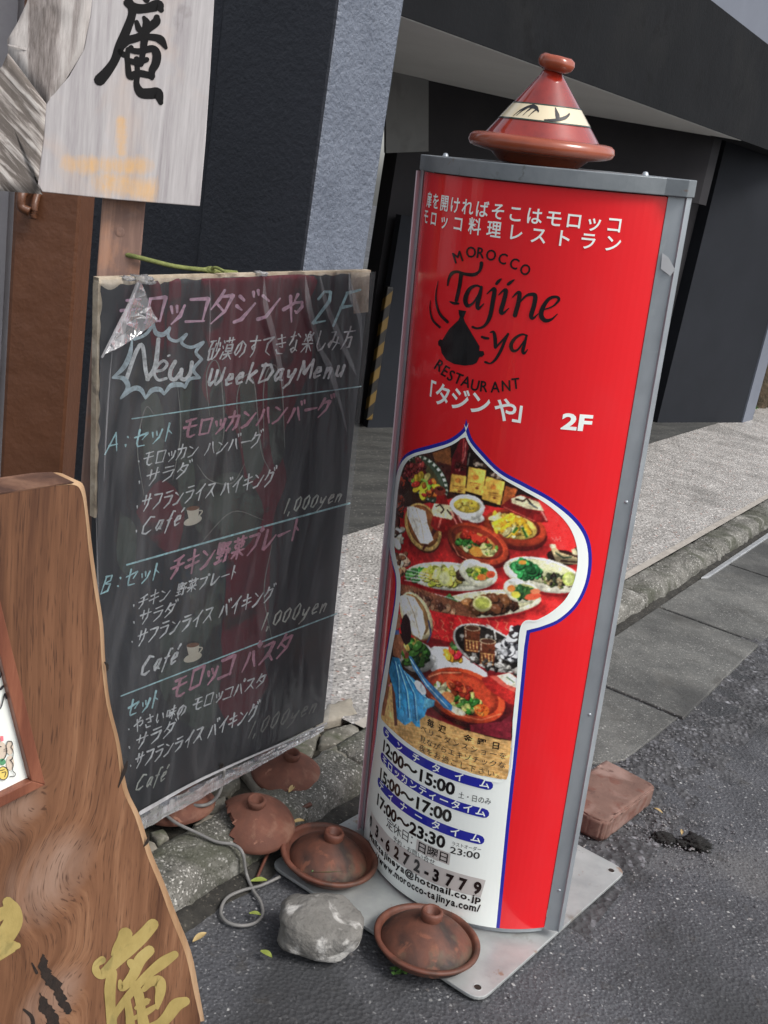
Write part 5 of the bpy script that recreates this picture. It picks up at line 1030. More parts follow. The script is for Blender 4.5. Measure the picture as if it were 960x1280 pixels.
# ================================================================== HAND LETTERING (pen strokes on a 10 x 10 grid, y down)
PEN = {
'モ': '1.5,2 8,1.6;0.5,5.2 9.2,4.6;4.2,1.8 4,7.5 4.6,9.4 6.5,9.8 9.3,9.2', 'ロ': '1.4,2 1.8,9.3;1.4,2 8.6,1.6 8.2,9.2;1.8,9.2 8.3,8.9', 'ッ': '1.5,4.5 2.6,6.6;4.4,4 5.3,6.2;8.5,3.8 7.4,7.4 3.4,9.9',
'コ': '1,2.2 8.8,2 8.4,9.2;1,9.3 9,8.9', 'タ': '4.2,0.2 3,3 0.4,5.6;3.6,2.3 8.8,2 7,6.4 1.5,10;3,4.6 6.8,6.8', 'ジ': '1,1.8 3.6,3.2;0.6,4.6 3.2,6;1,9.4 4,8.6 8.6,4;6.6,0.4 7.5,2;8.6,-.2 9.4,1.4',
'ン': '1,2 4,3.8;1,9.4 4.4,8.4 9,3.2', 'や': '0.6,5.6 5,3.4 8.4,3.4 9,5.2 7,6.8 5.8,6.2;5.6,1 4.6,2.8;2.6,1.4 5.6,10', 'セ': '0.6,4.6 8.8,3 6.2,6.2;3,0.8 3,7.4 3.8,9.2 8.6,9.2',
'ト': '3.4,0.6 3.4,9.8;3.4,4 7.2,6', 'カ': '0.8,3.2 8.4,2.8 7.8,8.4 6,9.6;4.4,0.6 4,5.4 1,9.8', 'ハ': '3.4,2.4 2.6,6 0.6,9.4;6,2.2 7.4,5.6 9.4,9.2', 'バ': '3.2,3 2.4,6.4 0.6,9.6;5.6,3 7,6 8.8,9.4;7.2,0.2 8,1.8;9,-.2 9.8,1.2',
'ー': '0.8,5.2 9.2,4.8', 'グ': '3.4,0.8 2.6,3.4 0.4,6;3,2.8 7.8,2.4 6.4,6.8 1.8,10;7.6,0 8.4,1.4;9.2,-.6 10,.8', 'サ': '0.6,3.6 9.4,3;2.8,1 3,6;6.9,0.6 6.7,6 4,9.8', 'ラ': '2,1.4 8,1.2;1,4 8.8,3.7 7.2,7.4 2.6,10',
'ダ': '3.6,0.6 2.8,3 0.4,5.6;3.2,2.4 7.6,2.2 6,6.4 1.2,10;2.8,4.6 6,6.6;7.8,0 8.6,1.4;9.2,-.6 10,.8', 'フ': '1.2,2 8.8,1.8 7.4,6.4 2.4,10', 'イ': '8.4,0.8 5,4 1,6;5.4,3.8 5.4,10', 'ス': '1.4,1.8 7.8,1.6 5.6,5.8 0.8,9.4;5.6,5.8 9.2,9.4',
'キ': '1,3.8 8.4,2.8;0.6,6.8 9.2,5.6;4.2,0.4 5.6,10', 'チ': '7.8,0.6 5,1.6 1.6,2;0.6,4.8 9.4,4.2;5.2,1.6 5,6.4 2.2,10', 'プ': '1,2.6 7.8,2.4 6.6,6.8 2.2,10;9,0.2 9.8,1 9,1.9 8.2,1.1 9,.2', 'レ': '2.4,1 2.4,9.4 5.2,8.2 9.4,4.4',
'パ': '3.2,3 2.4,6.4 0.6,9.6;5.6,3 7,6 8.8,9.4;8.8,0 9.7,.9 8.8,1.9 7.9,1 8.8,0', 'の': '5.4,3 4.8,6.4 2.4,9 1,7.4 2.2,4 5.6,2.4 8.8,4.4 8.4,7.8 5.6,9.8', 'す': '0.8,2.8 9.2,2.4;5.4,0.4 5.4,5.4 4,6.4 3.2,5.2 4.6,4.2 5.6,5.6 5.2,8 3.6,10',
'て': '0.8,2.4 8.8,1.8 4.8,4.4 4.4,8 8,9.6', 'き': '1.4,2.6 7.6,1.8;1,4.8 8.4,4;3.6,0.4 7,6.4 4,6.2;2,7.4 3.4,9.4 7.4,9.4', 'な': '1,2.6 5.2,2.2;3.6,0.6 2.8,3.8 1,6;7,1.4 9.2,3;6.4,4 6.4,8.4 4.4,9.4 3,8.4 5,7.4 8.6,9.2',
'し': '2.8,0.8 2.6,7.4 4.4,9.6 7,8.8 9,6.4', 'み': '1.4,1.8 4.8,1.6 4,5 1.6,8.6 0.6,7.2 2.6,5.6 9.4,7.2;7.8,4.2 7.2,7.4 5.2,9.8', 'さ': '1.2,3.4 8,2.6;3.8,0.6 6.8,6.2 3.8,6;2,7.2 3.4,9.4 7.2,9.4', 'い': '1.4,2.2 1.6,6.8 3,8.8 4,7.2;7,2.8 8.6,6.4',
'砂': '0.6,1.8 5,1.6;2.8,1.8 0.4,6;1.6,5 1.8,9.4 4.4,9.2 4.4,5 1.6,5;7,0.6 7,6;5.6,2.6 5,4.6;8.6,2.4 9.4,4;9.2,5.2 7.4,8 5,9.8', '漠': '0.8,1.4 1.8,2.4;0.4,4 1.4,5;0.4,9.4 2,6.6;3,1.6 9.6,1.4;5,0.4 5,2.6;7.6,0.4 7.6,2.6;4,3.4 4,6.4 8.6,6.2 8.6,3.2 4,3.4;4,4.8 8.6,4.8;3,7.6 9.6,7.4;6.2,6.4 5.4,8.4 3,10;6.6,7.6 9.4,10',
'楽': '4,1.6 4,4.4 6.4,4.4 6.4,1.6 4,1.6;5.2,0.4 4.8,1.6;4,3 6.4,3;2,1.6 3,3;2.8,3.4 1.8,5;8,1.4 7.2,2.6;7.4,3.2 8.6,4.6;0.8,6 9.4,5.8;5.2,4.6 5.2,10;4.8,6.2 1.2,9.4;5.6,6.2 9.2,9.2', '方': '5,0.4 5.2,1.8;0.8,2.6 9.4,2.2;4.2,2.6 3.6,6 1,9.8;4,5 8,4.8 7.4,9 6,9.4',
'野': '1,1 1,5 4.6,5 4.6,1 1,1;1,3 4.6,3;2.8,1 2.8,8.6;1,6.8 4.6,6.6;0.4,9 5,8.4;5.8,1.6 9,1.4 7.4,3.2;6.4,2.8 7.8,4;5.4,4.8 9.6,4.6 8.8,6;7.4,4.8 7.4,9 6.2,9.6', '菜': '0.8,1.6 9.4,1.4;3.2,0.4 3.2,2.6;6.6,0.4 6.6,2.6;8,2.8 2,3.6;2.4,4.4 3,5.2;4.8,4.2 5.2,5;7.8,4 7,5.2;0.8,6.4 9.4,6.2;5,5.2 5,10;4.6,6.6 1,9.4;5.4,6.6 9.2,9.2',
'味': '0.6,3 0.8,7 3.2,6.8 3.2,3 0.6,3;4.6,3 9,2.8;4,5.2 9.6,5;6.8,0.6 6.8,10;6.6,5.4 4,8.6;7,5.4 9.8,8.2', '・': '2,6 3,7', '：': '4,3 4.5,3.6;3.4,7.4 3.9,8', '2': '1,3 3,0.8 6,1 6.6,3.4 1.4,9.4 7.6,9', 'F': '3.2,1 1,10;3.2,1 9,0.4;2.4,5 7.4,4.6', 'A': '5,0.6 0.6,10;5,0.6 8,9.8;2.2,6.6 7.6,6.2', 'B': '2.4,1 1,9.8;2.4,1 7,1.4 6.4,4 2,5 7,5.6 6,9 1,9.8',
'W': '1,2 0.6,8 2,9.6 4.4,7 5,2.6;5,2.6 4.6,8 6,9.6 8.6,7 9.4,1.6', 'e': '1.4,7.4 6.4,6.4 6,4.8 3.4,4.8 1.2,7.4 2.4,9.6 6.8,8.8', 'k': '2.8,1 1,9.8;7.2,4.6 2,7.4 7,9.8', 'D': '2.8,1 1.2,9.6;1,1.6 6.4,1.6 8.8,4.6 6.6,8.4 1.2,9.6', 'a': '6.6,5 3.4,4.8 1.2,8 2.8,9.8 5.6,8 6.8,5 5.8,9 7.6,9.6', 'y': '1.6,5 2,8 4.4,8 7,4.8;7,4.8 4.2,10.6 0.6,13',
'M': '2,1.4 0.6,9.8;2,1.4 4,7.4 8,1.2;8,1.2 8.4,9.6', 'n': '2,5 1,9.8;1.6,7 4.4,4.8 6,5.6 5.2,9.8', 'u': '1.6,5 1.2,8.8 3.2,9.6 6,7.4;6.6,5 6,9.8', 'C': '8,1.4 4.6,0.6 1,5 1.4,9 4.6,9.8 8,8.4', 'f': '8,1 5.6,0.8 4,5 2.6,12;1.4,5 6.4,4.8', 'é': '1.4,7.4 6.4,6.4 6,4.8 3.4,4.8 1.2,7.4 2.4,9.6 6.8,8.8;7.6,1 5.6,3', '1': '4.6,1 2.6,9.8', ',': '2,9 1.2,11.4', '0': '5,1.4 1.6,3.6 1.4,8.4 4.2,9.6 6.8,6.6 6.8,2.6 5,1.4', 'N': '1,10 2.4,1 5.8,9.6 8,0.4', 'w': '1.4,4.6 1,9 2.6,9.6 4.4,7;4.4,6 4.4,9.2 6.4,9.2 8,4.6',
}
ADV = {'・': .5, '：': .62, '1': .45, ',': .35, 'e': .62, 'k': .72, 'a': .72, 'y': .72, 'n': .66, 'u': .7, 'f': .62, 'é': .68, '0': .68, ' ': .45, 'ッ': .78, 'ト': .74, 'ー': .85, 'M': .9, 'D': .9}
rh = random.Random(11)
def handwrite(s, p0, p1, h, w_, shear=.22, track=None):
    """strokes of a hand written line between two baseline points (photograph sight lines)"""
    adv = [ADV.get(c, 1.0) for c in s]; tot = sum(adv); dx, dy = p1[0]-p0[0], p1[1]-p0[1]; acc = 0; out = []
    L_ = math.hypot(dx, dy); 
    for c, a in zip(s, adv):
        if c in PEN:
            wd = a/tot*.90; jy = rh.uniform(-.03, .03)*h; js = rh.uniform(.93, 1.06)
            for st in PEN[c].split(';'):
                pts = [tuple(float(q) for q in t.split(',')) for t in st.split()]
                P = []
                for (gx, gy) in pts:
                    gx += rh.uniform(-.25, .25); gy += rh.uniform(-.25, .25); t = (acc/tot)+(gx/10.)*(wd if a >= 1 else wd*1.1); v = (10-gy)/10*h*js
                    P.append((p0[0]+dx*t+v*shear, p0[1]+dy*t-v+jy))
                n = len(P); ww = [w_*rh.uniform(.62, 1.0) for _ in range(n)]; ww[-1] *= .6
                # sharp joints where the pen turned: straight runs keep their corners
                Q = []; W2 = []
                for i in range(n-1):
                    Q.append(P[i]); W2.append(ww[i])
                    if n > 2: Q += [tuple(P[i][k]*.82+P[i+1][k]*.18 for k in (0, 1)), tuple(P[i][k]*.18+P[i+1][k]*.82 for k in (0, 1))]; W2 += [ww[i]*.95, ww[i+1]*.95]
                Q.append(P[-1]); W2.append(ww[-1]); out.append(stroke(Q, W2, per=2))
                if w_ > 3.2:   # second dry pass of the broad marker
                    dxy = (rh.uniform(.4, 1.0), rh.uniform(-.8, -.2)); out.append(stroke([(a_+dxy[0], b_+dxy[1]) for a_, b_ in Q], [q_*.55 for q_ in W2], per=2))
        acc += a
    return out

# ================================================================== MENU BOARD
BO = Vector((-.481, 1.796, .156)); BM_ = Matrix.Rotation(.905, 3, 'Z')@Matrix.Rotation(-.009, 3, 'X')@Matrix.Rotation(-.065, 3, 'Y'); BW, BH = .680, 1.120
def bloc(u, v, d=0.0): return BO+BM_@Vector((u, -d, v))   # d = out towards the viewer
BP = Plane(BO, BM_@Vector((0, -1, 0)))
bs = lambda x, y, off=0.0: BP.at(x, y, off)
menu = thing('menu_board', bloc(BW/2, 0, 0)+Vector((0, 0, -.0)), 'black handwritten menu board wrapped in clear plastic, hung beside the timber post', 'menu board')
def bbox(u0, u1, v0, v1, d0, d1): return prism([bloc(u0, v0, d0), bloc(u1, v0, d0), bloc(u1, v0, d1), bloc(u0, v0, d1)], BM_@Vector((0, 0, v1-v0)))
obj('board', *bbox(0, BW, 0, BH, 0, -.014), MAT['board'], menu, bevel=.001)
obj('back_board', *bbox(.022, BW-.03, -.004, BH-.004, -.030, -.042), MAT['board'], menu, bevel=.001)
for u0, u1 in ((.022, .05), (BW-.06, BW-.03)): obj('batten', *bbox(u0, u1, -.002, BH-.006, -.0145, -.0295), MAT['board'], menu)
# ragged chipped edges
def ragged(name, along, u, v, ln, w_, seed, d0=.0004, d1=-.015):
    r_ = random.Random(seed); n = int(ln/.006); v_ = []; f = []
    for i in range(n+1):
        t = i/n*ln; a = w_*(.35+.65*abs(noise.noise(Vector((t*22, seed, 0))))*2.0)
        for dd in (d0, d1):
            if along == 'u': v_ += [bloc(u+t, v+.003, dd), bloc(u+t, v-a, dd)]
            else: v_ += [bloc(u-.002, v+t, dd), bloc(u+a, v+t, dd)]
    for i in range(n):
        b = i*4; c = b+4
        f += [(b, c, c+1, b+1), (b+2, b+3, c+3, c+2), (b, b+2, c+2, c), (b+1, c+1, c+3, b+3)]
    f += [(0, 1, 3, 2), (n*4, n*4+2, n*4+3, n*4+1)]
    return obj(name, v_, f, MAT['board_edge'], menu)
ragged('chipped_edge', 'u', -.002, BH+.002, BW+.003, .007, 3); ragged('chipped_edge', 'u', -.002, BH+.001, .16, .017, 5, .0007)
ragged('chipped_edge', 'v', -.001, BH*.62, BH*.375, .006, 8)
obj('corner_tape', *prism([bs(x, y, .0010) for x, y in ((438, 341), (462, 341), (460, 390), (442, 392))], BM_@Vector((0, -.0006, 0))), MAT['board_edge'], menu)
# maroon and grey green reflections in the film, painted as flat patches
def bmarks(name, shapes, m, off): return marks(name, shapes, bs, off, MAT[m], menu)
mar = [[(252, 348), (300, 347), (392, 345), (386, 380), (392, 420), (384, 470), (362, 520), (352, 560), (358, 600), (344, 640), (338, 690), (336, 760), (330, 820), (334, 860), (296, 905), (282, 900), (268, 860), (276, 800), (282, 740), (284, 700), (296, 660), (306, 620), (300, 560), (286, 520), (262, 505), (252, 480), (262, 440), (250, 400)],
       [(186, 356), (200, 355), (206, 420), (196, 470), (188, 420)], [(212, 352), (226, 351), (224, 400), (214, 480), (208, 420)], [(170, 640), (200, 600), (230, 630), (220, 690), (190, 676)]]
bmarks('maroon_reflection', [poly2(smooth2(P+[P[0]], 4)[:-1]) for P in mar], 'maroon', .0008)
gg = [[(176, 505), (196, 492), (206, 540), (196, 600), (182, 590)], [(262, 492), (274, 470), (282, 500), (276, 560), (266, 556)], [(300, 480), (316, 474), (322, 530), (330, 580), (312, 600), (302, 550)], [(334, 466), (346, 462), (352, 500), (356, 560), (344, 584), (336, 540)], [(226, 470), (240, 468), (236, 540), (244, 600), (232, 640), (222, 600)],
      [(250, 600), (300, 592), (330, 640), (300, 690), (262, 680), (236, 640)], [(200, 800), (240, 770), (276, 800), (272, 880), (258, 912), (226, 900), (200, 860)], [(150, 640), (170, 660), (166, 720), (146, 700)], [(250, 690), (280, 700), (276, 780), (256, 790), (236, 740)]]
bmarks('pale_reflection', [poly2(smooth2(P+[P[0]], 4)[:-1]) for P in gg], 'grey_green', .0012)
ol = [[(262, 520), (258, 470), (268, 450), (276, 470), (280, 540), (270, 570)], [(302, 560), (296, 500), (306, 470), (318, 480), (326, 560), (338, 590)], [(330, 560), (330, 480), (342, 456), (352, 480), (356, 560)], [(246, 580), (262, 600), (290, 604), (306, 580)], [(180, 620), (172, 560), (182, 510), (194, 520)], [(216, 600), (226, 540), (222, 480)], [(250, 680), (290, 640), (330, 650)], [(340, 680), (330, 740), (340, 800)]]
bmarks('faint_outline', [stroke(P, [.5]+[1.3]*(len(P)-2)+[.5], per=6) for P in ol], 'grey_chalk' if False else 'dim_chalk', .0017)
WR = .0022
def hw(s, a, b, h_, w_, m, sh=.24, nm='handwriting'): bmarks(nm, handwrite(s, a, b, h_, w_, sh), m, WR)
hw('モロッコタジンや', (146, 408), (379, 402), 40, 5.0, 'pink'); hw('2F', (386, 408), (442, 405), 44, 5, 'cyan', .3)
bmarks('handwriting', [stroke([(158, 474), (170, 440), (178, 432), (182, 462), (185, 474)], 5), stroke([(184, 474), (194, 458), (198, 424)], [5, 6, 5]), stroke([(196, 464), (204, 462), (209, 455), (204, 451), (197, 457), (193, 467), (198, 475), (208, 473)], 3.6), stroke([(219, 452), (213, 463), (213, 472), (219, 474), (227, 464)], 5), stroke([(227, 462), (226, 472), (232, 474), (238, 466), (240, 453)], 5), stroke([(210, 445), (212, 444)], 2.5)], 'cwhite', WR)
BUR = [[(165, 426), (162, 444), (154, 460), (141, 472)], [(141, 472), (154, 473), (160, 484), (151, 498)], [(151, 498), (166, 486), (176, 487), (182, 498)], [(182, 498), (190, 488), (200, 487), (205, 493)], [(205, 493), (214, 482), (226, 481), (231, 484)], [(231, 484), (237, 474), (249, 472)], [(249, 472), (242, 462), (252, 449)], [(252, 449), (245, 440), (254, 428)], [(254, 428), (240, 434), (231, 432), (227, 427), (233, 418)], [(233, 418), (222, 426), (213, 424), (210, 418), (212, 410)], [(212, 410), (204, 418), (195, 416), (192, 405)], [(192, 405), (182, 418), (168, 424)]]
bmarks('starburst', [stroke(P, [2.5, 6, 6, 2.5][:len(P)] if len(P) == 4 else 4) for P in BUR], 'mint', WR)
hw('砂漠のすてきな楽しみ方', (257, 451), (441, 436), 28, 2.4, 'cwhite'); hw('WeekDayMenu', (258, 484), (432, 471), 28, 4.2, 'cwhite', .25)
def rule(a, b, w_=1.6, m='cyan'): bmarks('ruled_line', [stroke([a, ((a[0]+b[0])/2, (a[1]+b[1])/2-.6), b], w_)], m, WR)
rule((165, 523.5), (451, 483), 1.5); rule((158.6, 706), (437, 629), 2.2); rule((151.5, 870), (421, 767), 1.7)
hw('A：セット', (130, 568), (217, 550), 26, 2.8, 'cyan'); hw('モロッカンハンバーグ', (226, 548), (414, 520), 26, 4.2, 'dim_pink')
hw('・モロッカン ハンバーグ', (170, 584), (326, 558), 20, 2.3, 'cwhite'); hw('・サラダ', (170, 611), (238, 594), 21, 2.3, 'cwhite'); hw('・サフランライス バイキング', (168, 642), (342, 606), 22, 2.5, 'cwhite')
hw('・Café', (166, 673), (227, 655), 24, 2.6, 'cwhite', .3); hw('1,000yen', (353, 643), (428, 626), 20, 2.4, 'grey_chalk', .3)
hw('B：セット', (124, 744), (200, 724), 24, 2.6, 'cyan'); hw('チキン野菜プレート', (210, 725), (374, 674), 30, 4.2, 'dim_pink'); hw('・チキン 野菜プレート', (164, 764), (296, 722), 18, 2.2, 'cwhite')
hw('・サラダ', (164, 786), (220, 768), 20, 2.3, 'cwhite'); hw('・サフランライス バイキング', (162, 811), (342, 750), 21, 2.5, 'cwhite'); hw('Café', (174, 846), (222, 828), 26, 3.4, 'cwhite', .3); hw('1,000yen', (325, 788), (410, 763), 22, 2.4, 'grey_chalk', .3)
hw('セット', (157, 899), (198, 882), 24, 3, 'cyan'); hw('モロッコ パスタ', (212, 875), (364, 816), 31, 4.4, 'dim_pink'); hw('・やさい味の モロッコパスタ', (158, 919), (332, 856), 18, 2.3, 'cwhite'); hw('・サラダ', (158, 942), (220, 918), 20, 2.3, 'cwhite')
hw('・サフランライス バイキング', (160, 966), (321, 897), 21, 2.5, 'cwhite'); hw('Café', (168, 990), (208, 974), 22, 2.4, 'grey_chalk', .3); hw('1,000yen', (308, 924), (397, 889), 24, 2.4, 'dim_chalk', .35)
for (cx, cy) in ((241, 644), (241, 815)):
    bmarks('cup_drawing', [poly2(ell(cx, cy+7, 12, 5, -20)), poly2([(cx-8, cy-8), (cx+8, cy-10), (cx+7, cy+2), (cx+1, cy+7), (cx-5, cy+5)]), stroke([(cx+7, cy-6), (cx+12, cy-5), (cx+8, cy+1)], 1.6)], 'cup', WR); bmarks('coffee_drawing', [poly2(ell(cx, cy-8.6, 8, 2.8, -8))], 'coffee', WR+.0006)
# clear film over the face, folds running down it
def sheetmesh(u0, u1, v0, v1, nu, nv, fn):
    v = [fn(u0+(u1-u0)*i/nu, v0+(v1-v0)*j/nv) for i in range(nu+1) for j in range(nv+1)]; f = [(i*(nv+1)+j, (i+1)*(nv+1)+j, (i+1)*(nv+1)+j+1, i*(nv+1)+j+1) for i in range(nu) for j in range(nv)]
    return v, f
def filmz(u, v):
    w1 = noise.noise(Vector((u*26, v*2.2, 3)))*.0035+noise.noise(Vector((u*60+v*8, v*5, 9)))*.0012
    for (uc, sl, amp, wd, vr) in ((.505, -.10, .006, .006, .55), (.56, -.06, .005, .004, .5), (.60, -.14, .006, .005, .75), (.27, .02, .004, .006, .45), (.40, .03, .004, .005, .4), (.12, -.03, .004, .006, .3)):
        c = uc-sl*(BH-v); w1 += amp*math.exp(-((u-c)/wd)**2)*max(0, 1-(BH-v)/vr)
    return .0075+abs(w1)
v, f = sheetmesh(-.002, BW+.008, -.012, BH+.003, 150, 110, lambda u, v_: bloc(u+.004*noise.noise(Vector((v_*6, 1, 0)))*(1 if u > BW-.05 else 0), v_, filmz(u, v_)))
obj('plastic_film', v, f, MAT['film'], menu, smooth=True)
v, f = sheetmesh(-.01, BW-.005, -.050, .004, 90, 10, lambda u, v_: bloc(u, v_*(1.0-.66*u/BW)-.002, .008+.003*math.sin(v_*150+u*30)*noise.noise(Vector((u*24, v_*20, 1)))*2+.0025*noise.noise(Vector((u*30, v_*60, 4)))))
obj('film_hem', v, f, MAT['film_milky'], menu, smooth=True)
v, f = stroke([(176, 1014), (240, 978), (300, 950), (360, 924), (408, 902)], [5, 3.4, 2.6, 2.2, 2]); obj('hem_roll', [bs(x, y+2.0, .012) for x, y in v], f, MAT['film_white'], menu)
c = bs(277, 957, .012); n_ = BP.n; T_ = n_.to_track_quat('Z', 'Y').to_matrix()
obj('eyelet', *lathe([(.0035, 0), (.0045, .001), (.0065, 0)], c, 16, T_), MAT['bark'], menu, smooth=True); obj('eyelet_hole', *lathe([(0, .0002), (.0035, .0002)], c, 16, T_), MAT['brush_black'], menu)
# crumpled corner fold
fold = [(131, 443), (150, 400), (168, 366), (174, 350), (182, 366), (192, 392), (196, 401), (170, 421), (150, 434)]
from mathutils.geometry import delaunay_2d_cdt
pts_ = smooth2(fold+[fold[0]], 3)[:-1]; nb = len(pts_); rf_ = random.Random(21)
def inside(x, y, P):
    r = False; j = len(P)-1
    for i in range(len(P)):
        if (P[i][1] > y) != (P[j][1] > y) and x < (P[j][0]-P[i][0])*(y-P[i][1])/(P[j][1]-P[i][1])+P[i][0]: r = not r
        j = i
    return r
inn = []
while len(inn) < 34:
    x, y = rf_.uniform(128, 198), rf_.uniform(348, 446)
    if inside(x, y, pts_): inn.append((x, y))
vv_, _, ff_, *_r = delaunay_2d_cdt([Vector(p) for p in pts_+inn], [(i, (i+1) % nb) for i in range(nb)], [], 1, 1e-4)
v = [bs(p.x, p.y, .012+.010*(abs(noise.noise(Vector((p.x*.05+p.y*.09, (p.x-p.y*.3)*.05, 2))))+rf_.uniform(0, .55))) for p in vv_]
obj('folded_film', v, [tuple(t) for t in ff_], MAT['film_milky'], menu)
v, f = stroke([(128, 446), (146, 412), (162, 380), (172, 354)], [3, 5, 5, 4]); obj('film_crease', [bs(x, y, .0275) for x, y in v], f, MAT['film_milky'], menu)
for (cx, cy, rr) in ((178, 349, .022), (326, 342, .014), (160, 348, .012)):
    vv, ff = blob(bs(cx, cy, .004), rr, rr*.5, rr*.35, cx, 3, .5, 2.5); obj('crumpled_film', vv, ff, MAT['film_milky'], menu, smooth=True)
for P_, w_ in (([(382, 346), (386, 380), (398, 430), (412, 460), (424, 500), (434, 540)], [1, 7, 5, 8, 4, .5]), ([(400, 344), (408, 380), (424, 420), (438, 452), (446, 470)], [1, 6, 7, 5, .5]), ([(436, 342), (441, 372), (450, 400), (452, 440)], [1, 8, 5, .5]), ([(262, 348), (263, 380), (262, 430)], [.5, 2, .5]), ([(330, 345), (332, 380), (342, 420), (352, 470), (354, 500)], [.5, 6, 7, 5, .5]), ([(120, 640), (124, 760), (132, 860)], [.5, 2, .5]), ([(140, 440), (134, 520), (130, 600)], [.5, 2, .5])):
    v, f = stroke(P_, w_, per=8); obj('fold_highlight', [bs(x, y, .0185+.002*math.sin(y*.07)) for x, y in v], f, MAT['fold_highlight'], menu)  # pale ribbons painting the light streaks on the wrinkled film

# ================================================================== TIMBER POST AND ROPE
PP = Plane((0, 2.04, 0), (.32, -1, 0))
pa, pb_, pc_ = PP.at(124, 300), PP.at(178, 300), PP.at(109, 300)
post = thing('timber_post', (pa.x, pa.y+.04, 0), 'square pale timber post under the weathered signboard, left of the menu board', 'post')
d_ = Vector((pb_.x-pa.x, pb_.y-pa.y, 0)); n2 = Vector((-d_.y, d_.x, 0)).normalized(); l0 = Vector((pa.x, pa.y, 0)); r0 = l0+d_
sd = Plane(l0, Vector((-1, -.35, 0))); 
b0 = l0+Vector((-.026, .085, 0)); b1 = r0+n2*.085
v, f = prism([l0, r0, b1, b0], Vector((0, 0, 2.0))); obj('post', v, f, MAT['post_wood'], post, bevel=.003)
k = PP.at(150, 290, .0003); obj('knot', *lathe([(0, .0006), (.0055, .0012), (.0085, .0003)], k, 14, PP.n.to_track_quat('Z', 'Y').to_matrix()), MAT['post_wood'], post, smooth=True)
A_ = PP.at(174, 322, .01); B_ = bs(296, 341, -.02); M_ = bs(262, 338, -.02)
rp_ = thing('rope', A_, 'thin green twisted rope from the timber post to the top of the menu board', 'rope')
mb = MB(); mb.add(*tube([A_+Vector((-.07, .03, .0)), A_, A_.lerp(M_, .5)+Vector((0, 0, -.004)), M_, B_], .0042, 8, 8)); mb.build('cord', MAT['cord'], rp_, smooth=True)
mb = MB(); mb.add(*blob(M_, .012, .009, .007, 3, 3, .4)); mb.add(*tube([M_, M_+Vector((.012, -.01, .008)), M_+Vector((.03, -.012, .004))], .003, 6)); mb.build('rope_knot', MAT['cord'], rp_, smooth=True)

# ================================================================== WEATHERED SIGNBOARD (top left)
WP = Plane(PP.at(150, 250, .035), (.45, -1, 0)); ws = lambda x, y, off=0.0: WP.at(x, y, off)
wb = thing('hanging_signboard', ws(130, 245, -.02), 'weathered grey wooden signboard with black brush character, carved at its left side', 'signboard')
TH = WP.n*-.034
face = [(53, 240), (150, 250), (250, 258), (257, 180), (263, 90), (268, 0), (274, -90), (280, -200), (120, -200), (118, -40), (113, 20), (105, 62), (86, 96), (62, 122), (57, 132), (55, 170), (47, 230)]
def stain(m, spots, colr, loc):
    N, L = m.node_tree.nodes, m.node_tree.links; B = N['Principled BSDF']; src = B.inputs['Base Color'].links[0].from_socket
    t = N.new('ShaderNodeTexCoord'); acc = None
    for (p, q, rad) in spots:      # soft capsule from p to q
        for j in range(7):
            c = p.lerp(q, j/6); d = N.new('ShaderNodeVectorMath'); d.operation = 'DISTANCE'; L.new(t.outputs['Object'], d.inputs[0]); d.inputs[1].default_value = tuple(c-loc)
            mr = N.new('ShaderNodeMapRange'); mr.inputs[1].default_value = rad*.3; mr.inputs[2].default_value = rad*1.25; mr.inputs[3].default_value = 1; mr.inputs[4].default_value = 0; L.new(d.outputs['Value'], mr.inputs[0])
            if acc is None: acc = mr.outputs[0]
            else:
                a = N.new('ShaderNodeMath'); a.operation = 'MAXIMUM'; L.new(acc, a.inputs[0]); L.new(mr.outputs[0], a.inputs[1]); acc = a.outputs[0]
    g = noise_t(N, L, coords(N, L, (1, 1, .45)), 22, 11, .78, .8); s = N.new('ShaderNodeMath'); s.operation = 'MULTIPLY_ADD'; L.new(g, s.inputs[0]); s.inputs[1].default_value = 1.3; sc_ = N.new('ShaderNodeMath'); sc_.operation = 'MULTIPLY_ADD'; sc_.inputs[1].default_value = .55; sc_.inputs[2].default_value = -.65; L.new(acc, sc_.inputs[0]); L.new(sc_.outputs[0], s.inputs[2])
    mk = ramp(N, L, s.outputs[0], [(.0, (0, 0, 0, 1)), (.72, (0, 0, 0, 1)), (.97, (.8,)*3+(1,)), (1.0, (.8,)*3+(1,))])
    a2 = N.new('ShaderNodeMath'); a2.operation = 'MULTIPLY_ADD'; L.new(s.outputs[0], a2.inputs[0]); a2.inputs[1].default_value = 1.0; a2.inputs[2].default_value = 0
    mk = ramp(N, L, a2.outputs[0], [(.24, (0, 0, 0, 1)), (.66, (.85,)*3+(1,))])
    c2 = mixc(N, L, noise_t(N, L, coords(N, L), 30, 5), lin(colr), lin(tuple(min(255, int(k*1.12)) for k in colr)))
    L.new(mixc(N, L, mk, src, c2), B.inputs['Base Color'])
stain(MAT['old_wood'], [(ws(152, 152), ws(152, 190), .013), (ws(88, 206), ws(176, 208), .022), (ws(132, 228), ws(182, 238), .030)], (196, 156, 104), wb.location)
v, f = prism([ws(*p, 0) for p in face][::-1], TH); obj('board', v, f, MAT['old_wood'], wb, bevel=.0015)
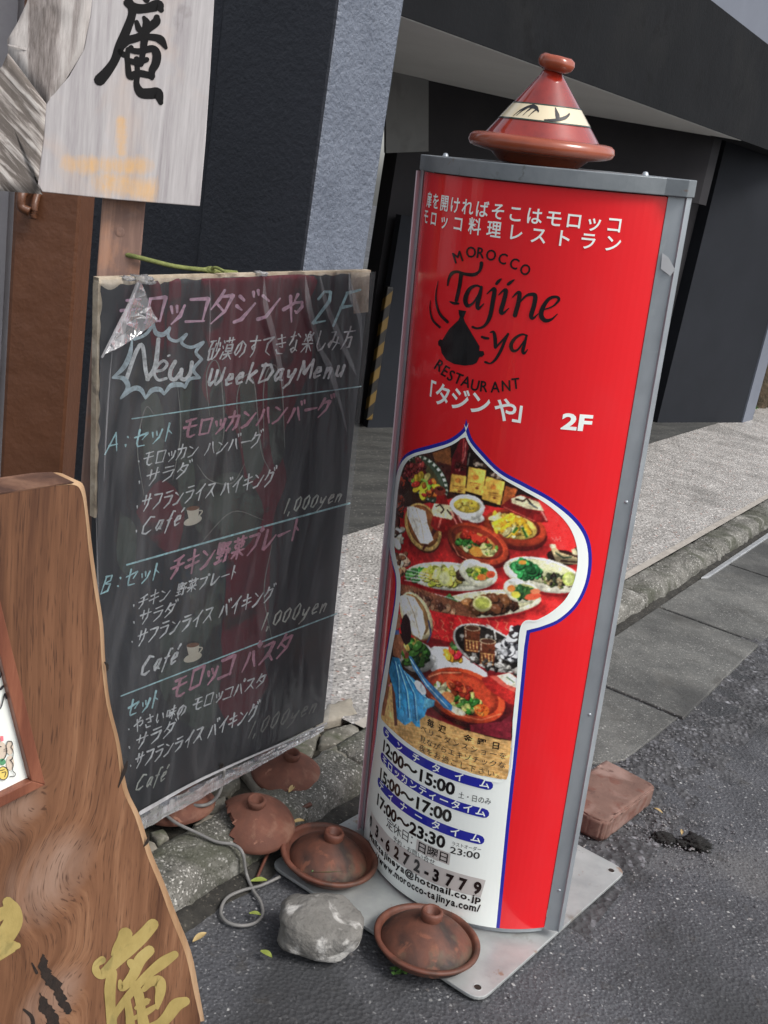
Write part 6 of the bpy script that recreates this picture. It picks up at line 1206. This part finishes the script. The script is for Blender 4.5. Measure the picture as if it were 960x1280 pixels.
# carved flank: two sloping facets falling back from the face
A1 = [(58, 130, 0), (82, 100, 0), (104, 64, 0), (113, 20, 0), (119, -40, 0), (120, -200, 0), (40, -200, -.02), (38, -30, -.02), (34, 2, -.018), (22, 28, -.02), (9, 50, -.022), (10, 66, -.020), (30, 92, -.008)]
n_r = random.Random(2)
def facet(name, P, m):
    c = tuple(sum(p[i] for p in P)/len(P) for i in range(3)); E_ = []
    for a, b in zip(P, P[1:]+P[:1]):
        for j in range(5): E_.append(tuple(a[i]+(b[i]-a[i])*j/5 for i in range(3)))
    n = len(E_); v = []; f = []
    for q in (1, .8, .6, .4, .2):
        for (x, y, z) in E_:
            X_, Y_, Z_ = c[0]+(x-c[0])*q, c[1]+(y-c[1])*q, c[2]+(z-c[2])*q
            v.append(ws(X_, Y_, Z_+(0 if q == 1 else .0025*noise.noise(Vector((X_*.05, Y_*.05, 2)))-.001)))
    for L__ in range(4):
        for i in range(n): f.append((L__*n+i, L__*n+(i+1) % n, (L__+1)*n+(i+1) % n, (L__+1)*n+i))
    v.append(ws(*c)); f += [(4*n+i, 4*n+(i+1) % n, 5*n) for i in range(n)]
    m0 = len(v); v += [ws(x, y, -.036) for (x, y, z) in E_]; f += [(i, m0+i, m0+(i+1) % n, (i+1) % n) for i in range(n)]
    return obj(name, v, f, m, wb, smooth=True)
facet('carved_flank', A1, MAT['rough_wood'])
v, f = stroke([(10, 56), (28, 60), (46, 66), (64, 70)], [1, 3, 3, 1]); obj('carved_notch', [ws(x, y, -.0125+.0002*(x*0)) for x, y in v], f, MAT['rough_wood'], wb)
A2 = [(53, 240, 0), (47, 232, 0), (55, 168, 0), (58, 130, 0), (30, 92, -.008), (10, 66, -.02), (2, 84, -.022), (-30, 100, -.03), (-60, 240, -.032), (0, 238.5, -.018)]
facet('sawn_flank', [(53.2, 243, 0)]+[(44, 243, 0)][:0]+A2[1:], MAT['end_grain'])
# brush character traced from the photograph (8.727x enlargement of a corner at 110,0)
def bq(P, w_): return stroke([(110+p[0]/8.727, p[1]/8.727) for p in P], [q/8.727 for q in w_])
AN = [bq([(560, -160), (600, -80), (640, 0)], [60, 80, 70]), bq([(430, 30), (520, 90), (640, 90), (760, 60), (800, 110)], [90, 110, 100, 130, 60]), bq([(420, -40), (470, 60), (480, 160), (420, 330), (350, 500), (290, 660), (210, 780), (130, 870)], [60, 90, 90, 100, 110, 95, 110, 130]),
      bq([(530, 240), (560, 320), (620, 340)], [50, 70, 60]), bq([(610, 190), (640, 260), (620, 400), (600, 560), (580, 700)], [40, 90, 90, 70, 60]), bq([(750, 190), (740, 240), (660, 310), (560, 400), (440, 440), (390, 500)], [70, 100, 90, 90, 90, 60]), bq([(640, 400), (740, 410), (800, 440), (850, 520)], [70, 80, 90, 40]),
      bq([(470, 520), (430, 580), (435, 700), (450, 820), (480, 850)], [60, 60, 60, 70, 50]), bq([(440, 540), (560, 560), (700, 530), (750, 590), (740, 690), (700, 770), (700, 850)], [60, 70, 80, 95, 95, 80, 50]), bq([(440, 660), (540, 680), (640, 650)], [60, 70, 60]), bq([(460, 820), (560, 800), (700, 830)], [60, 80, 70]), bq([(530, 640), (540, 800), (530, 920), (580, 1010), (680, 1020), (760, 1020), (795, 1120)], [60, 60, 70, 110, 120, 120, 55]), bq([(350, 560), (400, 600), (440, 560)], [60, 60, 40])]
marks('brush_character', AN, ws, .0006, MAT['brush_black'], wb)
ochre = [[(150, 146), (154, 150), (159, 176), (163, 190), (180, 200), (186, 212), (194, 222), (197, 240), (190, 254), (134, 249), (132, 236), (124, 226), (112, 220), (96, 216), (80, 216), (74, 206), (80, 196), (96, 194), (122, 194), (136, 190), (143, 178), (147, 160)]]
def jag(P):
    o = []
    for i, (a, b) in enumerate(smooth2(P+[P[0]], 8)[:-1]): o.append((a+5*noise.noise(Vector((a*.3, b*.3, 1)))+3*noise.noise(Vector((a*.9, b*.9, 4))), b+5*noise.noise(Vector((a*.3, b*.3, 7)))))
    return o
if 0: marks('ochre_patch', [poly2(jag(P)) for P in ochre], ws, .0004, MAT['ochre'], wb)

# ================================================================== LIVE EDGE SLAB SIGN (bottom left)
d35 = Vector((math.sin(R(35)), math.cos(R(35)), 0)); nS = Vector((d35.y, -d35.x, 0))
SP = Plane(ray(190, 1060)*1.72+CAM, nS); SLO = None; ss_ = lambda x, y, off=0.0: SP.at(x, y, off)
edge = [(70, 607), (92, 606), (101, 614), (106, 640), (111, 690), (118, 740), (124, 780), (127, 830), (133, 880), (145, 930), (153, 985), (169, 1022), (183, 1067), (198, 1104), (214, 1148), (232, 1194), (243, 1244), (253, 1290), (262, 1360), (270, 1440)]
outr = [(72, 603), (94, 601), (105, 608), (110, 640), (116, 690), (123, 740), (129, 780), (132, 830), (138, 880), (150, 930), (159, 985), (175, 1020), (189, 1064), (204, 1100), (221, 1144), (239, 1190), (249, 1240), (258, 1290), (268, 1360), (277, 1440)]
E3 = smooth2(edge, 4); O3 = smooth2(outr, 4); zb = .012
KNOT = lambda x, y: ss_(x, y)-Vector((ss_(60, 1200).x, ss_(60, 1200).y, zb))
MAT['slab'] = slab_mat()
slb = thing('live_edge_signboard', Vector((ss_(60, 1200).x, ss_(60, 1200).y, zb)), 'polished brown live-edge timber slab with gold painted characters at the lower left', 'signboard')
Lf = [ss_(p[0], p[1]) for p in E3]; Of = [ss_(p[0], p[1], -.010+.002*noise.noise(Vector((p[1]*.05, 0, 0)))) for p in O3]; Ob = [p-nS*.036 for p in Of]
Lf = [p for p in Lf if p.z > zb]; n = len(Lf); Of = Of[:n]; Ob = Ob[:n]
Lx = ss_(-430, 690); tl = Vector((Lx.x, Lx.y, Lf[0].z-.004)); bl_ = Vector((Lx.x, Lx.y, zb))
brq = Vector((Lf[-1].x, Lf[-1].y, zb)); 
face_ = [tl]+Lf+[brq, bl_]
bk = SP.n*-.048
v = face_+[tl+bk, bl_+bk]+Ob; m1 = len(face_)
f = [tuple(range(m1))[::-1]]
tri = tessellate_polygon([[Vector((p.dot(d35), p.z, 0)) for p in face_]])
obj('slab', face_+[p+bk*.98 for p in face_], [t for t in tri]+[tuple(i+m1 for i in t)[::-1] for t in tri]+[(i, (i+1) % m1, (i+1) % m1+m1, i+m1) for i in range(m1)], MAT['slab'], slb)
sv = []; sf = []
for a, b, c in zip(Lf, Of, Ob): sv += [a+nS*.0004, b, c]
for i in range(n-1):
    for j in range(2): sf.append((i*3+j, i*3+j+1, i*3+3+j+1, i*3+3+j))
obj('sapwood_edge', sv, sf, MAT['sapwood'], slb, smooth=True)
# end grain on top
t0 = tl+nS*.0006+Vector((0, 0, .0008)); t1 = Lf[0]+nS*.0006+Vector((0, 0, .0008)); t2 = Lf[4]+Vector((0, 0, .0022))
obj('end_grain', *prism([t0, t1, t2, t2+bk*.92, t1+bk, t0+bk], Vector((0, 0, .0012))), MAT['slab_top'], slb)
# cracks and knots
def sm(name, P, w_, m, off=.0007): return marks(name, [stroke(p, w_) for p in P], ss_, off, MAT[m], slb)
sm('edge_crack', [[(159, 952), (156, 962), (148, 984)]], [2, 5, 1.5], 'bark'); sm('edge_crack', [[(131, 828), (134, 832), (134, 838)]], [2, 4, 2], 'bark'); sm('edge_crack', [[(186, 1044), (184, 1052), (180, 1058)]], [1.5, 4, 1.5], 'bark')
jag2 = lambda P: [(a+4*noise.noise(Vector((a*.25, b*.12, 3)))+3*noise.noise(Vector((a*.8, b*.5, 8))), b) for a, b in smooth2(P+[P[0]], 9)[:-1]]
marks('bark_hole', [poly2(jag2([(52, 1192), (58, 1200), (62, 1214), (75, 1226), (78, 1242), (90, 1258), (84, 1268), (74, 1256), (66, 1238), (56, 1228), (50, 1212)])), poly2(jag2([(50, 1240), (60, 1252), (72, 1270), (76, 1300), (62, 1300), (58, 1272), (48, 1262)])), stroke([(40, 1204), (46, 1216)], [2, 4]), stroke([(30, 1262), (40, 1272), (42, 1290)], [3, 5, 4])], ss_, .0006, MAT['bark'], slb)
if 0: marks('splintered_wood', [poly2(smooth2([(52, 1212), (66, 1232), (70, 1262), (84, 1290), (66, 1290), (56, 1250), (48, 1236), (52, 1212)], 3)[:-1]), stroke([(36, 1262), (48, 1274), (52, 1300)], [3, 6, 4])], ss_, .0012, MAT['rough_wood'], slb)
# gold characters (6x enlargement, corner at 100,1120)
def gq(P, w_): return stroke([(100+p[0]/6, 1120+p[1]/6) for p in P], [q/6 for q in w_])
GO = [gq([(545, 215), (470, 300), (380, 385), (290, 470), (210, 550), (160, 590), (120, 560), (125, 510), (165, 480)], [90, 100, 105, 95, 80, 70, 60, 50, 60]), gq([(340, 290), (320, 330), (270, 400), (240, 440)], [110, 90, 60, 20]),
      gq([(520, 410), (450, 480), (400, 590), (350, 660), (310, 690), (300, 640)], [80, 90, 80, 70, 50, 30]), gq([(380, 500), (400, 530)], [60, 60]), gq([(710, 440), (620, 500), (520, 580), (430, 670), (340, 780), (270, 880), (260, 930)], [60, 85, 70, 60, 60, 50, 30]), gq([(240, 580), (225, 700), (230, 850), (240, 980), (235, 1100)], [80, 85, 75, 80, 80]),
      gq([(480, 700), (530, 650), (590, 640), (605, 700), (590, 780), (580, 840)], [40, 60, 90, 80, 60, 25]), gq([(400, 660), (440, 740), (460, 860), (480, 980), (490, 1100)], [60, 75, 70, 90, 80]), gq([(350, 760), (370, 880), (380, 980), (390, 1080)], [50, 60, 70, 60]), gq([(420, 840), (500, 790), (520, 780)], [30, 50, 20]), gq([(400, 920), (500, 870), (590, 810)], [30, 50, 25]), gq([(790, 790), (720, 820), (660, 900), (600, 960), (520, 1010), (440, 1100)], [70, 100, 90, 80, 90, 80])]
marks('gold_character', GO, ss_, .0009, MAT['gold'], slb)
marks('gold_character', [stroke([(10, 1128), (16, 1140), (14, 1158), (-10, 1190), (-40, 1210)], [14, 22, 24, 22, 16]), stroke([(-6, 1200), (14, 1184), (22, 1182)], [8, 14, 8]), stroke([(-60, 1140), (-20, 1150), (10, 1138)], [16, 18, 14])], ss_, .0009, MAT['gold'], slb)
# picture frame fixed on the slab
pf = thing('picture_frame', ss_(20, 990, .003), 'small wood picture frame with cat drawings at the left edge on the brown slab', 'picture frame')
I_ = [(30, 966), (-2, 800-14), (-330, 860), (-330, 1096)]; O_ = [(49, 974), (0, 796-8-80), (-360, 830), (-360, 1150)]
# frame edges run along the slab's own directions
def sq(x, y): p = ss_(x, y); return p.dot(d35), p.z
u1, z1_ = sq(48.5, 975); 
def fr_pt(u, z, off): return d35*u+nS*(SP.P.dot(nS)+off)+Vector((0, 0, z))
ang = math.atan2(sq(48.5, 975)[1]-sq(0, 999)[1], sq(48.5, 975)[0]-sq(0, 999)[0]); ang2 = math.atan2(sq(5, 800)[1]-sq(48.5, 975)[1], sq(5, 800)[0]-sq(48.5, 975)[0])
ex = Vector((math.cos(ang), math.sin(ang))); ey = Vector((math.cos(ang2), math.sin(ang2))); c0 = Vector((u1, z1_))
tw = (Vector(sq(30, 966.5))-c0).dot(-Vector((ey.y, -ey.x)).normalized()); tw = abs(tw); print('frame width', tw, math.degrees(ang), math.degrees(ang2))
FW_, FH_ = .30, .42; tw = max(.012, min(.022, tw))
def fp(a, b, off): q = c0-ex*a+ey*b; return fr_pt(q.x, q.y, off)
def bar(q): return prism([fp(a, b, .001) for a, b in q], nS*.014)
for q in ([(0, 0), (tw, tw), (tw, FH_-tw), (0, FH_)], [(0, 0), (tw, tw), (FW_-tw, tw), (FW_, 0)], [(FW_, 0), (FW_, FH_), (FW_-tw, FH_-tw), (FW_-tw, tw)], [(0, FH_), (tw, FH_-tw), (FW_-tw, FH_-tw), (FW_, FH_)]):
    obj('frame_rail', *bar(q), MAT['frame_wood'], pf, bevel=.0012)
pr = obj('print', *prism([fp(tw-.001, tw-.001, .003), fp(FW_-tw, tw-.001, .003), fp(FW_-tw, FH_-tw, .003), fp(tw-.001, FH_-tw, .003)], nS*.002), pm('drawing paper', [(226, 230, 224), (236, 240, 234)], 5, 3, rough=.5), pf)
FO = .0062; fs = lambda x, y, off=0.0: SP.at(x, y, FO+off)
def fk(P): return [(p[0]/5.338, 770+p[1]/5.333) for p in P]
def fmark(name, sh, m, off=0): marks(name, sh, fs, off, m, pf)
cg = lambda n_, c_: pm(n_, [c_, c_], 10, 2, rough=.5)
BK = cg('drawing black', (40, 38, 42)); 
fmark('cat_body', [poly2(fk(ell(10, 900, 36, 60, 0))), poly2(fk(ell(66, 880, 24, 46, 0))), poly2(fk(ell(68, 980, 26, 50, 0)))], cg('drawing tan', (206, 190, 172)))
fmark('cat_bib', [poly2(fk(ell(16, 972, 22, 22, 0)))], cg('drawing green', (90, 150, 110)), .0005); fmark('cat_coin', [poly2(fk(ell(22, 1048, 34, 44, 0)))], cg('drawing yellow', (226, 200, 110)), .0007); fmark('cat_ear', [poly2(fk([(2, 800), (22, 800), (24, 832), (4, 838)]))], cg('drawing pink', (226, 120, 130)), .0005)
fmark('cat_outline', [stroke(fk([(44, 860), (50, 838), (76, 836), (84, 856), (74, 874), (88, 900), (84, 950), (66, 960)]), .9), stroke(fk([(40, 862), (46, 900), (36, 940), (10, 966)]), .9), stroke(fk([(70, 960), (88, 990), (84, 1030), (102, 1050), (96, 1068), (66, 1070)]), .9), stroke(fk(ell(22, 1048, 34, 44, 0)+[ell(22, 1048, 34, 44, 0)[0]]), .9, per=1), stroke(fk([(2, 1030), (30, 1024)]), .8), stroke(fk([(14, 1044), (40, 1040), (32, 1072)]), .8), stroke(fk([(0, 870), (8, 872)]), 1.2), stroke(fk([(26, 890), (48, 882)]), .5), stroke(fk([(26, 900), (50, 900)]), .5)], BK, .0012)
fmark('ink_drawing', [stroke(fk([(0, 345), (8, 372), (2, 408)]), 1.6), stroke(fk([(0, 620), (14, 590), (30, 520)]), 1.4), stroke(fk([(20, 470), (4, 488)]), 3), stroke(fk([(34, 520), (44, 548)]), 2.4)], BK, .0012)
# ================================================================== POTTERY
def knobring(c, r, T=None, m='terracotta', parent=None, h=.018):
    prof = [(0, h*.35), (r*.55, h*.35), (r*.66, h*.95), (r*.86, h*1.1), (r*1.03, h*.85), (r, h*.3), (r*.72, -h*.3)]
    return obj('knob', *lathe(prof, c, 28, T, .03, 2), MAT[m], parent, smooth=True)
def lidprof(r, h, neck, th=.006):
    out = [(r*1.0, 0), (r*1.015, .006), (r*.99, .011)]
    for i in range(1, 12):
        t = i/11; a_ = t*math.pi/2; out.append((neck+(r*.99-neck)*(.62*(1-t)+.38*math.cos(a_)), .011+(h-.011)*(.62*t+.38*math.sin(a_))))
    return out+[(neck*.6, h+.002), (0, h+.002)]
def lid(name, px, z, r, h, m, label, group, tilt=None, nk=.016, cut=None, seed=0, cat='pot lid'):
    c = on_z(px[0], px[1], z); t = thing(name, c, label, cat, group); T = tilt or Matrix.Identity(3)
    prof = lidprof(r, h, nk); inner = [(max(0, a-.006), max(0, b-.006)) for a, b in prof[::-1] if b > .002]
    v, f = lathe(prof+[(0, h-.006)]+inner[2:]+[(r*.95, 0), (r, 0)], c, 64, T, .035, seed)
    if cut:
        keep = []
        for q in f:
            m_ = sum((v[i] for i in q), Vector())/len(q)
            if cut(m_-c): keep.append(q)
        f = keep
    obj('lid', v, f, MAT[m], t, smooth=True); knobring(c+T@Vector((0, 0, h-.001)), nk*1.35, T, m, t); return t
LT = lambda ax, d: Matrix.Rotation(R(d), 3, ax)
lid('terracotta_lid', (222, 1009), .058, .086, .058, 'terracotta', 'terracotta lid half hidden under the lower left corner of the menu board', 'terracotta lids lying on the stones', LT('Y', -10)@LT('X', -4), seed=1)
def cut2(d):
    a = d.dot(Vector((math.cos(R(20)), math.sin(R(20)), 0))); return a > -.058+.008*noise.noise(Vector((d.z*40, d.y*30, 0)))
lid('terracotta_lid', (317, 1031), .058, .094, .060, 'terracotta', 'broken terracotta lid with its left side missing, on the stones behind the kerb', 'terracotta lids lying on the stones', LT('X', 8), cut=cut2, seed=2)
lid('terracotta_lid', (358, 968), .056, .094, .052, 'terracotta', 'whole terracotta lid under the lower right edge of the menu board', 'terracotta lids lying on the stones', LT('X', 4)@LT('Y', 6), seed=3)
def dish(px, z, r, h, lidr, lidh, lab, off=(0, 0), tilt=None, seed=0, lm='sooty', lz=.012):
    c = on_z(px[0], px[1], z); T = tilt or Matrix.Identity(3); t = thing('covered_dish', c, lab, 'dish', 'covered clay dishes beside the sign')
    prof = [(0, 0), (r*.66, 0), (r*.80, h*.3), (r*.95, h*.8), (r, h*.95), (r*1.0, h*1.1), (r*.97, h*1.18), (r*.91, h*1.15), (r*.885, h*.95), (r*.84, h*.62), (r*.6, h*.34), (0, h*.3)]
    obj('dish', *lathe(prof, c, 96, T, .006, seed), MAT['dish_clay'], t, smooth=True)
    lc = c+T@Vector((off[0], off[1], lz)); l = obj('lid', *lathe(lidprof(lidr, lidh, .017), lc, 96, T, .006, seed+5), MAT[lm], t, smooth=True)
    k = knobring(lc+T@Vector((0, 0, lidh-.002)), .0225, T, 'dish_clay', None, .021); bw = k.location.copy(); k.parent = l; k.location = bw-base_of(l)
    return t, c
d1, c1 = dish((408, 1084), .012, .113, .036, .090, .062, 'sooty lidded clay dish with wide rim by the left edge of the red sign', (.0, .006), LT('Y', 3), 3)
d2, c2 = dish((531, 1187), .0125, .112, .028, .099, .066, 'brown lidded clay dish on the near corner of the steel plate', (0, 0), LT('X', -3), 7, lz=.010)
# glazed tagine on the cap
tt = SM@Matrix.Rotation(R(1.8), 3, 'Y')@Matrix.Diagonal((.95, .95, .95)); tc = sloc(-.011, CD/2-.004, SH+.030)
tag_ = thing('glazed_tagine', tc, 'red glazed tagine with cream painted band standing on top of the red sign', 'tagine')
m, N, L, B = new_mat('dark red glaze'); co = coords(N, L); 
L.new(ramp(N, L, noise_t(N, L, co, 14, 6), [(.35, lin((112, 26, 18))), (.65, lin((150, 42, 28)))]), B.inputs['Base Color']); B.inputs['Roughness'].default_value = .10; B.inputs['Coat Weight'].default_value = 1.0; B.inputs['Coat Roughness'].default_value = .05
L.new(bump(N, L, noise_t(N, L, co, 26, 3), .15, .002), B.inputs['Normal']); MAT['red_glaze'] = m
dp = [(0, 0), (.074, 0), (.080, .004), (.096, .017), (.128, .022), (.139, .026), (.143, .034), (.141, .043), (.134, .048), (.122, .050), (.113, .042), (0, .038)]
obj('dish', *lathe([(a*.97, b) for a, b in dp], tc, 72, tt, .008, 1), MAT['rim_glaze'], tag_, smooth=True)
def cone_r(z): t = (z-.050)/(.160-.050); return (.108*(1-t)+.0205*t)
cz_ = [.050+(.160-.050)*i/20 for i in range(21)]
cone = obj('cone_lid', *lathe([(.112, .046)]+[(cone_r(z), z) for z in cz_]+[(.018, .167), (0, .168)], tc, 64, tt, .006, 2), MAT['red_glaze'], tag_, smooth=True)
cream = gloss('cream glaze', (214, 200, 168), .15, .8); green = gloss('green glaze line', (34, 48, 34), .25, .5)
def ring(z0, z1, off, m_, nm, par):
    n = 6; o = obj(nm, *lathe([(cone_r(z0+(z1-z0)*i/n)+off, z0+(z1-z0)*i/n) for i in range(n+1)], tc, 64, tt, .006, 2), m_, None, smooth=True, origin=base_of(par)); o.parent = par; o.location = (0, 0, 0); return o
ring(.0775, .106, .0008, cream, 'painted_band', cone); ring(.0765, .0790, .0012, green, 'band_line', cone); ring(.1050, .1072, .0012, green, 'band_line', cone)
bm_ = gloss('black glaze mark', (26, 24, 26), .2, .5)
def cmark(P, w_):
    v, f = stroke(P, w_, per=6); o = []
    for a, z in v: rr = cone_r(z)+.0016; o.append(tc+tt@Vector((rr*math.sin(a), -rr*math.cos(a), z)))
    return o, f
mb = MB()
for base in (.12, .12+2.09, .12+4.19):
    mb = MB()
    for P, w_ in (([(-.38, .092), (-.28, .104), (-.05, .113), (.12, .110), (.20, .104)], [.002, .0035, .005, .006, .003]), ([(-.1, .111), (-.22, .103), (-.3, .093)], [.003, .0035, .002]), ([(.02, .111), (-.08, .104), (-.14, .094)], [.003, .0035, .002]), ([(.16, .109), (.06, .102), (.0, .093)], [.002, .003, .0015]),
                  ([(.60, .112), (.62, .105), (.70, .100)], [.006, .016, .006]), ([(.36, .090), (.60, .092), (.85, .099), (1.0, .107)], [.0015, .0045, .005, .003])):
        mb.add(*cmark([(base+a, (z-.1025)*.92+.0918) for a, z in P], [q*1.15 for q in w_]))
    mk = mb.build('painted_mark', bm_, None, origin=base_of(cone)); mk.parent = cone; mk.location = (0, 0, 0)
kt = tt@LT('Y', 8)
obj('knob', *lathe([(0, -.004), (.022, -.002), (.030, .004), (.033, .012), (.031, .020), (.024, .025), (.010, .024), (0, .021)], tc+tt@Vector((.004, 0, .168)), 40, kt, .10, 4), MAT['rim_glaze'], tag_, smooth=True)

# ================================================================== ROCK, BRICK, SHARD, CABLE
rc = on_z(391, 1205, 0); bm = bmesh.new(); bmesh.ops.create_icosphere(bm, subdivisions=5, radius=1); rv = []
for q in bm.verts:
    d = q.co.normalized(); p = Vector((abs(d.x)**.80*math.copysign(1, d.x), abs(d.y)**.80*math.copysign(1, d.y), abs(d.z)**.72*math.copysign(1, d.z)))
    k = .97+.16*noise.noise(d*1.3+Vector((4, 0, 2)))+.035*noise.fractal(d*4, 1, 2, 4)+.014*noise.fractal(d*14, .8, 2, 4)-.05*max(0, noise.noise(d*3+Vector((9, 2, 5)))-.15)
    rv.append(Vector((rc.x, rc.y+.055, .048))+Vector((p.x*.088*k, p.y*.072*k, max(-.046, p.z*.053*k))))
rf = [tuple(q.index for q in t.verts) for t in bm.faces]; bm.free()
tag(obj('rock', rv, rf, MAT['rock'], smooth=True), 'pale grey weathered rock between the two covered clay dishes', 'rock')
b1_, b2_ = on_z(755, 1053), on_z(815, 1006); ax = (b2_-b1_); Lb = ax.length; ax.normalize(); ay = Vector((-ax.y, ax.x, 0)); Wb = .165
P4 = [b1_+ax*.0, b2_-ax*.012, b2_+ay*.014, b2_+ay*Wb*.98, b1_+ay*Wb+ax*.02, b1_+ay*Wb*.9-ax*.005, b1_+ay*.045-ax*.022, b1_+ay*.012-ax*.014]
v, f = prism([Vector((p.x, p.y, .002)) for p in P4], Vector((0, 0, .060)))
bm = bmesh.new(); q_ = [bm.verts.new(p) for p in v]
for t_ in f: bm.faces.new([q_[i] for i in t_])
bmesh.ops.recalc_face_normals(bm, faces=bm.faces[:]); bmesh.ops.bevel(bm, geom=bm.edges[:], offset=.005, segments=2, affect='EDGES'); bmesh.ops.triangulate(bm, faces=bm.faces[:])
for _ in range(4):
    lg_ = [e for e in bm.edges if e.calc_length() > .012]
    if lg_: bmesh.ops.subdivide_edges(bm, edges=lg_, cuts=1); bmesh.ops.triangulate(bm, faces=bm.faces[:])
bm.normal_update()
for p in bm.verts:
    g_ = noise.fractal(p.co*22, 1, 2.1, 4)*.0016+noise.noise(p.co*70)*.0008-max(0, noise.noise(p.co*9+Vector((3, 1, 2)))-.35)*.012; p.co += p.normal*g_
bm.verts.index_update(); v = [p.co.copy() for p in bm.verts]; f = [tuple(k.index for k in t_.verts) for t_ in bm.faces]; bm.free()
bk_ = obj('brick', v, f, MAT['brick'], smooth=True); tag(bk_, 'red brick paver with a chipped corner behind the right side of the red sign', 'brick')
sd_ = [(385, 1027), (366, 1036), (346, 1056), (332, 1078), (321, 1099)]
P = [on_z(x, y, .006+.0*i) for i, (x, y) in enumerate(sd_)]; P = [p+Vector((0, 0, z)) for p, z in zip(P, (.05, .045, .03, .016, .003))]
v, f = tube(P, .0055, 7, 6, lambda t: 1-.35*t); tag(obj('pottery_shard', v, f, MAT['dish_clay'], smooth=True), 'thin curved brown rim shard leaning against the left covered dish', 'shard')
cb = [(196, 1006, .09), (216, 1026, .085), (246, 1041, .078), (270, 1052, .076), (292, 1056, .075), (303, 1066, .068), (308, 1092, .02), (316, 1112, .008), (326, 1128, .007), (328, 1143, .006), (318, 1154, .006), (300, 1157, .006), (283, 1152, .006), (276, 1140, .006), (283, 1123, .006), (303, 1113, .006), (326, 1107, .014), (350, 1096, .018)]
cbo = thing('cable', on_z(300, 1150, 0), 'grey electric cable looping over the kerb from under the menu board to the sign', 'cable')
v, f = tube([on_z(*q) for q in cb], .0037, 10, 8); obj('cable_run', v, f, MAT['cable'], cbo, smooth=True)
v, f = tube([on_z(*q) for q in ((212, 988, .10), (222, 996, .10), (236, 1005, .095), (252, 1007, .10), (264, 1003, .10), (273, 993, .12), (278, 978, .15), (280, 962, .19))], .0042, 10, 8); obj('cable_run', v, f, MAT['cable'], cbo, smooth=True)
# leaves, clod, little plant
def leaf(px, z, L0, ang, m, label, w_=.4, name='fallen_leaf'):
    c = on_z(px[0], px[1], z); a = R(ang); u = Vector((math.cos(a), math.sin(a), 0)); t = Vector((-u.y, u.x, 0)); v = []; n = 7
    for i in range(n+1):
        s = i/n; wd = L0*w_*math.sin(math.pi*min(1, s*.97+.02))**.8/2; zz = .004+.006*math.sin(s*2.4)
        v += [c+u*(s-.5)*L0+t*wd+Vector((0, 0, zz+.004)), c+u*(s-.5)*L0+Vector((0, 0, zz)), c+u*(s-.5)*L0-t*wd+Vector((0, 0, zz+.003))]
    f = [(i*3+j, i*3+3+j, i*3+4+j, i*3+1+j) for i in range(n) for j in range(2)]
    return tag(obj(name, v, f, MAT[m], smooth=True), label, 'leaf', 'fallen leaves')
leaf((323, 1105), .004, .036, 10, 'leaf', 'bright green leaf on the road beside the cable loop')
leaf((318, 1147), .004, .026, -10, 'leaf', 'pale leaf lying inside the lower end of the cable loop'); leaf((249, 1176), .004, .034, 50, 'dry_leaf', 'dry leaf on the road right beside the brown slab')
leaf((332, 1197), .004, .032, -35, 'leaf', 'green leaf on the road left of the pale rock'); leaf((410, 1093), .040, .075, 12, 'weed', 'long dull green leaf resting on the rim of the left covered dish', .22)
leaf((364, 990), .062, .03, 70, 'dry_leaf', 'dry leaf in the gap between broken and whole terracotta lids'); leaf((851, 1044), .014, .020, 80, 'dry_leaf', 'cream leaf scrap on the dark clod right of the brick')
leaf((372, 1031), .058, .03, 20, 'dry_leaf', 'dry leaf on the kerb above the left covered dish'); leaf((822, 1017), .004, .028, 150, 'dry_leaf', 'tan leaf scrap at the right end of the brick')
h0 = on_z(850, 1052); mb = MB()
for (dx, dy, r__) in ((-.045, .0, .024), (.0, -.006, .014), (.042, .004, .03)): mb.add(*blob(h0+Vector((dx, dy, .0)), r__*1.25, r__, r__*.5, dx*50, 4, .55, 3))
tag(mb.build('dirt_clod', MAT['clod'], smooth=True), kind='stuff')
g = on_z(497, 1217); t = thing('seedling', g, 'tiny clover-like green seedling at the near edge of the steel plate', 'seedling')
for i in range(9):
    a = i*2.4; r__ = .004+.0022*i; c = g+Vector((math.cos(a)*r__, math.sin(a)*r__, .008+.001*i)); v = [c+Vector((math.cos(q)*.006, math.sin(q)*.005, .001*math.cos(q*2+i))) for q in (0, .9, 1.8, 2.7, 3.6, 4.5, 5.4)]
    obj('leaf', v, [tuple(range(7))], MAT['weed'], t)
mb = MB(); mb.add(*tube([g, g+Vector((.002, 0, .006)), g+Vector((.004, .002, .012))], .0012, 5)); mb.build('stem', MAT['weed'], t)
print('objects', len(scn.objects), 'tris approx', sum(len(o.data.polygons) for o in scn.objects if o.type == 'MESH'))
